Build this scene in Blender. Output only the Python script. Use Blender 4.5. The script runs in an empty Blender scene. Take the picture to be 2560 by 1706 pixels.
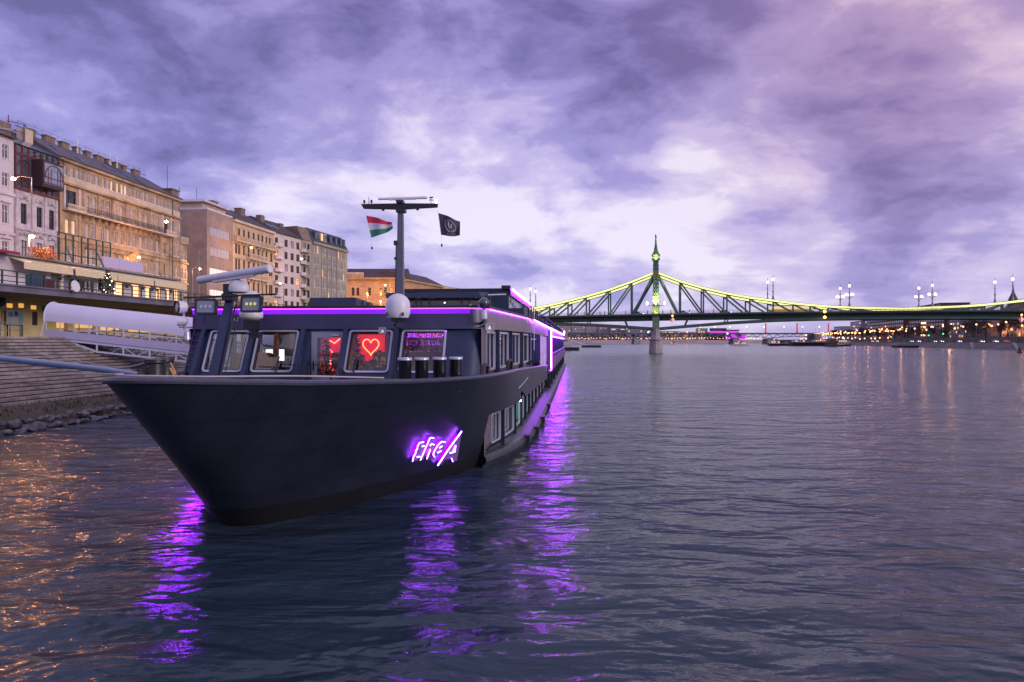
import bpy, bmesh, math, random
from mathutils import Vector, Matrix
from mathutils.bvhtree import BVHTree
R = math.radians
random.seed(11)
scn = bpy.context.scene
# ---------------------------------------------------------------- camera
CAMH = 4.5
cd = bpy.data.cameras.new("camera"); cam = bpy.data.objects.new("camera", cd)
scn.collection.objects.link(cam); scn.camera = cam
cam.location = (0, 0, CAMH); cam.rotation_euler = (R(90), 0, 0)
cd.lens = 24.0; cd.sensor_width = 36.0; cd.clip_start = 0.1; cd.clip_end = 20000
scn.view_settings.view_transform = 'Standard'; scn.view_settings.look = 'None'
scn.view_settings.gamma = 1.0; scn.view_settings.exposure = 0.0
try:
    scn.cycles.max_bounces = 6; scn.cycles.diffuse_bounces = 3; scn.cycles.glossy_bounces = 4
    scn.cycles.transparent_max_bounces = 12; scn.cycles.use_denoising = True
    scn.cycles.sample_clamp_indirect = 12.0
except Exception: pass

# ---------------------------------------------------------------- world: dusk sky with broken cloud
def sky_world():
    w = bpy.data.worlds.new("World"); scn.world = w; w.use_nodes = True
    nt = w.node_tree; nt.nodes.clear(); N = nt.nodes; L = nt.links
    def node(t, **k):
        n = N.new(t)
        for a, b in k.items(): setattr(n, a, b)
        return n
    def lk(a, b): L.new(a, b)
    def math_(op, a, b=None, clamp=False):
        n = node('ShaderNodeMath', operation=op); n.use_clamp = clamp
        for i, v in enumerate((a, b)):
            if v is None: continue
            if isinstance(v, (int, float)): n.inputs[i].default_value = v
            else: lk(v, n.inputs[i])
        return n.outputs[0]
    def vmath(op, a, b=None, s=None):
        n = node('ShaderNodeVectorMath', operation=op)
        for i, v in enumerate((a, b)):
            if v is None: continue
            if isinstance(v, tuple): n.inputs[i].default_value = v
            else: lk(v, n.inputs[i])
        if s is not None: n.inputs['Scale'].default_value = s
        return n
    def ramp(f, stops):
        n = node('ShaderNodeValToRGB'); cr = n.color_ramp
        while len(cr.elements) < len(stops): cr.elements.new(0.5)
        for e, (p, c) in zip(cr.elements, stops): e.position = p; e.color = (*c, 1)
        cr.interpolation = 'EASE'
        lk(f, n.inputs[0]); return n.outputs[0]
    def mix(f, a, b):
        n = node('ShaderNodeMix', data_type='RGBA')
        if isinstance(f, (int, float)): n.inputs[0].default_value = f
        else: lk(f, n.inputs[0])
        for i, v in ((6, a), (7, b)):
            if isinstance(v, tuple): n.inputs[i].default_value = (*v, 1)
            else: lk(v, n.inputs[i])
        return n.outputs[2]
    def noise(v, sc, det, rough=0.55, dist=0.0):
        n = node('ShaderNodeTexNoise'); lk(v, n.inputs['Vector'])
        n.inputs['Scale'].default_value = sc; n.inputs['Detail'].default_value = det
        n.inputs['Roughness'].default_value = rough; n.inputs['Distortion'].default_value = dist
        return n
    tc = node('ShaderNodeTexCoord')
    d = vmath('NORMALIZE', tc.outputs['Generated']).outputs[0]
    sep = node('ShaderNodeSeparateXYZ'); lk(d, sep.inputs[0])
    x, y, z = sep.outputs
    zz = math_('ABSOLUTE', z)
    den = math_('ADD', zz, 0.16)
    u = math_('DIVIDE', x, den); v = math_('DIVIDE', y, den)
    cmb = node('ShaderNodeCombineXYZ'); lk(u, cmb.inputs[0]); lk(v, cmb.inputs[1])
    # two cloud decks: a perspective-flattened one and a soft rolling one, both drifting up to the right
    mp = node('ShaderNodeMapping'); lk(cmb.outputs[0], mp.inputs[0])
    mp.inputs['Rotation'].default_value = (0, 0, R(30)); mp.inputs['Scale'].default_value = (0.8, 1.5, 1); mp.inputs['Location'].default_value = (SKY_OFF[0], SKY_OFF[1], 0)
    md = node('ShaderNodeMapping'); lk(d, md.inputs[0])
    md.inputs['Rotation'].default_value = (0, R(30), 0); md.inputs['Scale'].default_value = (1.0, 1.0, 2.1); md.inputs['Location'].default_value = SKY_OFF2
    warp = noise(md.outputs[0], 2.2, 3)
    wv = vmath('SUBTRACT', warp.outputs['Color'], (0.5, 0.5, 0.5)).outputs[0]
    wv = vmath('SCALE', wv, s=0.22).outputs[0]
    P = vmath('ADD', md.outputs[0], wv).outputs[0]
    P2 = vmath('ADD', mp.outputs[0], vmath('SCALE', wv, s=3.0).outputs[0]).outputs[0]
    big = noise(P, 1.9, 4, 0.5).outputs[0]
    med = noise(P, 5.0, 9, 0.58, 0.0).outputs[0]
    fine = noise(P2, 2.6, 8, 0.60, 0.0).outputs[0]
    n = math_('ADD', math_('MULTIPLY', big, 0.28), math_('MULTIPLY', med, 0.70))
    n = math_('ADD', n, math_('MULTIPLY', fine, 0.14))
    def lobe(vec, power, amt):
        vv = Vector(vec).normalized()
        dt = vmath('DOT_PRODUCT', d, tuple(vv)).outputs['Value']
        dt = math_('MAXIMUM', dt, 0.0)
        return math_('MULTIPLY', math_('POWER', dt, power), amt)
    def px(a, b): return ((a - 1280) / 1707, 1.0, (853 - b) / 1707)
    LB = [(100,130,520,-.15),(500,200,300,-.11),(1900,110,230,-.05),(2180,190,180,-.02),(1560,180,200,-.04),(1000,110,380,-.07),(1480,130,230,-.09),(1750,180,230,-.11),(1960,240,150,-.08),(2130,390,190,-.11),(2360,430,190,-.08),
          (1830,560,110,-.09),(2150,575,110,-.11),(2500,520,100,-.10),(900,550,120,-.06),(1180,630,200,-.05),(1450,670,150,-.05),(2350,730,200,-.02),(1920,690,130,-.01),
          (240,330,150,.09),(520,350,150,.11),(680,430,190,.10),(1150,300,180,.03),(1300,430,230,.06),(1590,470,150,.06),(1540,590,140,.06),(1700,400,90,.10),(1950,290,90,.13),
          (1850,320,100,.06),(2040,490,110,.17),(2260,600,110,.13),(1780,640,110,.07),(2500,625,80,.08),(1050,410,170,.07),(2500,60,300,-.01),(1250,520,160,.05),(800,470,150,.05)]
    dw = vmath('ADD', d, vmath('SCALE', wv, s=1.0).outputs[0]).outputs[0]
    dw = vmath('NORMALIZE', dw).outputs[0]
    t = n
    for a_, b_, r_, m_ in LB:
        vv = Vector(px(a_, b_)).normalized(); dt = vmath('DOT_PRODUCT', dw, tuple(vv)).outputs['Value']
        t = math_('ADD', t, math_('MULTIPLY', math_('POWER', math_('MAXIMUM', dt, 0.0), 2 / (r_/1707)**2), m_))
    cf = math_('MULTIPLY', math_('SUBTRACT', t, SKY_LO), 1.0 / (SKY_HI - SKY_LO), True)
    cloud = ramp(cf, [(0.0, (0.125, 0.112, 0.305)), (0.22, (0.190, 0.180, 0.480)), (0.45, (0.305, 0.288, 0.655)),
                      (0.68, (0.50, 0.455, 0.79)), (1.0, (0.79, 0.74, 0.91))])
    # warmer, pinker cloud towards the upper right, mauve overhead
    pk = math_('MINIMUM', lobe(px(2300, -60), 20, 0.9), 1.0)
    pink = ramp(cf, [(0.0, (0.25, 0.155, 0.36)), (0.4, (0.42, 0.275, 0.46)), (0.8, (0.65, 0.45, 0.56)), (1.0, (0.78, 0.62, 0.70))])
    col = mix(pk, cloud, pink)
    mv = math_('MINIMUM', lobe(px(900, -200), 12, 0.6), 1.0)
    mauve = ramp(cf, [(0.0, (0.15, 0.105, 0.29)), (0.5, (0.34, 0.25, 0.52)), (1.0, (0.72, 0.62, 0.82))])
    col = mix(mv, col, mauve)
    # below / near the horizon: an even lavender
    hz = math_('MULTIPLY', math_('SUBTRACT', 0.055, zz), 12.0, True)
    col = mix(math_('MULTIPLY', hz, 0.75), col, (0.30, 0.27, 0.58))
    bg = node('ShaderNodeBackground'); lk(col, bg.inputs[0]); bg.inputs[1].default_value = SKY_STR
    st = node('ShaderNodeTexSky', sky_type='NISHITA'); st.sun_disc = False
    st.sun_elevation = R(SUN_EL); st.sun_rotation = R(90 + SUN_AZ)
    bg2 = node('ShaderNodeBackground'); lk(st.outputs[0], bg2.inputs[0]); bg2.inputs[1].default_value = 0.012
    ad = node('ShaderNodeAddShader'); lk(bg.outputs[0], ad.inputs[0]); lk(bg2.outputs[0], ad.inputs[1])
    out = node('ShaderNodeOutputWorld'); lk(ad.outputs[0], out.inputs[0])
SKY_OFF = (3.3, 1.7); SKY_OFF2 = (0.9, 0.4, 2.3); SKY_LO = 0.325; SKY_HI = 0.675; SKY_STR = 1.08
SUN_EL = 14.0; SUN_AZ = 25.0          # sun low over the right bank, a little behind the camera
sky_world()
sl = bpy.data.lights.new("sun", 'SUN'); so = bpy.data.objects.new("sun", sl); scn.collection.objects.link(so)
sl.energy = 1.7; sl.angle = R(20); sl.color = (1.0, 0.84, 0.78)
_sd = Vector((math.cos(R(SUN_EL)) * math.cos(R(SUN_AZ)), -math.cos(R(SUN_EL)) * math.sin(R(SUN_AZ)), math.sin(R(SUN_EL))))
so.rotation_euler = _sd.to_track_quat('Z', 'Y').to_euler(); so.location = (60, -40, 60)

# ---------------------------------------------------------------- materials
MATS = {}
def mat(name, col, rough=0.6, metal=0.0, var=0.0, vscale=3.0, bump=0.0, bscale=20.0, emit=None, estr=0.0, spec=0.5, coat=0.0, col2=None, kind=None, kargs=None):
    if name in MATS: return MATS[name]
    m = bpy.data.materials.new(name); m.use_nodes = True; MATS[name] = m
    nt = m.node_tree; N = nt.nodes; b = N['Principled BSDF']
    b.inputs['Base Color'].default_value = (*col, 1); b.inputs['Roughness'].default_value = rough
    b.inputs['Metallic'].default_value = metal; b.inputs['Specular IOR Level'].default_value = spec
    b.inputs['Coat Weight'].default_value = coat
    tc = N.new('ShaderNodeTexCoord')
    if var or col2:
        no = N.new('ShaderNodeTexNoise'); no.inputs['Scale'].default_value = vscale; no.inputs['Detail'].default_value = 6; no.inputs['Roughness'].default_value = 0.65
        nt.links.new(tc.outputs['Object'], no.inputs['Vector'])
        rp = N.new('ShaderNodeValToRGB'); nt.links.new(no.outputs[0], rp.inputs[0])
        c2 = col2 if col2 else tuple(max(0, c * (1 - var)) for c in col)
        c1 = col if col2 else tuple(min(1, c * (1 + var * 0.6)) for c in col)
        rp.color_ramp.elements[0].position = 0.35; rp.color_ramp.elements[0].color = (*c2, 1)
        rp.color_ramp.elements[1].position = 0.66; rp.color_ramp.elements[1].color = (*c1, 1)
        src = rp.outputs[0]
        if kind in ('courses', 'plates'):     # horizontal block courses: joints darker
            br = N.new('ShaderNodeTexBrick'); br.inputs['Scale'].default_value = kargs[0]
            br.inputs['Brick Width'].default_value = kargs[1]; br.inputs['Row Height'].default_value = kargs[2]; br.inputs['Mortar Size'].default_value = kargs[3]
            br.inputs['Color1'].default_value = (1, 1, 1, 1); br.inputs['Color2'].default_value = (0.78, 0.78, 0.78, 1); br.inputs['Mortar'].default_value = (0.45, 0.45, 0.45, 1)
            if kind == 'plates': br.inputs['Color2'].default_value = (0.90, 0.90, 0.92, 1); br.inputs['Mortar'].default_value = (0.62, 0.62, 0.62, 1)
            mp = N.new('ShaderNodeMapping'); mp.inputs['Rotation'].default_value = kargs[4]
            nt.links.new(tc.outputs['Object'], mp.inputs[0]); nt.links.new(mp.outputs[0], br.inputs['Vector'])
            mx = N.new('ShaderNodeMix'); mx.data_type = 'RGBA'; mx.blend_type = 'MULTIPLY'; mx.inputs[0].default_value = 1.0
            nt.links.new(src, mx.inputs[6]); nt.links.new(br.outputs[0], mx.inputs[7]); src = mx.outputs[2]
        nt.links.new(src, b.inputs['Base Color'])
    if bump:
        n2 = N.new('ShaderNodeTexNoise'); n2.inputs['Scale'].default_value = bscale; n2.inputs['Detail'].default_value = 5
        nt.links.new(tc.outputs['Object'], n2.inputs['Vector'])
        bp = N.new('ShaderNodeBump'); bp.inputs['Strength'].default_value = bump; bp.inputs['Distance'].default_value = 0.05
        nt.links.new(n2.outputs[0], bp.inputs['Height']); nt.links.new(bp.outputs[0], b.inputs['Normal'])
    if emit:
        b.inputs['Emission Color'].default_value = (*emit, 1); b.inputs['Emission Strength'].default_value = estr
    return m
def glass(name, tint, transp, rough=0.03):
    if name in MATS: return MATS[name]
    m = bpy.data.materials.new(name); m.use_nodes = True; MATS[name] = m
    nt = m.node_tree; N = nt.nodes; N.clear()
    o = N.new('ShaderNodeOutputMaterial'); g = N.new('ShaderNodeBsdfGlossy'); g.inputs['Roughness'].default_value = rough
    t = N.new('ShaderNodeBsdfTransparent'); t.inputs[0].default_value = (*tint, 1)
    fr = N.new('ShaderNodeFresnel'); fr.inputs[0].default_value = 1.5
    ad = N.new('ShaderNodeMath'); ad.operation = 'ADD'; ad.inputs[1].default_value = transp; nt.links.new(fr.outputs[0], ad.inputs[0]); ad.use_clamp = True
    mx = N.new('ShaderNodeMixShader'); nt.links.new(ad.outputs[0], mx.inputs[0]); nt.links.new(t.outputs[0], mx.inputs[1]); nt.links.new(g.outputs[0], mx.inputs[2])
    nt.links.new(mx.outputs[0], o.inputs[0]); return m

# ---------------------------------------------------------------- mesh helpers
class MB:
    def __init__(s): s.v = []; s.f = []; s.mi = []; s.m = 0
    def _add(s, vs, fs):
        o = len(s.v); s.v += [tuple(v) for v in vs]; s.f += [tuple(i + o for i in f) for f in fs]; s.mi += [s.m] * len(fs); return s
    def quad(s, *p): return s._add(p, [tuple(range(len(p)))])
    def box(s, x0, x1, y0, y1, z0, z1):
        return s._add([(x0,y0,z0),(x1,y0,z0),(x1,y1,z0),(x0,y1,z0),(x0,y0,z1),(x1,y0,z1),(x1,y1,z1),(x0,y1,z1)],
                      [(0,3,2,1),(4,5,6,7),(0,1,5,4),(1,2,6,5),(2,3,7,6),(3,0,4,7)])
    def hexa(s, p):   # 8 points: bottom 4 then top 4
        return s._add(p, [(0,3,2,1),(4,5,6,7),(0,1,5,4),(1,2,6,5),(2,3,7,6),(3,0,4,7)])
    def beam(s, a, b, w, h, up=(0,0,1)):
        a = Vector(a); b = Vector(b); d = (b - a).normalized(); u = Vector(up)
        if abs(d.dot(u)) > 0.98: u = Vector((1, 0, 0))
        sd = d.cross(u).normalized(); u2 = sd.cross(d).normalized()
        p = []
        for q in (a, b):
            for i, j in ((-1,-1),(1,-1),(1,1),(-1,1)): p.append(q + sd * (i * w / 2) + u2 * (j * h / 2))
        return s._add(p, [(0,1,2,3),(7,6,5,4),(0,4,5,1),(1,5,6,2),(2,6,7,3),(3,7,4,0)])
    def cone(s, a, b, r0, r1, n=10, caps=True):
        a = Vector(a); b = Vector(b); d = (b - a).normalized(); u = Vector((0,0,1)) if abs(d.z) < 0.9 else Vector((1,0,0))
        x = d.cross(u).normalized(); y = d.cross(x).normalized(); p = []
        for q, r in ((a, r0), (b, r1)):
            for i in range(n):
                t = 2 * math.pi * i / n; p.append(q + x * (r * math.cos(t)) + y * (r * math.sin(t)))
        fs = [(i, n + i, n + (i + 1) % n, (i + 1) % n) for i in range(n)]
        if caps: fs += [tuple(range(n)), tuple(range(2 * n - 1, n - 1, -1))]
        return s._add(p, fs)
    def tube(s, pts, r, n=6, r1=None):
        pts = [Vector(p) for p in pts]; k = len(pts); vs = []; fs = []; prev = None
        for i, p in enumerate(pts):
            d = (pts[min(i+1, k-1)] - pts[max(i-1, 0)]).normalized()
            if prev is None: u = Vector((0,0,1)) if abs(d.z) < 0.9 else Vector((1,0,0)); x = d.cross(u).normalized()
            else: x = (prev - d * prev.dot(d)).normalized()
            prev = x; y = d.cross(x); rr = r if r1 is None else r + (r1 - r) * i / (k - 1)
            for j in range(n):
                t = 2 * math.pi * j / n; vs.append(p + x * (rr * math.cos(t)) + y * (rr * math.sin(t)))
        for i in range(k - 1):
            for j in range(n):
                fs.append((i*n+j, i*n+(j+1)%n, (i+1)*n+(j+1)%n, (i+1)*n+j))
        fs += [tuple(range(n-1, -1, -1)), tuple(range((k-1)*n, k*n))]
        return s._add(vs, fs)
    def lathe(s, prof, c=(0,0,0), n=20, M=None):   # prof: (r, z)
        vs = []; fs = []; k = len(prof)
        for r, z in prof:
            for j in range(n):
                t = 2 * math.pi * j / n; p = Vector((r * math.cos(t), r * math.sin(t), z))
                if M is not None: p = M @ p
                vs.append(p + Vector(c))
        for i in range(k - 1):
            for j in range(n): fs.append((i*n+j, i*n+(j+1)%n, (i+1)*n+(j+1)%n, (i+1)*n+j))
        if prof[0][0] > 1e-4: fs.append(tuple(range(n-1, -1, -1)))
        if prof[-1][0] > 1e-4: fs.append(tuple(range((k-1)*n, k*n)))
        return s._add(vs, fs)
    def ball(s, c, r, n=10, sz=1.0):
        k = max(4, n // 2); pr = [(max(1e-5, r * math.sin(math.pi * i / k)), -r * sz * math.cos(math.pi * i / k)) for i in range(k + 1)]
        return s.lathe(pr, c, n)
    def prism(s, poly, y0, y1, axis='y'):   # poly of (x,z), extruded along y
        n = len(poly); a = []; b = []
        for x, z in poly:
            if axis == 'y': a.append((x, y0, z)); b.append((x, y1, z))
            elif axis == 'x': a.append((y0, x, z)); b.append((y1, x, z))
            else: a.append((x, z, y0)); b.append((x, z, y1))
        return s._add(a + b, [tuple(range(n)), tuple(range(2*n-1, n-1, -1))] + [(i, n + i, n + (i+1) % n, (i+1) % n) for i in range(n)])
    def loft(s, rows, closed=False):  # rows of equal length point lists
        k = len(rows[0]); vs = [p for r in rows for p in r]; fs = []
        for i in range(len(rows) - 1):
            for j in range(k if closed else k - 1):
                fs.append((i*k+j, i*k+(j+1)%k, (i+1)*k+(j+1)%k, (i+1)*k+j))
        return s._add(vs, fs)
    def xf(s, M):
        s.v = [tuple(M @ Vector(v)) for v in s.v]; return s
    def mesh(s, name, mats, smooth=False):
        me = bpy.data.meshes.new(name); me.from_pydata(s.v, [], s.f)
        for m in (mats if isinstance(mats, (list, tuple)) else [mats]): me.materials.append(m)
        me.polygons.foreach_set('material_index', s.mi)
        bm = bmesh.new(); bm.from_mesh(me); bmesh.ops.remove_doubles(bm, verts=bm.verts, dist=1e-5) if smooth else None
        bmesh.ops.recalc_face_normals(bm, faces=bm.faces); bm.to_mesh(me); bm.free()
        if smooth:
            me.shade_smooth()
            try: me.set_sharp_from_angle(angle=R(38))
            except Exception: pass
        me.update(); return me
    def build(s, name, mats, parent=None, smooth=False, loc=None, rot=None, label=None):
        return obj(name, s.mesh(name, mats, smooth), parent, loc, rot, label)
def obj(name, me, parent=None, loc=None, rot=None, label=None):
    o = bpy.data.objects.new(name, me); scn.collection.objects.link(o)
    if parent: o.parent = parent
    if loc is not None: o.location = loc
    if rot is not None: o.rotation_euler = rot
    if label: o['label'] = label
    return o
def tag(o, label, cat, group=None, kind=None):
    if label: o['label'] = label
    if cat: o['category'] = cat
    if group: o['group'] = group
    if kind: o['kind'] = kind
    return o
def thing(name, label, cat, loc=(0,0,0), rz=0.0, group=None):
    o = bpy.data.objects.new(name, None); scn.collection.objects.link(o); o.empty_display_size = 0.3
    o.location = loc; o.rotation_euler = (0, 0, rz); return tag(o, label, cat, group)
def struct(name, mb, m, loc=None, smooth=False):
    o = mb.build(name, m, None, smooth, loc); o['kind'] = 'structure'; return o
KIDS = {}
def copy_tree(o, loc=None, rz=None, label=None, parent=None, kids=None):
    c = o.copy(); scn.collection.objects.link(c)
    if parent: c.parent = parent
    if loc is not None: c.location = loc
    if rz is not None: c.rotation_euler = (0, 0, rz)
    if label: c['label'] = label
    for ch in list(kids if kids is not None else o.children): copy_tree(ch, parent=c)
    return c
# ship frame: local x across (to the right in the photo), local y aft along the hull
SANG = -R(5.35); SO = Vector((-6.33, 24.43, 0.0)); _c, _s = math.cos(SANG), math.sin(SANG)
def SW(x, y, z): return Vector((SO.x + x * _c - y * _s, SO.y + x * _s + y * _c, z))
def BW(w, u, z): return Vector((-w * _c - u * _s, -w * _s + u * _c, z))    # bank frame: w metres inland from the camera line, u along the river
def at(px, py_, depth): return Vector(((px - 1280) / 1707 * depth, depth, CAMH - (py_ - 853) / 1707 * depth))
def interp(tab, x):
    if x <= tab[0][0]: return tab[0][1]
    for (a, b), (c, d) in zip(tab, tab[1:]):
        if x <= c: return b + (d - b) * (x - a) / (c - a)
    return tab[-1][1]
def resample(pts, n):
    P = [Vector(p) for p in pts]; L = [0]
    for a, b in zip(P, P[1:]): L.append(L[-1] + (b - a).length)
    out = []
    for i in range(n):
        t = L[-1] * i / (n - 1); j = 0
        while j < len(L) - 2 and L[j+1] < t: j += 1
        f = (t - L[j]) / max(1e-9, L[j+1] - L[j]); out.append(P[j].lerp(P[j+1], min(1, f)))
    return out
def catmull(pts, k=6):
    P = [Vector(p) for p in pts]; P = [P[0]] + P + [P[-1]]; out = []
    for i in range(1, len(P) - 2):
        for j in range(k):
            t = j / k; a, b, c, d = P[i-1], P[i], P[i+1], P[i+2]
            out.append(0.5 * ((2*b) + (c - a)*t + (2*a - 5*b + 4*c - d)*t*t + (3*b - a - 3*c + d)*t**3))
    out.append(P[-2]); return out
def holed_wall(mb, X0, X1, Z0, Z1, holes, depth, F):
    """wall in local (x,z) at y=0 with rectangular openings and reveals going +y; F maps (x,y,z) to 3D"""
    xs = sorted({X0, X1} | {h[0] for h in holes} | {h[1] for h in holes}); zs = sorted({Z0, Z1} | {h[2] for h in holes} | {h[3] for h in holes})
    xs = [x for x in xs if X0 - 1e-6 <= x <= X1 + 1e-6]; zs = [z for z in zs if Z0 - 1e-6 <= z <= Z1 + 1e-6]
    for i in range(len(zs) - 1):
        zc = (zs[i] + zs[i+1]) / 2; run = None
        for j in range(len(xs) - 1):
            xc = (xs[j] + xs[j+1]) / 2
            inside = any(h[0] < xc < h[1] and h[2] < zc < h[3] for h in holes)
            if not inside and run is None: run = xs[j]
            if (inside or j == len(xs) - 2) and run is not None:
                e = xs[j] if inside else xs[j+1]
                mb.quad(F(run,0,zs[i]), F(e,0,zs[i]), F(e,0,zs[i+1]), F(run,0,zs[i+1])); run = None
    for a, b, c, d in [h[:4] for h in holes]:
        mb.quad(F(a,0,c), F(b,0,c), F(b,depth,c), F(a,depth,c)); mb.quad(F(a,0,d), F(b,0,d), F(b,depth,d), F(a,depth,d))
        mb.quad(F(a,0,c), F(a,0,d), F(a,depth,d), F(a,depth,c)); mb.quad(F(b,0,c), F(b,0,d), F(b,depth,d), F(b,depth,c))
def rrect(w, h, r, n=5):
    out = []
    for cx, cz, a0 in ((w/2-r, h/2-r, 0), (-w/2+r, h/2-r, 90), (-w/2+r, -h/2+r, 180), (w/2-r, -h/2+r, 270)):
        for i in range(n + 1):
            t = R(a0 + 90 * i / n); out.append((cx + r*math.cos(t), cz + r*math.sin(t)))
    return out
def ring_frame(w, h, r, t, y0, y1):
    """rounded rectangular ring in xz, between y0 (front) and y1"""
    o = rrect(w, h, r); i = rrect(w - 2*t, h - 2*t, max(0.01, r - t)); mb = MB()
    mb.loft([[(x, y1, z) for x, z in o], [(x, y0, z) for x, z in o], [(x, y0, z) for x, z in i], [(x, y1, z) for x, z in i]], closed=True)
    return mb
def text_mesh(txt, size, depth, name):
    c = bpy.data.curves.new(name, 'FONT'); c.body = txt; c.size = size; c.extrude = depth; c.align_x = 'LEFT'
    o = bpy.data.objects.new(name, c); scn.collection.objects.link(o)
    me = bpy.data.meshes.new_from_object(o.evaluated_get(bpy.context.evaluated_depsgraph_get())); me.name = name
    bpy.data.objects.remove(o); bpy.data.curves.remove(c); return me
def skinned(name, joints, edges, mats, sub=2):
    """one continuous body grown from a skeleton; joints: name -> (pos, radius)"""
    ks = list(joints); me = bpy.data.meshes.new(name)
    me.from_pydata([joints[k][0] for k in ks], [(ks.index(a), ks.index(b)) for a, b in edges], [])
    o = bpy.data.objects.new(name, me); scn.collection.objects.link(o)
    sk = o.modifiers.new('s', 'SKIN'); sk.use_smooth_shade = True
    for i, k in enumerate(ks):
        r = joints[k][1]; me.skin_vertices[0].data[i].radius = r if isinstance(r, tuple) else (r, r); me.skin_vertices[0].data[i].use_root = (i == 0)
    ss = o.modifiers.new('u', 'SUBSURF'); ss.levels = sub; ss.render_levels = sub
    res = bpy.data.meshes.new_from_object(o.evaluated_get(bpy.context.evaluated_depsgraph_get())); res.name = name
    bpy.data.objects.remove(o); res.materials.clear()
    for m in (mats if isinstance(mats, list) else [mats]): res.materials.append(m)
    return res
# ---------------------------------------------------------------- water
def water_mat():
    m = bpy.data.materials.new("river_water"); m.use_nodes = True; nt = m.node_tree; N = nt.nodes; L = nt.links
    b = N['Principled BSDF']; b.inputs['Base Color'].default_value = (0.010, 0.014, 0.012, 1); b.inputs['Roughness'].default_value = 0.17
    b.inputs['IOR'].default_value = 1.333; b.inputs['Specular IOR Level'].default_value = 0.44
    tc = N.new('ShaderNodeTexCoord')
    def mp(rot, sc):
        q = N.new('ShaderNodeMapping'); q.inputs['Rotation'].default_value = (0, 0, rot); q.inputs['Scale'].default_value = sc
        L.new(tc.outputs['Object'], q.inputs[0]); return q
    def no(q, s, d, r=0.55):
        n = N.new('ShaderNodeTexNoise'); n.inputs['Scale'].default_value = s; n.inputs['Detail'].default_value = d; n.inputs['Roughness'].default_value = r
        n.inputs['Distortion'].default_value = 0.35
        L.new(q.outputs[0], n.inputs[0]); return n.outputs[0]
    a = no(mp(R(-22), (0.75, 1.25, 1)), 2.2, 4, 0.55); c = no(mp(R(12), (0.42, 0.95, 1)), 0.85, 3); e = no(mp(R(-30), (0.4, 0.8, 1)), 0.13, 3)
    def mm(op, x, y):
        n = N.new('ShaderNodeMath'); n.operation = op
        for i, v in enumerate((x, y)):
            if isinstance(v, float): n.inputs[i].default_value = v
            else: L.new(v, n.inputs[i])
        return n.outputs[0]
    h = mm('ADD', mm('MULTIPLY', a, 0.19), mm('ADD', mm('MULTIPLY', c, 1.5), mm('MULTIPLY', e, 2.2)))
    bp = N.new('ShaderNodeBump'); bp.inputs['Strength'].default_value = 1.0; bp.inputs['Distance'].default_value = 0.30
    L.new(h, bp.inputs['Height']); L.new(bp.outputs[0], b.inputs['Normal'])
    # silt colour drifts, and patches of smoother water
    rp = N.new('ShaderNodeValToRGB'); L.new(e, rp.inputs[0])
    rp.color_ramp.elements[0].position = 0.35; rp.color_ramp.elements[0].color = (0.018, 0.034, 0.054, 1)
    rp.color_ramp.elements[1].position = 0.68; rp.color_ramp.elements[1].color = (0.033, 0.050, 0.062, 1)
    L.new(rp.outputs[0], b.inputs['Base Color'])
    return m
wm = MB()
ys = [-60, -20, 0, 20, 40, 80, 160, 320, 640, 1300, 2600, 6000]; xs = [-5000, -1500, -400, -100, -30, 0, 30, 100, 400, 1500, 5000]
wm.loft([[(x, y, 0) for x in xs] for y in ys])
WATER = struct('water', wm, water_mat())

# ---------------------------------------------------------------- the ship
m_hull = mat('hull_paint', (0.016, 0.020, 0.033), 0.38, var=0.3, vscale=0.9, spec=0.45, bump=0.10, bscale=1.6, kind='plates', kargs=(1.0, 2.6, 0.95, 0.012, (R(-90), R(-90), 0)))
m_boot = mat('boot_paint', (0.006, 0.006, 0.008), 0.55, var=0.3, vscale=2)
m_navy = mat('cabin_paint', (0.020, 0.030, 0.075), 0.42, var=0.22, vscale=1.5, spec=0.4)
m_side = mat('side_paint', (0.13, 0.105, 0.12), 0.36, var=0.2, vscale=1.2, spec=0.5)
m_black = mat('black_metal', (0.012, 0.012, 0.017), 0.42)
m_rub = mat('rub_metal', (0.045, 0.045, 0.06), 0.42, metal=0.2, var=0.4, vscale=3)
m_white = mat('white_plastic', (0.62, 0.60, 0.66), 0.38, var=0.06, vscale=4)
m_alu = mat('window_aluminium', (0.42, 0.43, 0.52), 0.3, metal=0.3)
m_deck = mat('deck_paint', (0.022, 0.028, 0.05), 0.28, var=0.4, vscale=3)
m_floor = mat('cabin_floor', (0.10, 0.07, 0.06), 0.5, var=0.3)
m_wall_in = mat('cabin_lining', (0.22, 0.17, 0.20), 0.6, var=0.2)
m_purple = mat('led_purple', (0.3, 0.1, 0.6), 0.5, emit=(0.36, 0.02, 1.0), estr=24)
m_purple_soft = mat('led_purple_soft', (0.3, 0.1, 0.6), 0.5, emit=(0.36, 0.03, 1.0), estr=60)
m_purple_hot = mat('led_purple_hot', (0.5, 0.4, 0.7), 0.5, emit=(0.40, 0.05, 1.0), estr=95)
m_neonw = mat('neon_white', (0.8, 0.8, 0.8), 0.5, emit=(0.34, 0.06, 1.0), estr=52)
m_red = mat('neon_red', (0.6, 0.02, 0.03), 0.5, emit=(1.0, 0.10, 0.06), estr=14)
m_redpanel = mat('red_panel', (0.55, 0.01, 0.035), 0.45, emit=(1.0, 0.0, 0.035), estr=0.75)
m_neonorange = mat('neon_orange', (0.8, 0.4, 0.1), 0.5, emit=(1.0, 0.36, 0.10), estr=3.0)
m_warm = mat('warm_lamp', (0.8, 0.6, 0.4), 0.5, emit=(1.0, 0.62, 0.36), estr=50)
m_whitelit = mat('lit_white', (0.8, 0.8, 0.8), 0.5, emit=(1.0, 0.90, 0.88), estr=1.5)
m_gl = glass('cabin_glass', (0.80, 0.84, 0.88), 0.04)
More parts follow.
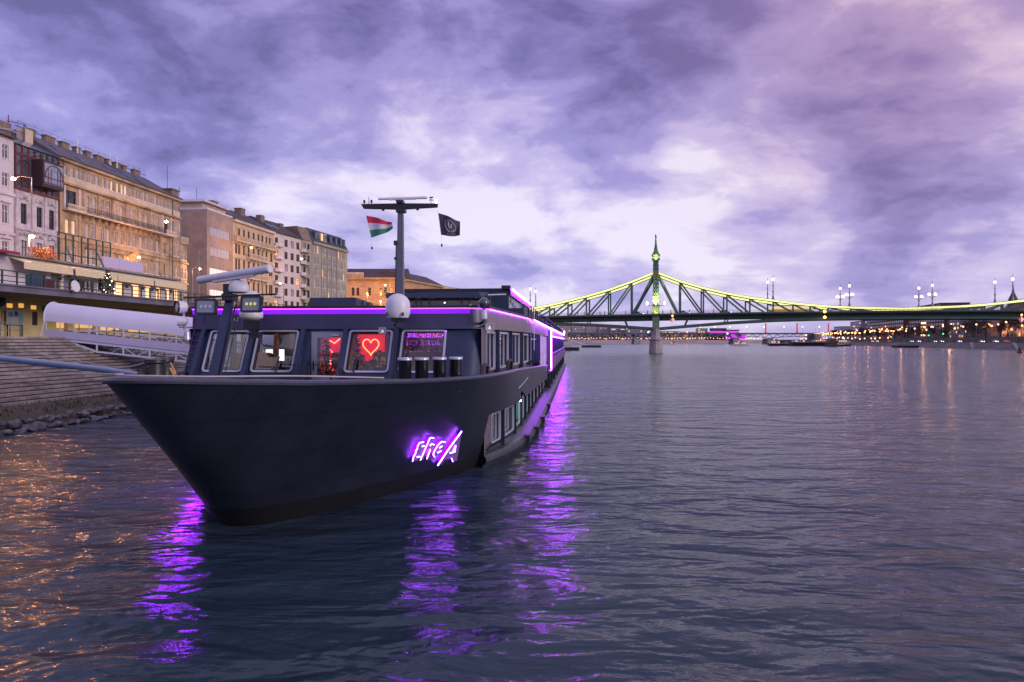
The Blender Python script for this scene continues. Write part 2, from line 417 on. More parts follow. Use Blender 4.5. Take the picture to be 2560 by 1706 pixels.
m_glside = glass('side_glass', (0.30, 0.33, 0.38), 0.32, 0.02)
m_teal = mat('teal_curtain_glow', (0.02, 0.30, 0.32), 0.7, var=0.3, vscale=6, emit=(0.05, 0.55, 0.58), estr=1.1)  # emission puts the cabin light into the curtain cloth

ship = thing('cruise_ship', 'black river cruise ship with purple light strips moored bow first towards the viewer', 'ship', SO, SANG)
XC = 0.4     # hull centreline
G = [(0,-12.0),(0.45,-11.85),(0.85,-11.4),(1.4,-10.6),(2.1,-9.5),(3.0,-8.1),(3.8,-6.8),(4.6,-5.3),(5.2,-3.8),(5.55,-2.0),(5.75,0),(5.8,2.5),(5.8,6.5)]
W = [(0,-7.85),(0.4,-7.75),(0.8,-7.4),(1.5,-6.5),(2.35,-5.0),(3.2,-3.2),(4.1,-1.0),(4.9,1.2),(5.5,3.6),(5.8,6.5)]
NU = 40
Gc = resample(catmull([(a, b, 0) for a, b in G]), NU); Wc = resample(catmull([(a, b, 0) for a, b in W]), NU)
ZG = [(-12, 3.78), (-11, 3.70), (-9.2, 3.57), (-6.3, 3.45), (-2.8, 3.41), (0, 3.39), (4, 3.32), (16, 2.96), (30, 2.55), (33, 2.45)]
def hull_pt(i, t):   # t 0 waterline, 1 gunwale
    g, w_ = Gc[i], Wc[i]; e = t ** 1.08 if t > 0 else t
    return w_.x + (g.x - w_.x) * e, w_.y + (g.y - w_.y) * e
def edge_z(a): return interp([(0, 2.05), (16, 1.72), (30, 1.45), (38, 1.35)], a)
def side_hull(sg):
    mb = MB(); ts = [-0.2, 0, 0.08, 0.14, 0.22, 0.34, 0.46, 0.58, 0.70, 0.8, 0.9, 1.0]
    cut = next(i for i in range(NU) if Wc[i].y > 0.2)      # aft of here only the upper plating
    def P(i, t):
        x, y = hull_pt(i, t); z = interp(ZG, Gc[i].y) * t
        return (XC + sg * max(0, x), y, z)
    for i in range(NU - 1):
        for j in range(len(ts) - 1):
            if i >= cut and P(i, ts[j])[2] < 1.9: continue
            mb.m = 1 if ts[j+1] <= 0.14 else 0
            mb.quad(P(i, ts[j]), P(i+1, ts[j]), P(i+1, ts[j+1]), P(i, ts[j+1]))
    mb.m = 0
    # upper plating carried aft
    prev = None; z0 = min(P(NU-1, t)[2] for t in ts if P(NU-1, t)[2] >= 1.9)
    for a in (6.5, 9, 12, 16, 20, 25, 30, 33.0):
        cur = (a, edge_z(a) if a > 7 else z0, interp(ZG, a))
        if prev: X_ = XC + sg*5.8; mb.quad((X_, prev[0], prev[1]), (X_, a, cur[1]), (X_, a, cur[2]), (X_, prev[0], prev[2]))
        prev = cur
    return mb
hb = MB()
for sg in (1, -1):
    s_ = side_hull(sg); o_ = len(hb.v); hb.v += s_.v; hb.f += [tuple(i + o_ for i in f) for f in s_.f]; hb.mi += s_.mi
hull = hb.build('hull', [m_hull, m_boot], ship, smooth=True)
HULL_BVH = BVHTree.FromPolygons([Vector(v) for v in hb.v], hb.f)
# rounded gunwale rail and inner bulwark
line = [(Gc[i].x, Gc[i].y, interp(ZG, Gc[i].y)) for i in range(NU)] + [(5.8, a, interp(ZG, a)) for a in (9, 12, 16, 20, 25, 30, 33)]
full = [(-x, y, z) for x, y, z in reversed(line[1:])] + line; full = [(x + XC, y, z) for x, y, z in full]
mb = MB(); rows = []
for k, (x, y, z) in enumerate(full):
    p = Vector(full[max(k-1, 0)]); q = Vector(full[min(k+1, len(full)-1)]); d = q - p; d.z = 0; d.normalize(); inn = Vector((-d.y, d.x, 0))
    wd = 0.16 + 0.34 * max(0, 1 - abs(x - XC) / 2.4) * (1 if y < -9 else 0)
    c = Vector((x, y, z)); rows.append([c - inn*0.03 + Vector((0,0,-0.05)), c - inn*0.045, c - inn*0.02 + Vector((0,0,0.05)), c + inn*0.05 + Vector((0,0,0.07)), c + inn*wd + Vector((0,0,0.05)), c + inn*wd + Vector((0,0,-0.02)), c + inn*(wd+0.05) + Vector((0,0,-0.12))])
mb.loft(rows); mb.build('gunwale', mat('gunwale_paint', (0.05, 0.05, 0.075), 0.28, var=0.2), ship, smooth=True)
# foredeck
mb = MB(); dk = [hull_pt(i, 0.74) for i in range(NU)] + [(5.8, 33)]; dk = [(max(0, x - 0.18), y + (0.25 if y < -6 else 0)) for x, y in dk]
mb.quad(*([(XC - x, y, 2.68) for x, y in reversed(dk[1:])] + [(XC + x, y, 2.68) for x, y in dk])); mb.build('foredeck', m_deck, ship)
# hull recess: inner wall, ledge and rubbing strake
def rr(a): return interp([(0.2, 5.35), (2, 5.62), (4, 5.85), (6.5, 5.95), (200, 5.95)], a)
def rl(a): return interp([(0.2, 5.42), (1.5, 5.85), (4, 6.32), (6.5, 6.62), (9, 6.74), (14, 6.78), (106, 6.78), (112, 6.2)], a)
AA = [0.2, 1, 2, 3, 4, 5, 6.5, 8, 10, 13, 17, 22, 28, 38, 55, 75, 95, 112]
LOWW = [(1.0, 2.3), (2.9, 5.0), (5.6, 7.6), (8.2, 10.2), (10.9, 12.9), (13.6, 15.8), (16.5, 19), (20, 23), (24, 27), (28, 31)]
for sg, SH in ((1, 0.0), (-1, 0.8)):
    mb = MB(); hs = [(a, b, 0.78, 1.82 if a < 9 else 1.55 if a < 20 else 1.3) for a, b in LOWW] if sg == 1 else []
    holed_wall(mb, 0.2, 112, 0.40, 2.1, hs, 0.06, lambda x, y, z: (sg * (rr(x) - y) + SH, x, z))
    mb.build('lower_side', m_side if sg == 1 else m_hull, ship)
    mb = MB(); rows = []
    for a in AA:
        r, l = rr(a), rl(a); rows.append([(sg*q_+SH, a, z_) for q_, z_ in ((r-0.02,0.62),(l-0.30,0.50),(l-0.08,0.46),(l,0.34),(l,0.20),(l-0.12,0.08),(l-0.2,-0.4))])
    mb.loft(rows); mb.build('rubbing_strake', m_rub, ship, smooth=True)
    if sg == 1:
        for k, (a, b, c, d) in enumerate(hs):
            f = ring_frame(b - a + 0.08, d - c + 0.08, 0.12, 0.07, -0.05, 0.03)
            xa = (a + b) / 2; f.xf(Matrix.Translation((rr(xa) + 0.0, xa, (c + d) / 2)) @ Matrix.Rotation(R(90) - math.atan((rr(b)-rr(a))/(b-a)), 4, 'Z'))
            wo = f.build('hull_window', m_alu, ship, smooth=True)
            g = MB(); g.box(rr(a) - 0.09, rr(a) - 0.07, a, b, c, d); g2 = MB(); g2.quad((rr(a)-0.06, a, c), (rr(b)-0.06, b, c), (rr(b)-0.06, b, d), (rr(a)-0.06, a, d))
            g2.build('pane', m_gl, wo)
            cu = MB(); n_ = 14
            cu.loft([[(rr(a)-0.22 + 0.03*math.sin(i*2.1), a + (b-a)*i/n_, z) for i in range(n_+1)] for z in (c-0.05, d+0.05)])
            if k < 5: cu.build('curtain', m_teal, wo)
        # fins between the lower windows
        for k in range(len(LOWW)):
            a = LOWW[k][0] - 0.42 if k else 0.45; zt = edge_z(a) + 0.05
            if k == 0: continue
            MB().box(rr(a) - 0.05, min(6.17, rr(a) + 0.16), a, a + 0.14, 0.5, zt).build('hull_fin', m_hull, ship)
        for a in (34, 40, 48, 57, 67, 78, 90, 102):
            MB().box(5.9, 6.42, a, a + 0.5, 0.45, 1.75).build('hull_fin', m_hull, ship)
        for a in (5.2, 8.2, 12.5, 20): MB().box(rl(a)-0.2, rl(a)+0.16, a, a+0.7, 0.12, 0.48).build('fender_block', m_black, ship)
# aft hull side under the promenade
for sg in (1, -1):
    mb = MB(); mb.box(5.9 if sg > 0 else -5.4, 6.2 if sg > 0 else -5.1, 33.0, 112, 1.15, 2.0); mb.build('aft_hull_side', m_hull, ship)
MB().box(-5.3, 6.0, 111.2, 112, 0, 5.5).build('stern_wall', m_hull, ship)
mb = MB(); mb.box(6.0, 6.12, 6.6, 6.9, 1.80, 1.86); mb.build('side_lamp', mat('side_lamp_warm', (1,0.9,0.6), 0.5, emit=(1.0,0.85,0.50), estr=40), ship)
mb = MB(); mb.tube([(6.23, 4.2, 2.55), (6.235, 7, 2.62), (6.235, 9.6, 2.72)], 0.025, 6); mb.build('hull_handrail', m_alu, ship)

# ---- superstructure
RK = 0.46
FW = [(-4.58, -3.16), (-2.80, -1.31), (0.58, 2.12), (2.50, 4.04)]
DOOR = (-0.90, 0.34)
def Ff(x, y, z): return (x, -(4.95 - z) * RK + y, z)
holes = [(a, b, 3.42, 4.86) for a, b in FW] + [(DOOR[0], DOOR[1], 2.72, 4.90)]
mb = MB(); holed_wall(mb, -5.25, 4.65, 2.72, 4.95, holes, 0.10, Ff); mb.build('front_wall', m_navy, ship)
def roofplan(a): return interp([(0.65, 5.30), (4, 5.55), (11, 6.0), (200, 6.0)], a)
arc = [(4.65 + 0.65 * math.sin(R(t)), 0.65 - 0.65 * math.cos(R(t))) for t in range(0, 91, 9)]
mb = MB()
mb.loft([[(x, y - (4.95 - z) * RK * max(0.0, 1 - 0.0 * k), z) for k, (x, y) in enumerate(arc)] for z in (2.72, 3.4, 4.2, 4.95)])
mb.build('corner_panel', m_navy, ship, smooth=True)
FINS = [2.55, 5.6, 8.9, 12.2, 15.0, 17.4, 19.6, 21.8]
SWN = [(0.75, 2.35)] + [(a + 0.35, b - 0.22) for a, b in zip(FINS, FINS[1:])] + [(22.1, 24)]
mb = MB(); lo = -0.16
holed_wall(mb, lo, 112, 2.4, 4.95, [(a, b, 3.44, 4.84) for a, b in SWN], 0.10, lambda x, y, z: (roofplan(x) - y, x if x > 1 else x - 0*(4.95 - z), z))
mb.quad((5.3, 0.65, 4.95), (5.3, 0.65 - 0.7, 3.4), (5.3, 0.65 - 1.03, 2.72), (5.3, -0.1, 2.72), (5.3, 0.66, 3.4))
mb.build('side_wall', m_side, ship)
mb = MB(); PW = [(1.0,2.7),(3.1,4.9),(5.4,7.2)]
holed_wall(mb, -0.2, 112, 1.6, 4.95, [(a, b, 3.44, 4.84) for a, b in PW], 0.08, lambda x, y, z: (-5.36 + y, x, z)); mb.build('side_wall', m_navy, ship)
for a, b in PW: f = ring_frame(b-a+0.06, 1.46, 0.12, 0.09, -0.03, 0.03); f.xf(Matrix.Translation((-5.37,(a+b)/2,4.14)) @ Matrix.Rotation(R(90),4,'Z')); wo = f.build('side_window', m_alu, ship); MB().quad((-5.3,a,3.44),(-5.3,b,3.44),(-5.3,b,4.84),(-5.3,a,4.84)).build('pane', m_gl, wo)
mb = MB(); mb.loft([[(-5.25, -(4.95 - z) * RK, z) for z in (2.72, 4.95)], [(-5.36, 0.2, z) for z in (2.72, 4.95)]]); mb.build('side_wall', m_navy, ship)
# fascia and roof follow the plan outline
plan = [(-5.36, 112), (-5.36, 11), (-5.34, 4), (-5.30, 0.5), (-5.28, 0.0)] + [(x, y) for x, y in arc] + [(5.55, 4), (6.0, 11), (6.0, 112)]
def offset(pl, d):
    out = []
    for k, (x, y) in enumerate(pl):
        a = Vector(pl[max(k-1,0)]); b = Vector(pl[min(k+1,len(pl)-1)]); t = (b - a).normalized(); out.append((x + t.y * d, y - t.x * d))
    return out
mb = MB(); o1 = offset(plan, 0.10); o2 = offset(plan, 0.13); inn = offset(plan, -0.05)
nf = len(plan) - 4
mb.loft([[(x, y, 4.93) for x, y in inn[:nf]], [(x, y, 4.93) for x, y in o2[:nf]], [(x, y, 5.64) for x, y in o1[:nf]], [(x, y, 5.65) for x, y in inn[:nf]]])
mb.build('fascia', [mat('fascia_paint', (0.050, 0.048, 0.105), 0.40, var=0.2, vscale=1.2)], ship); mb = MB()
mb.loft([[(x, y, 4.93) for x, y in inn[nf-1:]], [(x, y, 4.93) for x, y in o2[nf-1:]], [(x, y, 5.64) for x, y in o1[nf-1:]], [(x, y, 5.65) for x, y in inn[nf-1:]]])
mb.build('side_fascia', [mat('side_fascia_sky_sheen', (0.15, 0.115, 0.135), 0.38, var=0.2, vscale=1.2)], ship)  # lighter tone puts the grazing sky reflection into the side colour
o3 = offset(plan, 0.24); o4 = offset(plan, -0.1); mb = MB()
mb.loft([[(x, y, 5.665) for x, y in inn], [(x, y, 5.665) for x, y in o3], [(x, y, 5.75) for x, y in o3], [(x, y, 5.77) for x, y in o4]])
mb.quad(*[(x, y, 5.77) for x, y in o4]); mb.build('roof', m_black, ship)
# light strips tucked under the roof lip
front_pts = [p for p in offset(plan, 0.150) if p[1] <= 4.2]
mb = MB(); mb.tube([(x, y, 5.642) for x, y in front_pts if y < 0.7 or x < 0], 0.009, 6); mb.build('roof_light_strip', m_purple, ship)
fb_ = [p for p in offset(plan, 0.125) if p[1] <= 0.7 and p[0] < 4.9]; mb = MB(); mb.loft([[(x, y, 5.46) for x, y in fb_], [(x, y, 5.62) for x, y in fb_]]); mb.build('fascia_wash_band', mat('wash_violet', (0.2, 0.05, 0.5), 0.5, emit=(0.22, 0.0, 0.86), estr=0.75), ship)  # glowing band stands in for the purple wash below the strip
mb = MB(); mb.tube([(roofplan(a) + 0.150, a, 5.642) for a in (0.8, 4, 11, 14)], 0.010, 6); mb.build('roof_light_strip', m_purple_soft, ship)
mb = MB(); mb.tube([(roofplan(a) + 0.27, a, 5.66) for a in (14, 20, 28, 37)], 0.035, 6); mb.tube([(6.3, 38.5, 5.66), (6.3, 111, 5.66)], 0.05, 6); mb.build('roof_light_strip', m_purple_hot, ship)
for a in FINS: MB().box(roofplan(a) - 0.02, roofplan(a) + 0.20, a - 0.06, a + 0.06, 3.22, 4.94).build('window_fin', m_navy, ship)
for (a, b) in SWN:
    f = ring_frame(b - a + 0.06, 1.46, 0.12, 0.09, -0.05, 0.03); xa = (a + b) / 2
    f.xf(Matrix.Translation((roofplan(xa) + 0.02, xa, 4.14)) @ Matrix.Rotation(R(90) - math.atan((roofplan(b)-roofplan(a))/(b-a)), 4, 'Z'))
    wo = f.build('side_window', m_alu, ship, smooth=True)
    MB().quad((roofplan(a)-0.05, a, 3.44), (roofplan(b)-0.05, b, 3.44), (roofplan(b)-0.05, b, 4.84), (roofplan(a)-0.05, a, 4.84)).build('pane', m_glside, wo)
# white door panels, neon pillar, promenade rail aft
for k in range(4):
    a = 25 + k * 2.5; p = MB(); p.box(6.01, 6.05, a, a + 2.3, 2.5, 4.85); p.box(6.05, 6.07, a + 0.1, a + 0.18, 3.4, 3.7); p.build('side_door', mat('pale_door', (0.45, 0.42, 0.52), 0.4), ship)
MB().box(6.02, 6.32, 37.2, 38.8, 2.0, 5.5).build('side_pillar', mat('pillar_paint', (0.16, 0.08, 0.24), 0.5), ship)
mb = MB(); mb.box(6.33, 6.40, 37.75, 38.15, 2.05, 4.95); mb.box(6.33, 6.40, 37.7, 38.4, 5.0, 5.50); mb.build('neon_pillar', m_purple_hot, ship)
mb = MB(); mb.tube([(6.25, 38.6, 4.95), (6.25, 111, 4.95)], 0.03, 6); mb.build('promenade_light_strip', m_purple_hot, ship)
mb = MB(); mb.box(6.2, 6.34, 110.6, 111.4, 5.7, 6.5); mb.build('stern_neon', m_purple_hot, ship)
for k in range(22):
    a = 41 + k * 3.2; MB().box(6.0, 6.22, a, a + 0.22, 2.0, 4.9).build('window_fin', m_navy, ship)
mb = MB(); mb.tube([(6.42, 39, 3.35), (6.42, 110, 3.35)], 0.035, 6); mb.tube([(6.42, 39, 2.9), (6.42, 110, 2.9)], 0.02, 5); mb.tube([(6.42, 39, 2.5), (6.42, 110, 2.5)], 0.02, 5)
for k in range(31): mb.box(6.395, 6.445, 39 + k*2.37, 39.07 + k*2.37, 2.0, 3.35)
mb.build('promenade_railing', mat('violet_rail', (0.30, 0.16, 0.42), 0.35), ship)
mb = MB(); mb.box(6.40, 6.43, 39, 110, 2.0, 2.85); mb.build('promenade_screen', mat('screen_mesh', (0.10, 0.06, 0.16), 0.5), ship)
MB().box(5.5, 6.5, 33, 111, 1.9, 2.0).build('promenade_deck', m_deck, ship)
# side cable tray post near the sun deck
mb = MB(); mb.tube([(6.3, 13.6, 6.4), (6.3, 13.6, 4.0)], 0.025, 6); mb.tube([(6.1, 13.2, 4.6), (6.4, 13.7, 4.6)], 0.02, 5); mb.build('side_pipe', m_white, ship)

# front window frames and panes, ribs, door
th = math.atan(RK)
for k, (a, b) in enumerate(FW):
    hgt = 1.44 / math.cos(th)
    f = ring_frame(b - a + 0.06, hgt + 0.06, 0.15, 0.075, -0.05, 0.03)
    f2 = ring_frame(b - a - 0.11, hgt - 0.11, 0.10, 0.022, -0.035, 0.03); 
    M = Matrix.Translation(Ff((a + b) / 2, 0, 4.14)) @ Matrix.Rotation(-th, 4, 'X'); f.xf(M); f2.xf(M)
    wo = f.build('front_window', m_alu, ship, smooth=True)
    f2.build('gasket', m_black, wo)
    pn = MB(); pn.quad(Ff(a, 0.05, 3.42), Ff(b, 0.05, 3.42), Ff(b, 0.05, 4.86), Ff(a, 0.05, 4.86)); pn.build('pane', m_gl, wo)
    if k in (1, 2):
        wi = MB(); cx = a + (0.95 if k == 1 else 0.35); wi.tube([Ff(cx, -0.08, 3.38), Ff(cx + 0.05, -0.10, 3.8), Ff(cx + 0.28, -0.10, 3.78)], 0.02, 6)
        wi.tube([Ff(cx - 0.02, -0.09, 3.45), Ff(cx + 0.02, -0.09, 3.95)], 0.028, 5); wi.build('wiper', m_black, wo)
for r in (-4.82, -2.98, -1.10, 0.46, 2.28):
    mb = MB(); w_ = 0.075
    mb.hexa([Ff(r-w_,-0.02,2.72), Ff(r+w_,-0.02,2.72), Ff(r+w_,-0.30,2.72), Ff(r-w_,-0.30,2.72), Ff(r-w_,0.05,4.93), Ff(r+w_,0.05,4.93), Ff(r+w_,-0.20,4.93), Ff(r-w_,-0.20,4.93)])
    mb.build('front_rib', m_navy, ship)
m_door = mat('door_paint', (0.36, 0.36, 0.46), 0.4, var=0.08)
mb = MB(); holed_wall(mb, DOOR[0] + 0.03, DOOR[1] - 0.02, 2.74, 4.84, [(-0.66, 0.20, 3.28, 4.62)], 0.05, lambda x, y, z: (x, y - 0.02, z))
dr = mb.build('front_door', m_door, ship)
MB().box(-0.66, 0.20, 0.0, 0.012, 3.28, 4.62).build('pane', m_gl, dr)
mb = MB(); mb.box(-0.80, -0.765, -0.07, -0.03, 3.45, 3.78); mb.tube([(-0.78, -0.09, 3.66), (-0.58, -0.09, 3.67)], 0.014, 6); mb.build('handle', m_black, dr)
mb = MB(); mb.box(-0.10, 0.18, -0.09, -0.03, 4.68, 4.74); mb.tube([(0.0, -0.06, 4.74), (0.12, -0.05, 4.80)], 0.012, 5); mb.build('door_closer', m_white, dr)
MB().box(DOOR[0]-0.02, DOOR[1]+0.02, -0.05, 0.06, 4.85, 4.93).build('door_head', m_navy, ship)
for x in (DOOR[0]-0.01, DOOR[1]+0.01): MB().hexa([(x-0.03, -1.0, 2.72), (x+0.03, -1.0, 2.72), (x+0.03, 0.05, 2.72), (x-0.03, 0.05, 2.72), (x-0.03, 0.02, 4.93), (x+0.03, 0.02, 4.93), (x+0.03, 0.05, 4.93), (x-0.03, 0.05, 4.93)]).build('door_jamb', m_navy, ship)
# interior shell
mb = MB(); mb.box(-5.15, 5.15, 0.12, 7.6, 2.74, 2.80); mb.build('cabin_floor', m_floor, ship)
mb = MB(); mb.box(-5.15, 5.15, 0.12, 7.6, 5.30, 5.36); mb.build('cabin_ceiling', mat('ceiling_lining', (0.22, 0.18, 0.19), 0.7), ship)
mb = MB(); mb.box(-5.15, 5.15, 7.55, 7.62, 2.8, 5.3); mb.build('cabin_back_wall', m_wall_in, ship)
mb = MB(); mb.box(-2.35, -2.25, 4.4, 7.55, 2.8, 5.3); mb.box(-4.1, -3.85, 5.6, 5.85, 2.8, 5.3); mb.box(-3.35, -3.2, 6.4, 6.6, 2.8, 5.3); mb.box(1.3, 1.45, 3.0, 3.15, 2.8, 5.3); mb.build('cabin_partition', mat('partition', (0.20, 0.19, 0.24), 0.5), ship)
mb = MB()
for x, y in ((-4.3,2.2),(-2.8,2.2),(-1.3,2.6),(0.4,1.8),(2.0,2.2),(3.6,2.4),(0.3,3.7),(-4.3,5.2),(-1.2,5.0),(2.4,5.0)): mb.lathe([(0.001, 5.27), (0.10, 5.26), (0.10, 5.30)], (x, y, 0), 10)
mb.build('ceiling_and_fill_spots', m_warm, ship)  # includes an extra spot added to brighten the seated person
mb = MB()     # warm curtains
for x0, x1, y in ((-3.75, -3.55, 3.2), (-5.05, -4.85, 3.0), (-2.9, -2.75, 4.0)):
    mb.loft([[(x0 + (x1-x0)*i/10, y + 0.04*math.sin(i*1.9), z) for i in range(11)] for z in (2.8, 5.25)])
mb.build('curtain', mat('warm_curtain', (0.55, 0.30, 0.14), 0.8, var=0.2), ship)

# ---- roof things fixed to the ship: air-conditioning box, mast, pavilion, bulwark
b = MB(); b.hexa([(-2.62,3.6,5.64),(-0.40,3.6,5.64),(-0.40,6.2,5.64),(-2.62,6.2,5.64),(-2.42,3.75,6.30),(-0.48,3.75,6.30),(-0.48,6.1,6.20),(-2.42,6.1,6.20)])
ro = b.build('roof_locker', m_navy, ship)
mb = MB(); mb.box(-0.455, -0.415, 4.5, 4.56, 5.68, 6.20); mb.box(-0.455, -0.415, 5.3, 5.34, 5.68, 6.15); mb.build('locker_seam', m_black, ro)
MX, MY = 0.80, 6.1
mb = MB(); mb.hexa([(MX-0.19,MY-0.15,5.6),(MX+0.15,MY-0.15,5.6),(MX+0.15,MY+0.15,5.6),(MX-0.19,MY+0.15,5.6),(MX-0.11,MY-0.10,10.25),(MX+0.12,MY-0.10,10.25),(MX+0.12,MY+0.10,10.25),(MX-0.11,MY+0.10,10.25)])
mast = mb.build('mast', mat('mast_paint', (0.10, 0.11, 0.15), 0.4, var=0.15), ship)
mb = MB(); mb.tube([(MX-0.22,MY-0.12,5.9),(MX-0.16,MY-0.12,8.9)], 0.03, 6); mb.box(MX-0.26,MX-0.12,MY-0.22,MY-0.08,8.75,8.95); mb.box(MX-0.24,MX-0.14,MY-0.2,MY-0.08,8.1,8.22); mb.build('mast_cable', m_black, mast)
mb = MB(); mb.hexa([(MX-1.68,MY-0.09,10.43),(MX,MY-0.1,10.36),(MX,MY+0.1,10.36),(MX-1.68,MY+0.09,10.43),(MX-1.78,MY-0.1,10.62),(MX,MY-0.12,10.62),(MX,MY+0.12,10.62),(MX-1.78,MY+0.1,10.62)])
mb.hexa([(MX,MY-0.1,10.36),(MX+1.66,MY-0.09,10.43),(MX+1.66,MY+0.09,10.43),(MX,MY+0.1,10.36),(MX,MY-0.12,10.62),(MX+1.68,MY-0.1,10.58),(MX+1.68,MY+0.1,10.58),(MX,MY+0.12,10.62)])
mb.box(MX-0.17,MX+0.22,MY-0.2,MY+0.2,10.22,10.36); mb.box(MX-0.85,MX-0.75,MY-0.06,MY+0.06,10.32,10.42); mb.box(MX+0.72,MX+0.82,MY-0.06,MY+0.06,10.32,10.42)
mb.build('mast_crossbar', m_black, ship)
mb = MB(); mb.box(MX-0.14,MX+0.16,MY-0.3,MY+0.1,10.62,10.74); bo = mb.build('mast_radar_base', m_navy, ship)
def radar(parent, c, L, r, yaw, tilt, m1):
    d = Vector((math.cos(yaw), math.sin(yaw), tilt)).normalized(); c = Vector(c)
    q = MB(); q.cone(c - d*(L/2), c + d*(L/2 - 0.03), r*0.92, r, 16); q.cone(c + d*(L/2-0.03), c + d*(L/2), r, r*0.9, 16)
    s = Vector((-d.y, d.x, 0)).normalized(); q.beam(c - d*(L*0.28) - Vector((0,0,r*1.0)), c + d*(L*0.28) - Vector((0,0,r*1.0)), r*1.1, r*0.5)
    return q.build('radar_bar', m1, parent, smooth=True)
radar(bo, (MX+0.12, MY-0.1, 10.84), 2.15, 0.062, 0.25, 0.06, m_white)
for dx, m_ in ((-1.66, m_black), (-1.33, m_redpanel)):
    mb = MB(); mb.lathe([(0.02,0),(0.02,0.08),(0.05,0.10),(0.05,0.2),(0.03,0.22)], (MX+dx, MY, 10.6), 10); mb.build('signal_lamp', m_black, ship)
mb = MB(); mb.tube([(MX-1.45,MY,10.6),(MX-1.45,MY,10.95)], 0.015, 5); mb.build('whip_aerial', m_black, ship)
mb = MB(); mb.lathe([(0.02,0),(0.02,0.06),(0.05,0.07),(0.05,0.17),(0.001,0.2)], (MX+1.60, MY, 10.58), 10); mb.build('mast_head_lamp', mat('mast_lamp', (1,0.8,0.6), 0.5, emit=(1.0,0.66,0.40), estr=14), ship)
mb = MB(); mb.tube([(MX+1.38,MY,10.58),(MX+1.38,MY,10.86)], 0.012, 5)
for t in (20, 140, 260):
    e_ = Vector((math.cos(R(t))*0.08, math.sin(R(t))*0.08, 0.0)); mb.tube([(MX+1.38,MY,10.76), Vector((MX+1.38,MY,10.76))+e_], 0.008, 4); mb.ball(Vector((MX+1.38,MY,10.76))+e_, 0.028, 6)
mb.beam((MX+1.30,MY,10.86), (MX+1.47,MY,10.88), 0.015, 0.06); mb.build('wind_gauge', m_black, ship)
# pavilion on the sun deck
pv = MB()
PX0, PX1, PY0, PY1 = -2.75, 4.25, 21.0, 40.5
mb = MB(); mb.box(PX0-0.1, PX1, PY0+0.3, PY1, 7.75, 8.0); mb.box(PX1-0.55, PX1+0.02, PY0-0.1, PY0+0.5, 7.92, 8.16); mb.box(PX0-0.55, PX0+0.6, PY0+0.1, PY0+0.9, 7.78, 7.98); mb.build('pavilion_roof', m_black, ship)
mb = MB(); mb.hexa([(PX0-0.9,PY0-1.6,7.28),(PX1-1.6,PY0-1.6,7.28),(PX1-1.2,PY0+0.4,7.28),(PX0-0.9,PY0+0.4,7.28),(PX0-0.9,PY0-1.5,7.62),(PX1-1.9,PY0-1.5,7.62),(PX1-1.3,PY0+0.4,7.76),(PX0-0.9,PY0+0.4,7.76)]); mb.build('pavilion_canopy', m_navy, ship)
mb = MB(); mb.box(PX1-1.25, PX1-0.12, PY0, PY0+0.08, 5.7, 7.74); mb.box(PX0, PX1, PY1-0.1, PY1, 5.7, 7.75); mb.box(PX0, PX0+0.05, PY0, PY1, 5.7, 7.75)
mb.build('pavilion_wall', m_navy, ship)
for x in (-2.6, -2.1, -1.75, -1.2, 0.9, 1.5, 2.2, 2.75):
    MB().box(x, x + (0.10 if x not in (0.9,) else 0.22), PY0-0.1, PY0, 5.7, 7.3).build('pavilion_post', mat('post_tan', (0.30, 0.27, 0.27), 0.5), ship)
MB().quad((PX0, PY0, 5.7), (PX1-1.25, PY0, 5.7), (PX1-1.25, PY0, 7.5), (PX0, PY0, 7.5)).build('pavilion_glass', glass('smoked_glass', (0.25, 0.26, 0.3), 0.06), ship)
for k in range(11):
    a = PY0 + 0.35 + k * 1.82; w = MB(); w.box(PX1-0.12, PX1-0.06, a, a+0.16, 5.7, 7.6); fo = w.build('pavilion_side_post', m_alu, ship)
    if k < 10: MB().quad((PX1-0.1, a+0.16, 5.7), (PX1-0.1, a+1.82, 5.7), (PX1-0.1, a+1.82, 7.5), (PX1-0.1, a+0.16, 7.5)).build('pane', m_glside, fo)
mb = MB(); mb.box(PX1+0.0, PX1+0.05, PY0+0.1, PY1, 7.52, 7.90); mb.build('pavilion_fascia', mat('violet_fascia', (0.35, 0.10, 0.45), 0.5), ship)
mb = MB(); mb.tube([(PX1+0.14, PY0+0.5, 7.92), (PX1+0.14, PY1, 7.92)], 0.045, 6); mb.build('pavilion_light_strip', m_purple_hot, ship)
mb = MB(); 
for i in range(16): mb.ball((PX0 + 0.5 + (i*37 % 60)/60*5.2, PY0 + 1.5 + (i*23 % 50)/10, 6.5 + (i*17 % 11)/11*0.85), 0.045, 6)
mb.build('pavilion_ceiling_lamps', m_warm, ship)
mb = MB(); mb.tube([(PX1-1.3, PY0-1.2, 7.46), (PX1-0.15, PY0-1.0, 7.50)], 0.05, 8); mb.build('white_spar', m_white, ship)
mb = MB(); mb.box(-5.7, 5.86, 11.4, 11.5, 5.66, 6.20); mb.box(5.8, 5.9, 11.5, 34, 5.66, 6.32); mb.box(-5.9, -5.8, 11.5, 34, 5.66, 6.2)
mb.build('sun_deck_bulwark', m_navy, ship)
for a in (14.5, 16.8, 19.1, 21.4, 23.7, 26, 28.3, 30.6): MB().box(5.9, 5.96, a, a+0.12, 5.66, 6.6 if a > 16 else 6.32).build('bulwark_post', m_black, ship)
mb = MB(); mb.tube([(5.95, 34, 6.6), (5.95, 110, 6.6)], 0.04, 5); mb.tube([(5.95, 34, 6.15), (5.95, 110, 6.15)], 0.03, 5)
for k in range(34): mb.box(5.92, 5.98, 34+k*2.3, 34.08+k*2.3, 5.66, 6.6)
mb.build('sun_deck_railing', m_black, ship)
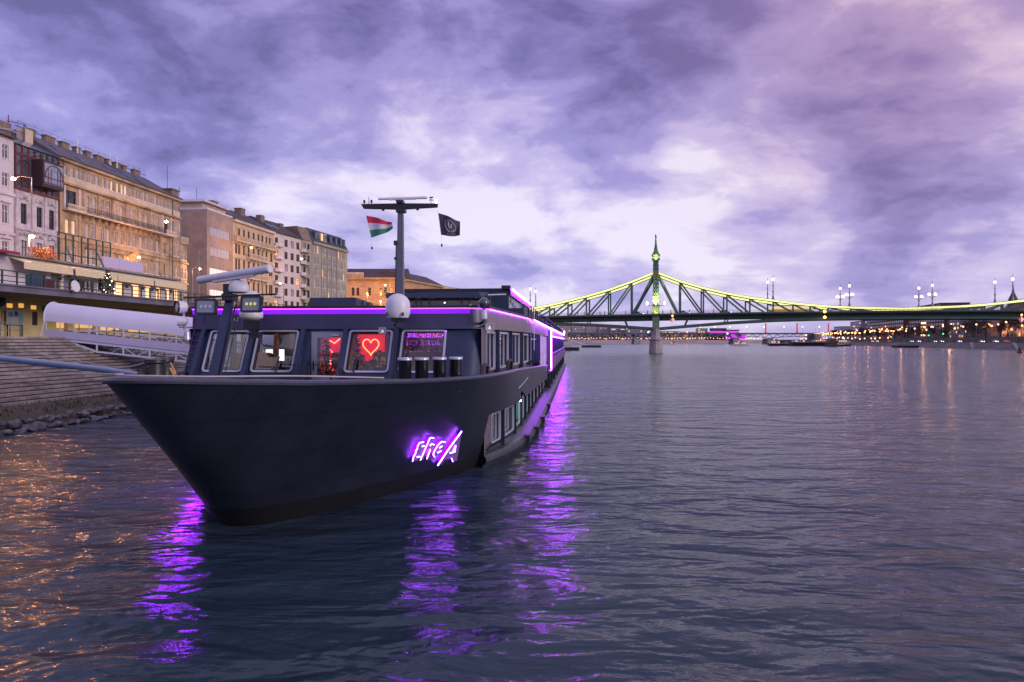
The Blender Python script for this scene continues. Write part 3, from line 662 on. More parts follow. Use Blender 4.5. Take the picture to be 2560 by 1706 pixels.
for a, h in ((44, 1.3), (58, 1.1), (72, 1.5), (90, 1.2)): MB().box(2.5, 5.6, a, a+4, 5.66, 5.66+h).build('deck_house', m_black, ship)

# ---- foredeck gear: raked fore mast with radar and floodlights
FX, FY = -2.8, -3.2
mb = MB(); mb.hexa([(FX+0.20,FY-1.0,2.7),(FX+0.52,FY-1.0,2.7),(FX+0.52,FY-0.75,2.7),(FX+0.20,FY-0.75,2.7),(FX+0.14,FY+0.52,5.92),(FX+0.38,FY+0.52,5.92),(FX+0.38,FY+0.68,5.92),(FX+0.14,FY+0.68,5.92)])
fm = mb.build('fore_mast', m_navy, ship)
mb = MB(); mb.tube([(FX+0.62,FY-0.98,2.75),(FX+0.48,FY+0.50,5.65)], 0.035, 6); mb.tube([(FX+0.72,FY-0.95,2.75),(FX+0.60,FY+0.2,4.8),(FX+0.52,FY+0.55,5.7)], 0.014, 5); mb.build('mast_conduit', m_black, fm)
mb = MB(); mb.tube([(FX-1.28,FY+0.5,5.90),(FX+2.0,FY+0.2,5.98)], 0.028, 8); mb.box(FX+0.08,FX+0.44,FY+0.35,FY+0.75,5.8,6.02); mb.build('mast_yard', m_black, fm)
mb = MB(); mb.lathe([(0.001,-0.05),(0.12,-0.05),(0.30,0.0),(0.33,0.10),(0.30,0.24),(0.20,0.36),(0.001,0.42)], (0,0,0), 20); mb.xf(Matrix.Translation((FX+0.55,FY+0.55,6.08)) @ Matrix.Diagonal((1.05,0.8,1,1)))
mb.build('radar_motor', m_white, ship, smooth=True)
mb = MB(); mb.box(FX+0.12,FX+0.34,FY+0.38,FY+0.6,6.02,6.33); mb.build('radar_gearbox', m_black, ship)
radar(ship, (FX+0.42, FY+0.5, 6.64), 3.0, 0.135, -0.30, 0.085, m_white)
def floodlight(cx, cy, cz, w, h, lit, yaw=0.0):
    M = Matrix.Translation((cx, cy, cz)) @ Matrix.Rotation(yaw, 4, 'Z') @ Matrix.Rotation(R(-6), 4, 'X')
    f = ring_frame(w, h, 0.07, 0.055, -0.08, 0.06)
    f.box(-w/2+0.05, w/2-0.05, 0.02, 0.10, -h/2+0.05, h/2-0.05)
    for i in range(9): f.box(-w/2+0.08+i*(w-0.18)/8, -w/2+0.10+i*(w-0.18)/8, 0.1, 0.16, -h/2+0.05, h/2-0.05)
    f.tube([(-w/2-0.02, 0.0, 0), (-w/2-0.03, 0.02, h/2+0.05), (w/2+0.03, 0.02, h/2+0.05), (w/2+0.02, 0, 0)], 0.015, 5)
    f.xf(M); fo = f.build('floodlight', m_black, ship)
    g = MB(); g.box(-w/2+0.055, w/2-0.055, -0.045, -0.04, -h/2+0.055, h/2-0.055); g.xf(M); g.build('lens', mat('flood_lens', (0.20, 0.23, 0.30), 0.2), fo)
    for i in (-1, 0, 1):
        e_ = MB(); e_.lathe([(0.001,0.0),(0.045,0.0),(0.05,0.012)], (0,0,0), 12, Matrix.Rotation(R(90), 4, 'X')); e_.xf(M @ Matrix.Translation((i*w*0.2, -0.055, 0)))
        e_.build('led', mat('led_yellow', (0.55, 0.50, 0.05), 0.4, emit=(0.9, 0.8, 0.1), estr=0.45) if lit else mat('led_off', (0.42, 0.44, 0.5), 0.25), fo)
floodlight(FX-0.42, FY+0.35, 5.60, 0.68, 0.50, False, R(8))
floodlight(FX+1.22, FY+0.10, 5.66, 0.70, 0.52, True, R(-4))
# satellite domes and bracket lamps
def dome(cx, cy, cz, r, h, nm, dark_ring=False):
    pr = [(r*0.55, 0), (r*0.86, 0.03), (r*0.97, 0.14), (r, 0.26), (r, h - r)] + [(r*math.cos(R(t)), h - r + r*math.sin(R(t))) for t in range(15, 91, 15)]
    pr[-1] = (0.001, h); mb = MB(); mb.lathe(pr, (cx, cy, cz), 28); o = mb.build(nm, m_white, ship, smooth=True)
    q = MB(); q.box(cx-0.30, cx-0.26, cy-r*0.93, cy-r*0.80, cz+0.08, cz+0.2); q.box(cx+0.26, cx+0.30, cy-r*0.95, cy-r*0.80, cz+0.08, cz+0.2); q.build('dome_clip', m_black, o); return o
dome(2.54, -0.95, 5.26, 0.42, 0.86, 'satellite_dome')
mb = MB(); mb.tube([(2.42,-1.1,2.72),(2.50,-0.95,5.18)], 0.035, 8); mb.box(2.35,2.75,-1.1,-0.75,5.16,5.26); mb.tube([(2.6,-0.4,4.9),(2.45,-0.8,4.98),(2.4,-0.9,5.08)], 0.03, 6); mb.build('dome_bracket', m_black, ship)
mb = MB(); mb.lathe([(0.20,0),(0.36,0.08),(0.39,0.12),(0.39,0.26),(0.37,0.30),(0.37,0.62),(0.30,0.92),(0.16,1.02),(0.001,1.05)], (-2.75,-0.75,5.22), 26)
d2 = mb.build('satellite_dome', mat('cream_plastic', (0.60, 0.57, 0.55), 0.4), ship, smooth=True)
me = text_mesh('satcom', 0.06, 0.002, 'dome_text')
mb = MB(); mb.ball((-2.65, -1.125, 5.66), 0.03, 8); mb.build('dome_emblem', mat('emblem_blue', (0.05, 0.2, 0.5), 0.5), d2)
mb = MB(); mb.box(-2.95,-2.55,-0.95,-0.55,4.90,5.22); mb.tube([(-2.75,-0.3,4.7),(-2.75,-0.75,4.92)], 0.035, 6); mb.box(-2.75,-2.35,-1.05,-0.75,4.72,4.80); mb.box(-2.72,-2.38,-1.02,-0.8,4.60,4.72); mb.tube([(-2.5,-0.3,4.8),(-2.55,-0.8,4.8)],0.03,6); mb.build('dome_bracket', m_black, ship)
def worklight(cx, cy, cz, yaw=0, s=1.0):
    M = Matrix.Translation((cx, cy, cz)) @ Matrix.Rotation(yaw, 4, 'Z') @ Matrix.Scale(s, 4)
    f = ring_frame(0.24, 0.22, 0.02, 0.02, -0.05, 0.02); f.box(-0.1,0.1,0.02,0.06,-0.09,0.09); f.tube([(0.13,0,0),(0.17,0.05,-0.1),(0.05,0.1,-0.16)], 0.012, 5); f.xf(M); o = f.build('work_light', m_alu, ship)
    g = MB(); g.box(-0.1,0.1,-0.02,-0.015,-0.09,0.09); g.xf(M); g.build('lens', mat('work_lens', (0.35,0.36,0.4), 0.15), o)
    g = MB(); g.prism([(-0.05,-0.06),(0.06,-0.06),(0.012,0.045)], -0.03, -0.022); g.xf(M); g.build('bulb', mat('bulb_dim', (0.6,0.55,0.3), 0.4, emit=(1,0.85,0.5), estr=0.5), o)
worklight(1.98, -0.85, 4.86)
worklight(5.62, -0.5, 4.98, R(20), 1.15)
# searchlight on the right corner, horns on the left corner
mb = MB(); mb.lathe([(0.001,0.16),(0.14,0.14),(0.2,0.02),(0.2,-0.12)], (0,0,0), 20, Matrix.Rotation(R(80), 4, 'X')); mb.xf(Matrix.Translation((5.42,-0.35,5.82)))
sl_ = mb.build('searchlight', m_black, ship, smooth=True)
mb = MB(); mb.ball((5.42,-0.42,5.82), 0.18, 16); mb.build('lens', mat('dark_lens', (0.06,0.07,0.09), 0.1, coat=0.5), sl_, smooth=True)
mb = MB(); mb.lathe([(0.10,0),(0.11,0.04),(0.10,0.28),(0.07,0.32)], (5.42,-0.3,5.26), 16); mb.build('searchlight_base', m_white, ship, smooth=True)
mb = MB(); mb.tube([(5.2,0.2,5.1),(5.42,-0.3,5.2)], 0.05, 8); mb.tube([(5.25,0.1,5.0),(5.62,-0.45,5.05)], 0.03, 6); mb.build('lamp_bracket', m_black, ship)
def horn(cx, cy, cz, r, yaw, m_face, L=0.34):
    M = Matrix.Translation((cx, cy, cz)) @ Matrix.Rotation(yaw, 4, 'Z') @ Matrix.Rotation(R(90), 4, 'X')
    mb = MB(); mb.lathe([(r*0.9, L*0.5), (r*1.02, L*0.45), (r, 0), (r*0.9, -L*0.4), (r*0.4, -L*0.55), (0.001, -L*0.55)], (0,0,0), 20, None); mb.xf(M); o = mb.build('searchlight', m_white, ship, smooth=True)
    q = MB(); q.lathe([(0.001, L*0.2), (r*0.35, L*0.25), (r*0.93, L*0.62), (r*1.04, L*0.62), (r*1.04, L*0.44)], (0,0,0), 20); q.xf(M); q.build('hood', m_face, o, smooth=True)
horn(-5.62, -0.25, 5.72, 0.22, R(-38), m_black)
horn(-5.52, -0.35, 5.22, 0.17, R(-60), m_white, 0.3)
mb = MB(); mb.tube([(-5.55,-0.2,4.9),(-5.58,-0.2,5.55)], 0.04, 8); mb.tube([(-5.7,-0.3,5.0),(-5.2,0.1,5.0)], 0.03, 6); mb.lathe([(0.13,0.0),(0.10,0.28),(0.05,0.3)], (-5.35,-0.35,4.55), 12); mb.build('lamp_bracket', m_alu, ship)
# ladder on the left corner, hull access steps
mb = MB()
for k in range(11):
    z = 3.0 + k*0.215; y = -(4.95 - min(z,4.95))*RK - 0.10; mb.tube([(-5.2, y, z), (-4.86, y, z+0.0)], 0.014, 5)
for x in (-5.22, -4.84): mb.tube([(x, -(4.95-3.0)*RK-0.10, 2.9), (x, -0.10, 4.95), (x, -0.16, 5.5)], 0.016, 5)
mb.build('ladder', mat('ladder_violet', (0.10, 0.05, 0.18), 0.4), ship)
# hashtag lettering on the fascia
me = text_mesh('#TimeforU', 0.30, 0.006, 'lettering'); o = obj('fascia_lettering', me, ship, (-4.22, -0.155, 5.22), (R(90), 0, 0)); me.materials.append(mat('letter_white', (0.85,0.85,0.9), 0.5)); o.scale = (0.50, 0.66, 1)
# deck canisters by the right gunwale, twin bollards at the bow, fairlead lamps
for k, (x, y) in enumerate(((3.84,-5.1),(4.25,-4.8),(4.68,-4.4),(5.08,-4.0))):
    z0 = 3.02; mb = MB(); mb.lathe([(0.20,0),(0.205,0.03),(0.185,0.05),(0.185,0.93),(0.19,0.94)], (x,y,z0), 22)
    dm = mb.build('deck_canister', mat('canister_black', (0.012,0.013,0.016), 0.16, coat=0.4), ship, smooth=True)
    q = MB(); q.lathe([(0.195,0.94),(0.205,0.95),(0.205,1.0),(0.19,1.02),(0.001,1.02)], (x,y,z0), 22); q.build('cap', m_alu, dm, smooth=True)
MB().hexa([(3.0,-5.5,2.9),(4.1,-5.5,2.9),(5.3,-3.6,2.9),(4.0,-3.6,2.9),(3.0,-5.5,3.02),(4.1,-5.5,3.02),(5.3,-3.6,3.02),(4.0,-3.6,3.02)]).build('canister_shelf', m_deck, ship)
for x, y in ((-0.52,-9.7),(-0.85,-8.85)):
    mb = MB(); mb.lathe([(0.21,0),(0.19,0.04),(0.185,0.95),(0.21,0.98),(0.21,1.05),(0.001,1.08)], (x,y,3.05), 22); mb.box(x-0.2,x+0.2,y-0.2,y+0.2,2.66,3.06); mb.build('bollard', m_black, ship, smooth=True)
for x, y in ((-3.95,-4.75),(-0.15,-3.2),(0.35,-3.3),(1.4,-4.2),(1.75,-4.4),(-2.4,-3.5)):
    mb = MB(); mb.tube([(x,y,2.72),(x,y,3.72)], 0.035, 6)
    if x in (1.4, -0.15): mb.tube([(x-0.2,y,4.0),(x-0.2,y,3.76),(x+0.2,y,3.76),(x+0.2,y,4.0)], 0.02, 5)
    mb.build('deck_stanchion', m_black, ship)
for k in range(3): MB().box(-4.62+0.0, -4.32, -4.6+k*0.02, -4.3, 3.1+k*0.28, 3.34+k*0.28).build('switch_box', m_black, ship)
for x, y in ((5.75,-2.2),(6.02,3.2)):
    mb = MB(); mb.tube([(x-0.12,y-0.35,3.40),(x-0.08,y-0.3,3.68),(x-0.04,y,3.74),(x,y+0.35,3.66),(x,y+0.4,3.38)], 0.07, 8); mb.build('fairlead', m_black, ship, smooth=True)

# ---- glowing name sign on the bow, laid on the hull plating
Minv = (Matrix.Translation(SO) @ Matrix.Rotation(SANG, 4, 'Z')).inverted()
PORT = False
def on_hull(zx, zy, off):
    px_, py_ = 950 + zx*0.1594, 1000 + zy*0.1594; d = at(px_, py_, 10) - Vector((0,0,CAMH)); o_ = Minv @ Vector((0,0,CAMH)); dl = (Minv.to_3x3() @ d).normalized()
    h = HULL_BVH.ray_cast(o_, dl); n = h[1]; n = n if n.dot(dl) < 0 else -n
    p = h[0] + n*off
    return Vector((2*XC - p.x, p.y, p.z)) if PORT else p
STR = [[(475,932),(490,862),(528,792),(522,768),(548,742),(552,700),(582,642),(650,630)], [(545,868),(592,860)], [(625,700),(668,693)],
       [(597,915),(750,562),(806,566)], [(750,688),(775,662),(818,674)], [(698,895),(755,745)], [(985,632),(930,625),(868,685),(818,770),(797,830),(820,864)],
       [(895,725),(940,697)], [(868,802),(925,772)], [(868,1002),(1060,715),(1245,465)], [(1060,808),(1108,798),(1150,690),(1136,796)], [(1086,893),(1106,942)]]
FILL = [[(475,932),(555,928),(600,862),(660,700),(650,630),(582,642),(528,780)], [(597,915),(650,912),(700,780),(735,735),(698,895),(745,888),(800,740),(818,674),(775,655),(806,566),(750,562)],
        [(820,864),(862,858),(965,775),(990,650),(930,625),(868,685),(797,830)], [(868,1002),(942,990),(990,915),(1086,893),(1106,945),(1175,935),(1252,480),(1245,465),(1060,715)]]
HALO = [[(560,640),(480,800),(440,930),(520,960),(720,930),(800,980),(850,1030),(920,1030),(1010,970),(1110,990),(1200,930),(1265,450),(1180,420),(1060,600),(960,600),(830,560),(760,520),(640,570),(560,640)]]
def name_sign():
    sign = bpy.data.objects.new('bow_sign', None); scn.collection.objects.link(sign); sign.parent = ship
    for i, st in enumerate(STR):
        P = []
        for p, q in zip(st, st[1:]):
            for j in range(4): P.append((p[0] + (q[0]-p[0])*j/4, p[1] + (q[1]-p[1])*j/4))
        P.append(st[-1]); mb = MB(); mb.tube([on_hull(*p, 0.10) for p in P], 0.011 if i != 9 else 0.016, 8); mb.build('neon_stroke', m_neonw, sign, smooth=True)
    for fl in FILL:
        mb = MB(); mb.quad(*[on_hull(*p, 0.085) for p in fl]); mb.quad(*[on_hull(*p, 0.065) for p in reversed(fl)])
        mb.loft([[on_hull(*p, 0.085) for p in fl], [on_hull(*p, 0.065) for p in fl]], closed=True)
        mb.build('letter_face', mat('letter_violet', (0.06, 0.04, 0.11), 0.5, emit=(0.22, 0.13, 0.50), estr=0.35), sign)
    mb = MB()
    for fl in (FILL if PORT else []):
        cx = sum(p[0] for p in fl)/len(fl); cy = sum(p[1] for p in fl)/len(fl); lp = [(p[0]*0.86+cx*0.14-5, p[1]*0.86+cy*0.14-4) for p in fl]; lp.append(lp[0])
        mb.tube([on_hull(*p, 0.03) for p in lp], 0.010, 6)
    if not PORT:
        bp_ = [(560,570),(490,700),(450,850),(455,945),(520,955),(640,935),(770,915),(830,1000),(870,1030),(950,1005),(1000,950),(1090,960),(1180,950),(1262,470),(1200,430),(1080,400),(990,540),(930,590),(850,540),(760,500),(640,520)]
        for fl in FILL:
            cx = sum(p[0] for p in fl)/len(fl); cy = sum(p[1] for p in fl)/len(fl); lp = [(p[0]*0.8+cx*0.2, p[1]*0.8+cy*0.2) for p in fl]; mb.quad(*[on_hull(*p, 0.045) for p in lp])
    mb.build('back_light', mat('led_violet_port' if PORT else 'led_violet_back', (0.01,0.0,0.02), 0.5, emit=(0.26, 0.0, 1.0) if PORT else (0.22, 0.0, 1.0), estr=300 if PORT else 34), sign)
name_sign(); PORT = True; name_sign(); PORT = False
# ---------------------------------------------------------------- left bank: stepped quay, terrace, buildings
def uo(px_, w):   # distance along the bank at which lateral line w crosses an image column's bearing
    k = (px_ - 1280) / 1707; return (-w*_c - k*(-w*_s) * 1.0) / (k*_c + _s) if False else (-w*_c + k*w*_s) / (k*_c + _s)
m_stone = mat('quay_stone', (0.30, 0.245, 0.235), 0.75, var=0.45, vscale=0.9, bump=0.35, bscale=6, kind='courses', kargs=(1.0, 0.95, 50.0, 0.02, (0, 0, R(90))))
m_conc = mat('terrace_concrete', (0.20, 0.19, 0.20), 0.7, var=0.3, vscale=0.6)
m_under = mat('terrace_soffit', (0.34, 0.27, 0.17), 0.8, var=0.3, vscale=0.3)
m_asph = mat('quay_paving', (0.10, 0.09, 0.09), 0.8, var=0.3, vscale=0.5)
m_grass = mat('grass_ground', (0.060, 0.050, 0.028), 0.9, var=0.5, vscale=1.2, col2=(0.085, 0.062, 0.045), bump=0.8, bscale=9)
BROT = SANG
def bobj(mb, name, m, kind='structure', smooth=False, label=None, cat=None, group=None):
    o = mb.build(name, m, None, smooth, (0,0,0), (0,0,BROT))
    if kind: o['kind'] = kind
    if label: tag(o, label, cat, group)
    return o
U0, U1 = -10, 330
mb = MB(); n = 18
for i in range(n):
    w0, w1 = 38 - i*0.45, 38 - (i+1)*0.45; zt = 4.8 - i*0.212
    mb.m = 0; mb.box(-w0, -w1 + 0.05, U0, U1, zt - 0.15, zt); mb.m = 1; mb.box(-w0, -w1 - 0.03, U0, U1, zt - 0.30, zt - 0.15)
bobj(mb, 'quay_steps', [m_stone, mat('step_riser_dark', (0.07,0.06,0.06), 0.9)])  # recessed risers are darker than the treads
mb = MB(); mb.box(-54, -38, U0, U1, 4.2, 4.804); bobj(mb, 'lower_quay_road', m_asph)
mb = MB(); rows = []
random.seed(5)
for i in range(60):
    u = U0 + i*4.0; rows.append([(-30.2, u, 1.0), (-29.4, u + 1, 1.0 + random.uniform(-.05, .12)), (-28.6, u, 0.7 + random.uniform(-.08, .1)), (-27.4, u, -0.05), (-26.5, u, -0.6)])
mb.loft(rows); bobj(mb, 'bank_ground', m_grass)
mb = MB()
for i in range(2600):
    u = random.uniform(20, 95); w = random.uniform(28.5, 30.3); h = random.uniform(.08, .28); z = 1.0 if w > 29.3 else 0.7 + (w-28.5)*0.35
    a = random.uniform(0, 6.28); dx, dy = 0.05*math.cos(a), 0.05*math.sin(a); lx, ly = random.uniform(-.1,.1), random.uniform(-.1,.1)
    mb.quad((-w-dx, u-dy, z-.05), (-w+dx, u+dy, z-.05), (-w+lx, u+ly, z+h))
o = bobj(mb, 'grass', mat('grass_blades', (0.075, 0.062, 0.028), 0.8, var=0.5, vscale=2), 'stuff')
# riprap
rock_m = mat('riprap_rock', (0.15, 0.135, 0.14), 0.7, var=0.55, vscale=1.6, bump=0.5, bscale=5)
rmesh = []
for k in range(7):
    bm = bmesh.new(); bmesh.ops.create_icosphere(bm, subdivisions=2, radius=1.0)
    sc = Vector((random.uniform(.8,1.3), random.uniform(.7,1.1), random.uniform(.45,.75))); pl = [Vector((random.uniform(-1,1), random.uniform(-1,1), random.uniform(-1,1))).normalized() for _ in range(11)]
    for v in bm.verts:
        for p in pl:
            d = v.co.dot(p)
            if d > 0.48: v.co -= p * (d - 0.48)
        v.co = Vector((v.co.x*sc.x, v.co.y*sc.y, v.co.z*sc.z))
    me = bpy.data.meshes.new('rock'); bm.to_mesh(me); bm.free(); me.materials.append(rock_m); rmesh.append(me)
for k in range(210):
    u = 24 + (k % 105) * 0.42 + random.uniform(-.15, .15); row = k // 105
    w = 27.2 + row*0.65 + random.uniform(-.25, .25); s = random.uniform(.18, .42)
    if random.random() < 0.15: s *= 1.5
    o = obj('rock', rmesh[k % 7], None, BW(w, u, 0.10 + row*0.33 + random.uniform(-.04, .06)), (random.uniform(-.3,.3), random.uniform(-.3,.3), random.uniform(0,6.28)))
    o.scale = (s, s, s); tag(o, 'rough grey rock in the riprap band below the stone steps', 'rock', 'riprap rocks at the left water edge')
# diagonal stone kerbs of the old ramp
for k, w in enumerate((0.0, 0.8)):
    mb = MB(); mb.beam((-38.3, 55.5 + w*2, 4.85), (-32.6, 50.5 + w*2, 2.35), 0.35, 0.22)
    bobj(mb, 'ramp_kerb', m_conc, None, label=('pale diagonal kerb stone across the steps, nearer to the water' if k == 0 else 'pale diagonal kerb stone across the steps, farther behind its twin'), cat='kerb', group='diagonal kerbs on the quay steps')

# upper promenade slab with overhang, and rail
mb = MB(); mb.hexa([(-200,U0,8.05),(-48,U0,8.05),(-48,U1,8.05),(-200,U1,8.05),(-200,U0,8.70),(-42,U0,8.70),(-42,U1,8.70),(-200,U1,8.70)])
mb.m = 1; bobj(mb, 'upper_promenade', [m_conc])
mb = MB(); mb.quad((-50,U0,8.03),(-42.1,U0,8.22),(-42.1,U1,8.22),(-50,U1,8.03)); bobj(mb, 'promenade_soffit', m_under)
mb = MB(); mb.box(-42.12,-41.95,U0,U1,8.15,8.62); mb.box(-42.12,-41.80,U0,U1,8.62,8.74); bobj(mb, 'promenade_edge', mat('edge_paint', (0.13,0.12,0.16), 0.6, var=0.3, vscale=0.5))
mb = MB()
for z in (8.98, 9.36, 9.76): mb.beam((-42.2, U0+4, z), (-42.2, 160, z), 0.06, 0.06 if z < 9.7 else 0.08)
for i in range(118): mb.box(-42.25,-42.15, U0+4+i*1.35, U0+4.09+i*1.35, 8.72, 9.80)
bobj(mb, 'terrace_railing', mat('rail_green', (0.020,0.045,0.035), 0.5), None, label='long dark green metal railing along the edge of the upper promenade', cat='railing')

# ---- generic building parts
WC = {}
def win_mesh(w, h, style, lit):
    k = (round(w, 2), round(h, 2), style, lit)
    if k in WC: return WC[k]
    f = MB(); t = 0.07
    arch = style == 'arch'
    ff = {'white': mat('frame_white', (0.62,0.58,0.60), 0.5), 'brown': mat('frame_brown', (0.16,0.08,0.06), 0.5), 'arch': mat('frame_white', (0.6,0.58,0.6), 0.5), 'steel': mat('frame_steel', (0.5,0.5,0.58), 0.5), 'dark': mat('frame_dark', (0.05,0.05,0.06), 0.5), 'red': mat('frame_red', (0.20,0.035,0.03), 0.5)}[style]
    f.box(0, t, 0, 0.08, 0, h); f.box(w-t, w, 0, 0.08, 0, h); f.box(t, w-t, 0, 0.08, 0, t); f.box(t, w-t, 0, 0.08, h-t, h)
    if style != 'steel': f.box(w/2-t/2, w/2+t/2, 0.002, 0.07, t, h-t)
    if h > 1.2 and style != 'steel': f.box(t, w-t, 0.004, 0.065, h*0.66, h*0.66+t)
    if style == 'steel':
        nn = max(2, int(w/0.55))
        for i in range(1, nn): f.box(i*w/nn-0.04, i*w/nn+0.04, 0.002, 0.07, t, h-t)
    if style in ('white', 'arch'): f.box(-0.08, w+0.08, -0.22, 0.0, -0.12, 0.0)
    p = MB(); p.box(0.02, w-0.02, 0.085, 0.10, 0.02, h-0.02)
    pm = {0: mat('pane_dusk', (0.10,0.11,0.16), 0.12, spec=0.9, var=0.4, vscale=0.7), 1: mat('pane_warm', (0.5,0.35,0.2), 0.3, emit=(1.0,0.50,0.17), estr=1.1), 2: mat('pane_blind', (0.42,0.40,0.45), 0.5, var=0.15), 3: mat('pane_dark', (0.02,0.02,0.03), 0.15, spec=0.8),
          4: mat('pane_cool', (0.6,0.6,0.6), 0.3, emit=(1.0,0.80,0.55), estr=0.85)}[lit]
    WC[k] = (f.mesh('window', ff), p.mesh('pane', pm)); return WC[k]
def put_win(parent, x, z, w, h, style='white', lit=0, inset=0.13):
    a, b = win_mesh(w, h, style, lit); o = obj('window', a, parent, (x, inset, z)); obj('pane', b, o); return o
def building(label, cat, P0, P1, zb, zt, depth, m_wall, wins, roof=None, m_roof=None, name='apartment_building', side=0):
    """P0 near front corner, P1 far front corner (world xy). wins: (x,z,w,h,style,lit) in facade metres"""
    f = Vector((P1[0]-P0[0], P1[1]-P0[1], 0)); L = f.length; ang = math.atan2(f.y, f.x)
    b = thing(name, label, cat, (P0[0], P0[1], zb), ang); H = zt - zb
    mb = MB(); holed_wall(mb, 0, L, 0, H, [(x, x+w, z, z+h) for x, z, w, h, s_, l_ in wins], 0.24, lambda x, y, z: (x, y, z))
    mb.quad((0,0,0),(0,0,H),(0,depth,H),(0,depth,0)); mb.quad((L,0,0),(L,0,H),(L,depth,H),(L,depth,0)); mb.quad((0,depth,0),(L,depth,0),(L,depth,H),(0,depth,H)); mb.quad((0,0,H),(L,0,H),(L,depth,H),(0,depth,H))
    mb.build('wall', m_wall, b)
    for x, z, w, h, s_, l_ in wins: put_win(b, x, z, w, h, s_, l_)
    if roof:
        rh, ridge = roof; r = MB(); e = 0.45
        r.hexa([(-0.02,-e,H),(L+0.02,-e,H),(L+0.02,depth+e,H),(-0.02,depth+e,H),(-0.02,ridge,H+rh),(L+0.02,ridge,H+rh),(L+0.02,ridge+0.3,H+rh),(-0.02,ridge+0.3,H+rh)])
        r.build('roof', m_roof, b)
        g = MB(); g.tube([(0,-e-0.08,H+0.02),(L,-e-0.08,H+0.02)], 0.11, 6); g.build('gutter', mat('gutter_metal', (0.06,0.06,0.08), 0.5), b)
    return b, L, H
def band(b, L, z, h, p, m, x0=0.0, x1=None, name='cornice'):
    MB().box(x0, L if x1 is None else x1, -p, 0.0, z, z+h).build(name, m, b)
m_tan = mat('tan_plaster', (0.42, 0.29, 0.18), 0.8, var=0.50, vscale=0.35, bump=0.3, bscale=4)
m_tanl = mat('pale_plaster', (0.56, 0.44, 0.33), 0.8, var=0.22, vscale=0.4)
m_whitep = mat('white_plaster', (0.58, 0.51, 0.54), 0.8, var=0.15, vscale=0.4)
m_orn = mat('ornate_plaster', (0.50, 0.44, 0.48), 0.8, var=0.35, vscale=0.8, bump=0.5, bscale=3)
m_slate = mat('slate_roof', (0.105, 0.085, 0.105), 0.75, var=0.25, vscale=0.8, bump=0.4, bscale=8)
m_tile = mat('brown_tile_roof', (0.075, 0.050, 0.055), 0.8, var=0.3, vscale=0.8)
m_chim = mat('chimney_brick', (0.22, 0.15, 0.12), 0.85, var=0.35, vscale=1.5)
m_iron = mat('black_iron', (0.015, 0.016, 0.02), 0.5)
m_glassroof = mat('glazed_roof', (0.10, 0.13, 0.20), 0.15, spec=0.9, var=0.3, vscale=0.8)
WF = 70.0
def FP(u, w=WF): p = BW(w, u, 0); return (p.x, p.y)
# B0 pale house at the left frame edge
wins = []
Lb = 24.0; ub = 79.2 - Lb
for i in range(7):
    xw = Lb - 1.75 - i*3.1
    for z, h in ((27.0, 1.7), (23.6, 1.65), (19.0, 2.3), (14.6, 2.2), (11, 2)): wins.append((xw, z-8.7, 1.0, h, 'white', 0))
b, L, H = building('pale pinkish plaster house at the left edge with a brown roof', 'building', FP(ub), FP(79.2), 8.7, 29.7, 13, m_whitep, wins, (2.7, 6), m_tile)
for z in (22.5, 17.6): band(b, L, z-8.7, 0.35, 0.25, m_whitep)
for i in range(7): 
    xw = Lb-1.75-i*3.1; band(b, L, 21.55-8.7, 0.2, 0.3, m_whitep, xw-0.25, xw+1.25, 'window_hood')
    MB().prism([(xw-0.3, 17.1-8.7),(xw+1.3, 17.1-8.7),(xw+0.5, 17.65-8.7)], -0.3, 0.0).build('window_hood', m_whitep, b)
# B1 narrow ornate house with glazed attic storeys
wins = []
for xw in (0.95, 3.5, 5.6):
    for z, h in ((19.4, 2.6), (14.8, 2.5), (10.5, 2.2)): wins.append((xw, z-8.7, 0.95, h, 'dark', 3 if z > 19 else 2))
b, L, H = building('narrow ornate white house topped by dark red glazed attic storeys', 'building', FP(79.35), FP(86.45), 8.7, 23.6, 13, m_orn, wins)
m_redsteel = mat('oxide_red_steel', (0.13, 0.028, 0.028), 0.5, var=0.2)
mb = MB(); mb.box(0, L, -0.1, 13, 23.6-8.7, 29.3-8.7); mb.build('attic_glazing', mat('attic_glass', (0.05,0.055,0.09), 0.1, spec=0.9, var=0.5, vscale=0.5), b)
for z in (23.6, 25.2, 28.0): band(b, L, z-8.7, 0.28, 0.22, m_redsteel, name='attic_beam')
for i in range(8): MB().box(i*L/7-0.07, i*L/7+0.07, -0.2, 0, 23.6-8.7, 29.3-8.7).build('attic_mullion', m_redsteel, b)
# curved lights in the attic
for cx in (1.3, 5.9):
    for zc in (26.6-8.7, 24.1-8.7): MB().tube([(cx + 0.9*math.cos(R(t)), -0.22, zc + 0.9*math.sin(R(t))) for t in range(0, 181, 18)], 0.05, 5).build('arched_mullion', m_redsteel, b)
q = MB(); q.box(2.5, 6.1, -1.7, -0.1, 24.5-8.7, 27.9-8.7); bay = q.build('attic_bay', mat('bay_dark', (0.035,0.02,0.025), 0.4), b)
q = MB(); q.box(2.75, 5.95, -1.74, -1.70, 24.9-8.7, 27.6-8.7); q.build('bay_glass', mat('bay_glass', (0.20,0.22,0.32), 0.1, spec=1.0, var=0.4, vscale=1.2), bay)
q = MB(); q.tube([(4.35+1.55*math.cos(R(t)), -1.78, 25.7-8.7+1.75*math.sin(R(t))) for t in range(0,181,15)], 0.06, 5)
for z in (25.0, 25.7): q.box(2.7, 6.0, -1.80, -1.74, z-8.7, z-8.7+0.1)
for x in (3.3, 3.8, 4.9, 5.4): q.box(x, x+0.07, -1.79, -1.74, 24.9-8.7, 27.0-8.7)
q.build('bay_frame', m_redsteel, bay)
q = MB()
for z in (28.3, 28.8): q.tube([(2.5,-0.2,z-8.7),(2.5,-1.65,z-8.7),(6.1,-1.65,z-8.7),(6.1,-0.2,z-8.7)], 0.035, 5)
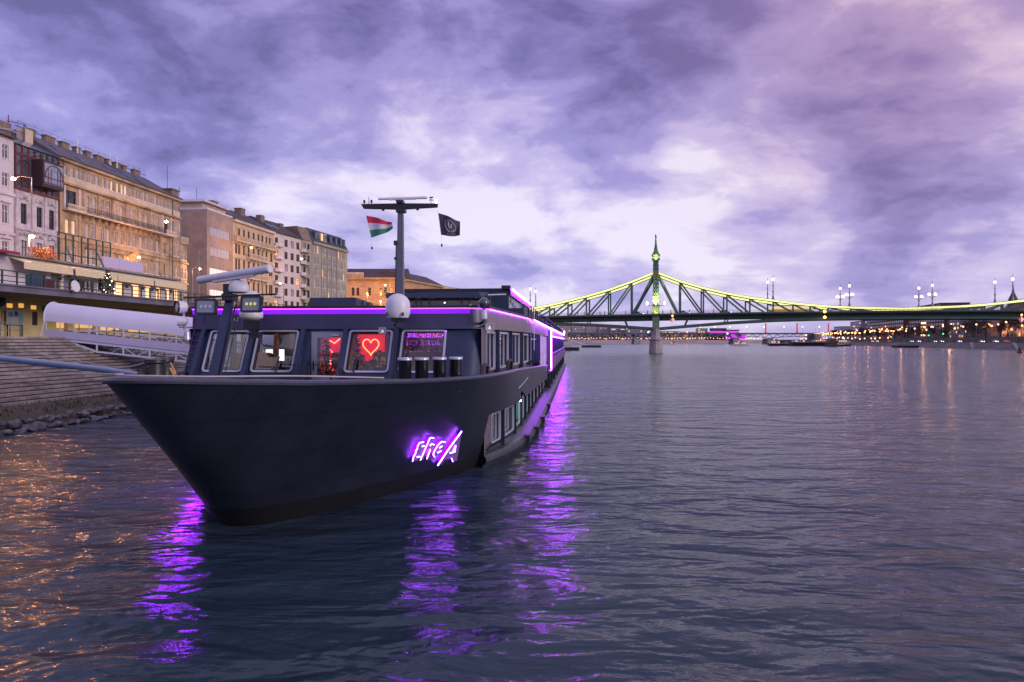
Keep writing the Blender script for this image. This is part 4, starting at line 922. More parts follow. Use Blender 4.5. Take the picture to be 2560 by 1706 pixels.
for x in (2.5,3.4,4.3,5.2,6.1): q.box(x-0.03,x+0.03,-1.68,-1.62,27.9-8.7,28.85-8.7)
q.build('bay_railing', m_iron, bay)
q = MB(); q.hexa([(-0.05,-0.4,20.55),(L+0.05,-0.4,20.55),(L+0.05,7,20.6),(-0.05,7,20.6),(-0.05,3.2,22.5),(L+0.05,3.2,22.5),(L+0.05,7,22.6),(-0.05,7,22.6)]); q.build('glazed_roof', m_glassroof, b)
q = MB(); q.tube([(0.5,2.5,22.7),(1.8,2.3,22.9),(3.2,2.3,22.8)], 0.09, 6); q.build('roof_vent_pipe', m_alu, b)
q = MB(); q.box(0.8, 2.6, 2.8, 4.0, 21.5, 23.9); q.build('chimney', m_chim, b); q = MB(); q.box(5.0, 6.3, 2.9, 4.2, 21.5, 24.1); q.build('chimney', m_tanl, b)
q = MB()
for p0, p1 in (((2.2,3,24.2),(4.9,3,24.6)),((2.2,3,23.2),(4.9,3,23.4)),((4.9,3,22.0),(4.9,3,24.6)),((3.6,3,22.0),(3.6,3,23.3)),((4.9,3,24.6),(7.0,3,22.9)),((4.9,3,23.4),(7.0,3,22.4)),((7.0,3,22.9),(7.0,3,21.0)),((2.4,3,22),(2.4,3,25.0))): q.beam(p0, p1, 0.08, 0.08)
q.build('roof_frame', m_redsteel, b)
random.seed(8)
for xw in (0.95, 3.5, 5.6):     # stucco scrolls over the windows
    for zz in (22.5, 17.9):
        q = MB(); c0 = xw + 0.48
        for s_ in (-1, 1): q.tube([(c0 + s_*0.65*math.cos(R(t))*(1 - t/500), -0.1, zz-8.7 + 0.6*math.sin(R(t))) for t in range(0, 181, 20)], 0.11, 6)
        q.ball((c0, -0.12, zz-8.7+0.35), 0.3, 8); q.build('stucco_ornament', m_orn, b, smooth=True)
for z in (18.6, 13.9): band(b, L, z-8.7, 0.25, 0.25, m_orn)
for x in (0.25, 2.7, 4.9, 6.85): MB().box(x-0.18, x+0.18, -0.14, 0, 2, 14.8).build('pilaster', m_orn, b)
# B2 the long tan palace
us = 86.6; ue = 115.1; L2 = ue - us; wins = []
lit_at = {8: 2, 9: 1, 10: 1, 11: 1, 12: 4, 7: 2, 6: 2}
for i in range(26): wins.append((1.05 + i*1.06 - (0.25 if i % 3 == 0 else 0), 27.3-8.7, 0.68, 1.45, 'white', lit_at.get(i, 2 if i in (0,1,2,16,17,19) else 0)))
pairs = [4.75 + k*3.03 for k in range(6)]
for k, x in enumerate(pairs):
    for d in (0.35, 1.75):
        wins.append((x+d, 23.1-8.7, 0.72, 2.25, 'arch', 0 if k % 2 else 2)); wins.append((x+d, 19.4-8.7, 0.78, 1.9, 'white', (k*3+int(d)) % 4 == 0 and 2 or 0))
        wins.append((x+d, 15.6-8.7, 0.8, 2.0, 'white', 2 if (k+int(d)) % 3 == 0 else 0)); wins.append((x+d, 11.0-8.7, 0.9, 2.4, 'white', 1 if k in (2,4) else 3))
for x0, w_ in ((0.9, 2.6), (23.2, 1.9)):
    wins.append((x0+0.15, 23.0-8.7, w_-0.3, 2.4, 'dark', 3))
    for z, h, l_ in ((19.4, 1.9, 1 if x0 < 5 else 0), (15.7, 1.9, 2), (11, 2.4, 1)):
        for d in (0.3, w_-1.05): wins.append((x0+d, z-8.7, 0.75, h, 'white', l_))
for x in (26.5, 27.5):
    for z, h in ((23.1,1.9),(19.4,1.8),(15.7,1.9),(11,2.3)): wins.append((x, z-8.7, 0.6, h, 'white', 0))
b, L, H = building('long tan stone palace with a row of small attic windows and slate roof', 'building', FP(us), FP(ue), 8.7, 29.6, 15, m_tan, wins, (3.8, 6.2), m_slate, name='palace_building')
mb = MB(); mb.box(-0.004, L+0.004, -0.05, 0.0, 26.45-8.7, 27.25-8.7); mb.build('pale_band', m_tanl, b)
for z, h, p in ((26.05,0.28,0.45), (29.15,0.35,0.5), (18.55,0.22,0.22), (14.7,0.25,0.25)): band(b, L, z-8.7, h, p, m_tan)
band(b, L, 22.45-8.7, 0.22, 0.9, m_tanl, 4.2, 22.9, 'balcony_slab')
for x0, x1 in ((0.5, 4.0), (22.9, 26.0)):
    band(b, L, 22.45-8.7, 0.3, 1.0, m_tanl, x0, x1, 'balcony_slab'); q = MB(); q.box(x0+0.1, x1-0.1, -0.98, -0.85, 23.2-8.7, 23.35-8.7)
    for i in range(9): q.box(x0+0.2+i*(x1-x0-0.5)/8, x0+0.32+i*(x1-x0-0.5)/8, -0.96, -0.87, 22.75-8.7, 23.2-8.7)
    q.build('balustrade', m_tanl, b)
    for x in (x0+0.25, x1-0.45): MB().box(x, x+0.3, -0.25, 0.0, 22.8-8.7, 25.9-8.7).build('loggia_column', m_whitep, b)
q = MB()
for z in (23.0, 23.5): q.box(4.3, 22.8, -0.88, -0.84, z-8.7, z-8.66)
for i in range(75): q.box(4.3+i*0.25, 4.34+i*0.25, -0.88, -0.84, 22.65-8.7, 23.5-8.7)
q.build('balcony_railing', m_iron, b)
for i in range(14): MB().hexa([(4.5+i*1.36,-0.2,21.9-8.7),(4.7+i*1.36,-0.2,21.9-8.7),(4.7+i*1.36,0,21.5-8.7),(4.5+i*1.36,0,21.5-8.7),(4.5+i*1.36,-0.8,22.44-8.7),(4.7+i*1.36,-0.8,22.44-8.7),(4.7+i*1.36,0,22.44-8.7),(4.5+i*1.36,0,22.44-8.7)]).build('bracket', m_tan, b)
for k, x in enumerate(pairs):
    for d in (0.35, 1.75):
        c0 = x+d+0.36; MB().tube([(c0+0.46*math.cos(R(t)), -0.06, 25.2-8.7+0.42*math.sin(R(t))) for t in range(0,181,30)], 0.09, 5).build('arch_moulding', m_tanl, b)
        MB().box(c0-0.5, c0+0.5, -0.16, 0, 21.5-8.7, 21.65-8.7).build('window_hood', m_tan, b)
    MB().box(x-0.2, x+0.12, -0.16, 0, 22.7-8.7, 26.0-8.7).build('pilaster', m_tan, b)
    MB().prism([(x+0.1,17.85-8.7),(x+2.8,17.85-8.7),(x+1.45,18.45-8.7)], -0.28, 0).build('window_hood', m_tan, b)
for x0, x1 in ((0.05, 0.7), (3.7, 4.2), (22.6, 23.0), (25.4, 26.1)):
    q = MB()
    for i in range(24): q.box(x0, x1, -0.12, 0, 10.0+i*0.52-8.7, 10.36+i*0.52-8.7)
    q.box(x0, x1, -0.04, 0, 10-8.7, 26-8.7); q.build('rusticated_pier', m_tan, b)
for x in (26.2, 0.0): MB().tube([(x,-0.15,0),(x,-0.15,20.6)], 0.07, 6).build('downpipe', m_iron, b)
for x, w_ in ((2.2,1.0),(5.0,1.8),(8.2,1.4),(11.0,0.9),(13.3,0.9),(15.6,1.5),(18.0,0.8),(20.0,1.2),(22.0,0.8),(24.8,1.6)):
    q = MB(); q.box(x, x+w_, 6.0, 6.7, 23.8, 25.4); q.box(x-0.1, x+w_+0.1, 5.9, 6.8, 25.4, 25.55); q.build('chimney', m_chim, b)
for x in (11.3, 18.6, 20.3): MB().tube([(x,6.0,24.5),(x,6.0,26.6)], 0.11, 8).build('flue_pipe', m_white, b)
def slope_z(y, d=0.06): return 20.9 + (y + 0.45) / 6.65 * 3.8 + d
q = MB(); q.hexa([(19.0,-0.4,slope_z(-0.4)),(19.5,-0.4,slope_z(-0.4)),(17.9,6.1,slope_z(6.1)),(17.5,6.1,slope_z(6.1)),(19.0,-0.4,slope_z(-0.4,.16)),(19.5,-0.4,slope_z(-0.4,.16)),(17.9,6.1,slope_z(6.1,.16)),(17.5,6.1,slope_z(6.1,.16))]); q.build('green_flashing', mat('green_copper', (0.03,0.09,0.10), 0.5), b)
for x, y in ((3.0,2.8),(5.5,1.0),(13.2,2.3),(14.8,2.3),(16.3,2.3),(17.4,1.8),(21.5,3)):
    q = MB(); q.hexa([(x,y,slope_z(y)),(x+0.9,y,slope_z(y)),(x+0.9,y+1.1,slope_z(y+1.1)),(x,y+1.1,slope_z(y+1.1)),(x,y,slope_z(y,.14)),(x+0.9,y,slope_z(y,.14)),(x+0.9,y+1.1,slope_z(y+1.1,.14)),(x,y+1.1,slope_z(y+1.1,.14))]); q.build('skylight', m_glassroof, b)
q = MB(); q.tube([(0,6.3,25.3),(28.4,6.3,25.3)], 0.05, 5)
for i in range(20): q.tube([(0.4+i*1.45,6.3,24.5),(0.4+i*1.45,6.3,26.2)], 0.025, 4)
q.tube([(0.4,6.3,26.1),(28,6.3,26.05)], 0.015, 4); q.build('ridge_railing', m_iron, b)
q = MB(); q.box(27.0, 29.0, 0.5, 2.6, 20.9, 22.4); q.box(26.8, 29.2, 0.3, 2.8, 22.4, 22.6); q.build('chimney', m_chim, b)
MB().tube([(27.2,1.5,22.4),(27.2,1.5,26.6)], 0.04, 5).build('aerial', m_iron, b)
# lower end pavilion of the same block
wins = []
for z, h in ((11,2.6),(15.6,2.0),(19.0,1.6)):
    for x in (0.3, 1.3): wins.append((x, z-8.7, 0.7, h, 'white', 0 if z < 15 else 3))
b, L, H = building('slim three storey end pavilion with a balustrade beside the tan palace', 'building', FP(ue+0.05), FP(117.4), 8.7, 22.1, 9, m_tan, wins)
for z in (18.3, 21.8, 14.6): band(b, L, z-8.7, 0.3, 0.35, m_tan)
q = MB(); q.box(0, L, -0.3, -0.1, 22.9-8.7, 23.05-8.7)
for i in range(9): q.box(i*0.27, i*0.27+0.12, -0.28, -0.12, 22.1-8.7, 22.9-8.7)
q.build('balustrade', m_tanl, b)

# ---- second row farther on
# B3 modern stone block with ribbon windows
m_travert = mat('pinkish_stone_cladding', (0.34, 0.24, 0.205), 0.7, var=0.25, vscale=0.35, bump=0.1)
P0, P1 = (-60.1, 134.5), (-59.2, 144.6); wins = []
for z, l_ in ((25.6,2),(21.6,2),(17.4,4),(13.1,4),(9.3,2)): wins.append((1.0, z-8.7, 8.0, 1.75, 'steel', l_))
b, L, H = building('pinkish stone modern block with long ribbon windows and roof terrace', 'building', P0, P1, 8.7, 30.5, 16, m_travert, wins)
q = MB(); q.box(-0.0, L, -0.05, 0.25, H, H+0.35); q.box(0,0.25,0.25,16,H,H+0.35); q.build('parapet', m_whitep, b)
q = MB(); q.box(1.2, L, 1.6, 10, H, H+1.6); q.build('penthouse', m_tanl, b); q = MB(); q.box(0.2, L, 0.6, 12, H+1.6, H+2.0); q.build('roof_canopy', m_whitep, b)
q = MB(); q.tube([(0.1,0.1,H+0.9),(L,0.1,H+0.9)], 0.04, 5); q.tube([(0.1,0.1,H+0.9),(0.1,12,H+0.9)], 0.04, 5); q.build('roof_railing', m_alu, b)
for x, y in ((0.5,6),(0.8,2.6)): MB().tube([(x,y,H+1.9),(x,y,H+4.6)], 0.04, 5).build('aerial', m_iron, b)
# B4 cream palace with stone balconies
P0, P1 = (-59.2, 144.7), (-56.8, 162.6); wins = []
for i, x in enumerate((1.0, 2.2, 4.2, 6.2, 8.4, 10.5, 12.3, 14.2, 15.8, 16.7)):
    for z, h in ((27.0,1.8),(23.2,2.2),(19.8,2.4),(15.2,2.5),(11,2.2)): wins.append((x, z-8.7, 0.85, h, 'brown', (i*5+int(z)) % 9 == 0 and 1 or (2 if z > 28 else 3)))
b, L, H = building('cream palace with stone balustrade balconies and a dark tiled roof', 'building', P0, P1, 8.7, 30.5, 14, mat('cream_plaster', (0.50,0.38,0.26), 0.8, var=0.2, vscale=0.3), wins, (3.9, 6.5), m_tile)
for z, h, p in ((29.9,0.5,0.6),(22.4,0.2,0.2)): band(b, L, z-8.7, h, p, m_tanl)
def balc(b, x0, x1, z, m):
    q = MB(); q.box(x0, x1, -1.0, 0, z-0.25, z); q.box(x0, x1, -1.0, -0.86, z+0.85, z+1.0); q.box(x0, x0+0.14, -1, 0, z+0.85, z+1.0)
    n_ = int((x1-x0)/0.45)
    for i in range(n_+1): q.box(x0+i*(x1-x0-0.16)/n_, x0+0.16+i*(x1-x0-0.16)/n_, -0.98, -0.88, z, z+0.85)
    for i in range(int((x1-x0)/1.6)+1): q.hexa([(x0+0.2+i*1.6,-0.3,z-0.8),(x0+0.5+i*1.6,-0.3,z-0.8),(x0+0.5+i*1.6,0,z-0.9),(x0+0.2+i*1.6,0,z-0.9),(x0+0.2+i*1.6,-0.85,z-0.25),(x0+0.5+i*1.6,-0.85,z-0.25),(x0+0.5+i*1.6,0,z-0.25),(x0+0.2+i*1.6,0,z-0.25)])
    q.build('balcony', m, b)
balc(b, 0.1, 17.9, 26.0-8.7, m_tanl); balc(b, 5.4, 14.2, 22.8-8.7, m_tanl); balc(b, 5.4, 14.2, 18.4-8.7, m_tanl); balc(b, 5.4, 14.2, 13.6-8.7, m_tanl)
for x, w_, h in ((-3.2,2.0,0.6),(3.6,1.2,0.1),(7.4,1.1,-0.5),(11.5,1.9,1.2)):
    q = MB(); q.box(x if x > 0 else 0.1, (x if x > 0 else 0.1)+w_, 4.6, 6.2, H+2.0, H+3.2+h); q.box((x if x > 0 else 0.1)-0.12, (x if x > 0 else 0.1)+w_+0.12, 4.5, 6.3, H+3.2+h, H+3.4+h); q.build('chimney', m_chim, b)
# B5 white modern house with corner balconies
P0, P1 = (-56.8, 162.7), (-53.7, 174.0); wins = []
for x in (0.5, 4.4, 7.0, 9.5):
    for k in range(7): wins.append((x, 0.9+k*3.0, 1.35 if x > 1 else 1.3, 1.75, 'brown', 3 if (k*3+int(x*2)) % 4 else (1 if k % 2 else 2)))
b, L, H = building('white plaster house with stacked rounded corner balconies', 'building', P0, P1, 8.7, 30.5, 14, mat('clean_plaster', (0.56,0.47,0.45), 0.8, var=0.12, vscale=0.4), wins, (4.2, 6.5), m_tile)
for k in range(7):
    for x0 in (0.0, 10.9):
        q = MB(); pts = [(x0, 0), (x0, -0.6), (x0+0.5, -1.25), (x0+2.4, -1.25), (x0+2.9, -0.6), (x0+2.9, 0)]; pts = [(min(x, 12.0), y) for x, y in pts]
        q.prism(pts, 0.4+k*3.0, 0.6+k*3.0, 'z'); q.prism([(x, y) for x, y in pts], 0.6+k*3.0, 1.25+k*3.0, 'z'); q.build('balcony', m_whitep, b)
for x, w_, h in ((1.5,1.5,0.4),(9.5,1.4,-0.3)): q = MB(); q.box(x,x+w_,4.6,6.0,H+2,H+4.2+h); q.build('chimney', m_chim, b)
for x in (0.8, 2.9): q = MB(); q.hexa([(x,1.5,H+1.1),(x+1.4,1.5,H+1.1),(x+1.4,3.2,H+2.1),(x,3.2,H+2.1),(x,1.4,H+1.4),(x+1.4,1.4,H+1.4),(x+1.4,3.1,H+2.45),(x,3.1,H+2.45)]); q.build('skylight', m_glassroof, b)
# B6 pair: olive-grey block with mansard
m_olive = mat('olive_plaster', (0.33, 0.285, 0.215), 0.8, var=0.22, vscale=0.3)
m_mans = mat('mansard_copper', (0.045, 0.065, 0.085), 0.6, var=0.3, vscale=0.5)
P0, P1 = (-53.65, 174.2), (-52.2, 177.9); wins = []
for x in (0.6, 2.2):
    for k in range(7): wins.append((x, 1.0+k*3.0, 0.9, 1.9, 'dark', 3 if (k+int(x)) % 3 else 2))
b, L, H = building('thin grey bay of flats squeezed beside the mansard block', 'building', P0, P1, 8.7, 30.4, 14, m_olive, wins)
for k in range(6): MB().box(0.1, 2.4, -0.9, 0, 2.4+k*3.2, 3.3+k*3.2).build('balcony', m_olive, b)
q = MB(); q.hexa([(0,-0.2,H),(L,-0.2,H),(L,14,H),(0,14,H),(0,1.6,H+3.6),(L,1.6,H+3.6),(L,12,H+3.6),(0,12,H+3.6)]); q.build('mansard_roof', m_chim, b)
P0, P1 = (-52.1, 178.0), (-47.4, 196.5); wins = []
for x in (0.9, 2.5, 5.0, 6.2, 8.2, 10.2, 11.4, 13.6, 15.2, 16.6):
    for k in range(7): wins.append((x, 1.0+k*3.0, 0.85, 2.0, 'white', (k*7+int(x)) % 11 == 0 and 1 or (2 if (k+int(x)) % 3 == 0 else 0)))
b, L, H = building('olive grey corner block with a dark mansard roof and dormers', 'building', P0, P1, 8.7, 30.5, 15, m_olive, wins)
q = MB(); q.hexa([(0,-0.3,H),(L,-0.3,H),(L,15,H),(0,15,H),(0,1.7,H+3.7),(L-0.6,1.7,H+3.7),(L-0.6,12,H+3.7),(0,12,H+3.7)]); q.build('mansard_roof', m_mans, b)
for z, h, p in ((29.9,0.6,0.6),(12.2,0.3,0.3)): band(b, L, z-8.7, h, p, m_olive)
for i, x in enumerate((1.2, 4.2, 6.0, 9.0, 12.0, 14.8, 16.6)):
    q = MB(); q.box(x, x+1.2, -0.05, 1.8, H+0.7, H+2.9); do = q.build('dormer', m_mans if i not in (1, 2) else m_tanl, b); MB().box(x+0.15, x+1.05, -0.09, -0.05, H+0.9, H+2.6).build('pane', bpy.data.materials['pane_dusk'] if i not in (1,) else bpy.data.materials['pane_warm'], do)
for x in (4.6, 7.6, 9.8, 12.9): MB().box(x-0.12, x+0.12, -0.22, 0, 3.8, H-0.9).build('pilaster', m_olive, b)
# B7 customs house style palace, lit orange
m_lit = mat('ochre_stone', (0.50, 0.30, 0.17), 0.8, var=0.2, vscale=0.2, kind='courses', kargs=(1.0, 1.6, 0.7, 0.02, (R(90), 0, 0)))
def customs(label, P0, P1, zt, wl, rh):
    wins = []
    f = math.hypot(P1[0]-P0[0], P1[1]-P0[1])
    for x in wl:
        wins.append((x, zt-8.7-6.0, 1.0, 2.7, 'dark', 3)); wins.append((x, zt-8.7-12.2, 1.2, 3.2, 'white', 1))
    return building(label, 'building', P0, P1, 8.7, zt, 16, m_lit, wins, (rh, 7), m_tile, name='customs_palace')
b, L, H = customs('ochre stone palace with paired arched windows glowing orange at street level', (-59.5, 232.0), (-36.3, 232.0), 25.9, (2.0, 5.0, 6.6, 10.6, 14.4, 16.0, 19.8, 21.4), 3.9)
for x in (2.0, 5.0, 6.6, 10.6, 14.4, 16.0, 19.8, 21.4): MB().tube([(x+0.5+0.62*math.cos(R(t)), -0.12, H-3.3+0.6*math.sin(R(t))) for t in range(0,181,30)], 0.14, 5).build('arch_moulding', m_tanl, b)
q = MB()
for i in range(34): q.box(0.1+i*0.68, 0.42+i*0.68, -0.7, 0, H-0.85, H-0.3)
q.box(0, L, -0.9, 0, H-0.3, H+0.1); q.box(0, L, -0.25, 0, H-1.3, H-1.1); q.build('corbel_table', m_lit, b)
q = MB(); q.box(0, 9, -0.3, 0.3, H+1.5, H+1.9)
for i in range(20): q.box(0.1+i*0.46, 0.3+i*0.46, -0.2, 0.2, H+0.1, H+1.5)
q.build('balustrade', m_tanl, b); band(b, L, 8.2, 0.5, 0.4, m_lit)
b, L, H = building('side wing of the ochre palace receding to the river bridge', 'building', (-36.2, 232.0), (-26.5, 262.0), 8.7, 25.6, 16, m_lit, [(2+i*3.2, 10.4, 1.2, 2.7, 'dark', 3) for i in range(9)], (3.6, 7), m_tile, name='customs_palace')
band(b, L, H-0.7, 0.6, 0.8, m_lit)
b, L, H = building('low far wing of the ochre palace with a hipped brown roof', 'building', (-31.5, 272.0), (-8, 330.0), 8.7, 25.0, 18, m_lit, [(2+i*4, 10, 1.6, 2.9, 'dark', 3) for i in range(12)], (3.5, 8), m_tile, name='customs_palace')
q = MB(); q.box(0, L, -0.5, 0.3, H, H+1.9); q.build('parapet', m_tanl, b)

# ---- restaurant pavilion on the terrace, awnings
ua, ub2 = 40.0, uo(468, 50)
mb = MB(); wn = []
lits = [(430,520,0),(540,610,0),(640,690,0),(985,1050,1),(1120,1190,1),(1240,1290,1),(1330,1370,1),(1410,1450,1),(1480,1520,1)]
for a, c_, l in lits: wn.append((uo(a*0.2934, 51.5), uo(c_*0.2934, 51.5), 8.85, 11.2, l))
pav = thing('restaurant_pavilion', 'low white restaurant on the promenade with warm lit doors', 'restaurant', (0,0,0), BROT)
holed_wall(mb, ua, ub2, 8.71, 12.3, [w[:4] for w in wn], 0.15, lambda x, y, z: (-51.5 - y, x, z))
mb.quad((-51.5,ub2,8.71),(-60,ub2,8.71),(-60,ub2,12.3),(-51.5,ub2,12.3)); mb.build('wall', m_whitep, pav)
m_glow = mat('cafe_glow', (0.6,0.4,0.25), 0.5, emit=(1.0,0.55,0.25), estr=1.5)
for a, c_, z0, z1, l in wn:
    fo = MB().box(-51.62,-51.56,a,a+0.09,z0,z1).box(-51.62,-51.56,c_-0.09,c_,z0,z1).box(-51.62,-51.56,a+0.09,c_-0.09,z1-0.1,z1).build('door_frame', mat('ochre_frame', (0.5,0.30,0.08), 0.5), pav)
    MB().box(-51.68,-51.65,a,c_,z0,z1).build('pane', m_glow if l else mat('pane_violet', (0.16,0.15,0.2), 0.2, spec=0.8), fo)
mb = MB(); mb.box(-60,-51.0,ua,ub2+0.3,12.3,12.5); mb.build('roof', m_conc, pav)
for a in (365, 505, 610, 1075, 1210, 1290, 1335, 1450):
    u = uo(a*0.2934, 51.4); MB().lathe([(0.05,0),(0.13,0.05),(0.16,0.28),(0.1,0.3)], (-51.3,u,10.6), 8).build('wall_lantern', m_iron, pav)
m_awn = mat('cream_awning', (0.66, 0.54, 0.34), 0.8, var=0.1)
for k, (a, c_) in enumerate(((59,182),(188,293),(295,384),(387,466))):
    u0, u1 = uo(a, 50), uo(c_, 50); q = MB(); q.hexa([(-51.5,u0,12.15),(-50.0,u0,11.65),(-50.0,u1,11.65),(-51.5,u1,12.15),(-51.5,u0,12.25),(-50.0,u0,11.75),(-50.0,u1,11.75),(-51.5,u1,12.25)])
    n_ = 14; q.loft([[(-49.98, u0+(u1-u0)*i/n_, 11.74) for i in range(n_+1)], [(-49.96+0.02*math.sin(i*2.3), u0+(u1-u0)*i/n_, 11.08) for i in range(n_+1)]])
    o = bobj(q, 'awning', m_awn, None, label=('long cream awning nearest the left frame edge', 'cream awning second from the left, over the dark doors', 'cream awning third along, over the first lit doors', 'cream awning at the far end of the white restaurant')[k], cat='awning', group='cream awnings of the restaurant')
# frame on the pavilion roof, lilac panel, amber lit shrub
q = MB(); z0, z1 = 12.5, 15.6; ux = [uo(p, 52.5) for p in (143, 163, 182, 203, 219, 240, 256, 275)]
for u in ux: q.box(-52.56,-52.44,u,u+0.1,z0,z1)
for z in (13.5, z1): q.beam((-52.5,ux[0],z),(-52.5,ux[-1]+0.1,z),0.1,0.1)
for u in (ux[1], ux[5]): q.beam((-52.5,u,z1-1.2),(-50.5,u-1.5,z0),0.1,0.1)
bobj(q, 'roof_billboard_frame', mat('green_steel', (0.02,0.05,0.045), 0.5), None, label='empty dark green steel billboard frame on the restaurant roof', cat='frame')
q = MB(); q.box(-52.3,-52.1,uo(261,52),uo(300,52)-0.03,12.75,13.9); q.box(-52.3,-52.1,uo(300,52),uo(359,52),12.75,13.9); bobj(q, 'roof_panel', mat('lilac_panel', (0.52,0.42,0.60), 0.6), None, label='pale lilac long panel standing on the restaurant roof', cat='panel')
def leaf_blob(mb, c, r, n, s, sq=(1,1,1)):
    for i in range(n):
        d = Vector((random.gauss(0,1), random.gauss(0,1), random.gauss(0,1))).normalized() * r * random.random() ** 0.4
        p = Vector(c) + Vector((d.x*sq[0], d.y*sq[1], d.z*sq[2])); a = Vector((random.uniform(-1,1), random.uniform(-1,1), random.uniform(-1,1))).normalized(); q_ = a.orthogonal().normalized()
        mb.quad(p - a*s, p + q_*s*0.5, p + a*s, p - q_*s*0.5)
q = MB()
for i in range(7): leaf_blob(q, (-51.2, uo(82+i*8, 51.2), 12.9+0.25*math.sin(i*2)), 0.65, 60, 0.13)
q.tube([(-51.2, uo(80,51.2), 12.5),(-51.2, uo(110,51.2), 12.9),(-51.2, uo(136,51.2), 12.5)], 0.05, 5)
bobj(q, 'roof_shrub', mat('lamplit_leaves', (0.50,0.16,0.03), 0.8, var=0.5, vscale=3), None, label='bushy shrub lit amber on the restaurant roof edge', cat='shrub')  # orange lamplight is put into the leaf colour
# red canopy fragment at far left
q = MB(); q.hexa([(-51.4,50,12.5),(-49.6,50,12.2),(-49.6,uo(50,49.6),12.2),(-51.4,uo(50,49.6),12.5),(-51.4,50,12.62),(-49.6,50,12.45),(-49.6,uo(50,49.6),12.45),(-51.4,uo(50,49.6),12.62)]); bobj(q, 'awning', mat('red_awning', (0.25,0.02,0.03), 0.7), None, label='short red awning cut by the left frame edge', cat='awning')
# terrace furniture
def bbox_thing(name, label, cat, px0, px1, w, z0, z1, m, dep=0.7):
    u0, u1 = uo(px0, w), uo(px1, w); t = thing(name, label, cat, (0,0,0), BROT); q = MB(); q.box(-w-dep, -w, u0, u1, z0, z1-0.08); q.build('body', m, t); q = MB(); q.box(-w-dep-0.04, -w+0.04, u0-0.04, u1+0.04, z1-0.08, z1); q.build('lid', m, t); 
    for i in range(1, 4): MB().box(-w, -w+0.02, u0+(u1-u0)*i/4-0.02, u0+(u1-u0)*i/4+0.02, z0+0.1, z1-0.15).build('rib', m_iron, t)
    return t
bbox_thing('cool_cabinet', 'dark blue grey cabinet behind the terrace railing', 'cabinet', 83, 106, 43.5, 8.71, 9.9, mat('cabinet_blue', (0.05,0.08,0.12), 0.5))
bbox_thing('waste_bin', 'dark red container behind the terrace railing', 'container', 114, 137, 43.5, 8.71, 9.65, mat('container_red', (0.13,0.02,0.03), 0.5))
m_chair = mat('wicker_brown', (0.10,0.075,0.06), 0.7)
t0 = thing('stacked_chairs', 'first stack of brown terrace chairs left of the fir', 'chair stack', (0,0,0), BROT, 'stacks of terrace chairs')
q = MB()
for k in range(5):
    z = 0.45+k*0.16; q.box(-0.25,0.25,-0.25,0.25,z,z+0.05); q.box(-0.25,-0.2,-0.25,0.25,z+0.05,z+0.5)
for x in (-0.23,0.2):
    for y in (-0.23,0.2): q.box(x,x+0.04,y,y+0.04,0,0.5)
q.build('chairs', m_chair, t0)
for k, px_ in enumerate((210, 222, 234, 246, 256)):
    p = BW(43.6 + (k % 2)*0.8, uo(px_, 43.6), 8.71)
    if k == 0: t0.location = p
    else: copy_tree(t0, p, BROT + k*0.3, ['', 'second stack of brown terrace chairs along the railing', 'third stack of brown terrace chairs along the railing', 'fourth stack of brown terrace chairs along the railing', 'stack of brown terrace chairs right beside the fir'][k])
t = thing('christmas_tree', 'dark fir with small amber lights on the terrace', 'tree', BW(43.9, uo(269, 43.9), 8.71), BROT); random.seed(3)
q = MB(); q.cone((0,0,0),(0,0,2.3),0.06,0.02,6); q.build('trunk', m_iron, t)
q = MB()
for k in range(9): leaf_blob(q, (0,0,0.35+k*0.24), 0.75-k*0.07, 55, 0.11, (1,1,0.35))
q.build('crown', mat('fir_green', (0.02,0.045,0.03), 0.8, var=0.4), t); q = MB()
for k in range(14): a = k*2.4; q.ball(((0.7-k*0.045)*math.cos(a), (0.7-k*0.045)*math.sin(a), 0.3+k*0.14), 0.035, 6)
q.build('fairy_lights', m_warm, t)
t = thing('satellite_dish', 'white oval dish mounted outside the terrace railing', 'dish', BW(41.7, uo(183, 41.7), 8.6), BROT)
q = MB(); q.lathe([(0.001,0),(0.25,0.03),(0.48,0.12),(0.5,0.12)], (0,0,0), 20, Matrix.Rotation(R(80), 4, 'Y')); q.xf(Matrix.Translation((0.1,0,0.45))); q.build('reflector', m_white, t, smooth=True); q = MB(); q.tube([(0,0,-0.1),(0,0,0.45),(0.15,0,0.45)], 0.03, 6); q.build('arm', m_alu, t)

# ---- yellow boarding hall under the promenade
hall = thing('boarding_hall', 'pale yellow single storey hall under the promenade overhang', 'building', (0,0,0), BROT)
m_yel = mat('yellow_plaster', (0.62,0.50,0.24), 0.8, var=0.12, vscale=0.5)
WL = 50.0; hw = []
for a, c_, y0, y1, l in ((16,35,757,772,1),(45,63,757,772,1),(76,94,762,776,1),(104,120,763,781,2),(80,94,780,814,3),(140,163,805,822,1),(184,235,806,822,1),(-30,-6,757,772,1),(-12,5,774,812,3),(250,300,810,828,1),(320,380,815,832,1)):
    u0, u1 = uo(a, WL), uo(c_, WL); dep = BW(WL, (u0+u1)/2, 0).y; hw.append((u0, u1, CAMH+(853-y1)/1707*dep, CAMH+(853-y0)/1707*dep, l))
mb = MB(); holed_wall(mb, 20, 150, 4.8, 8.06, [h[:4] for h in hw], 0.15, lambda x, y, z: (-WL - y, x, z)); mb.build('wall', m_yel, hall)
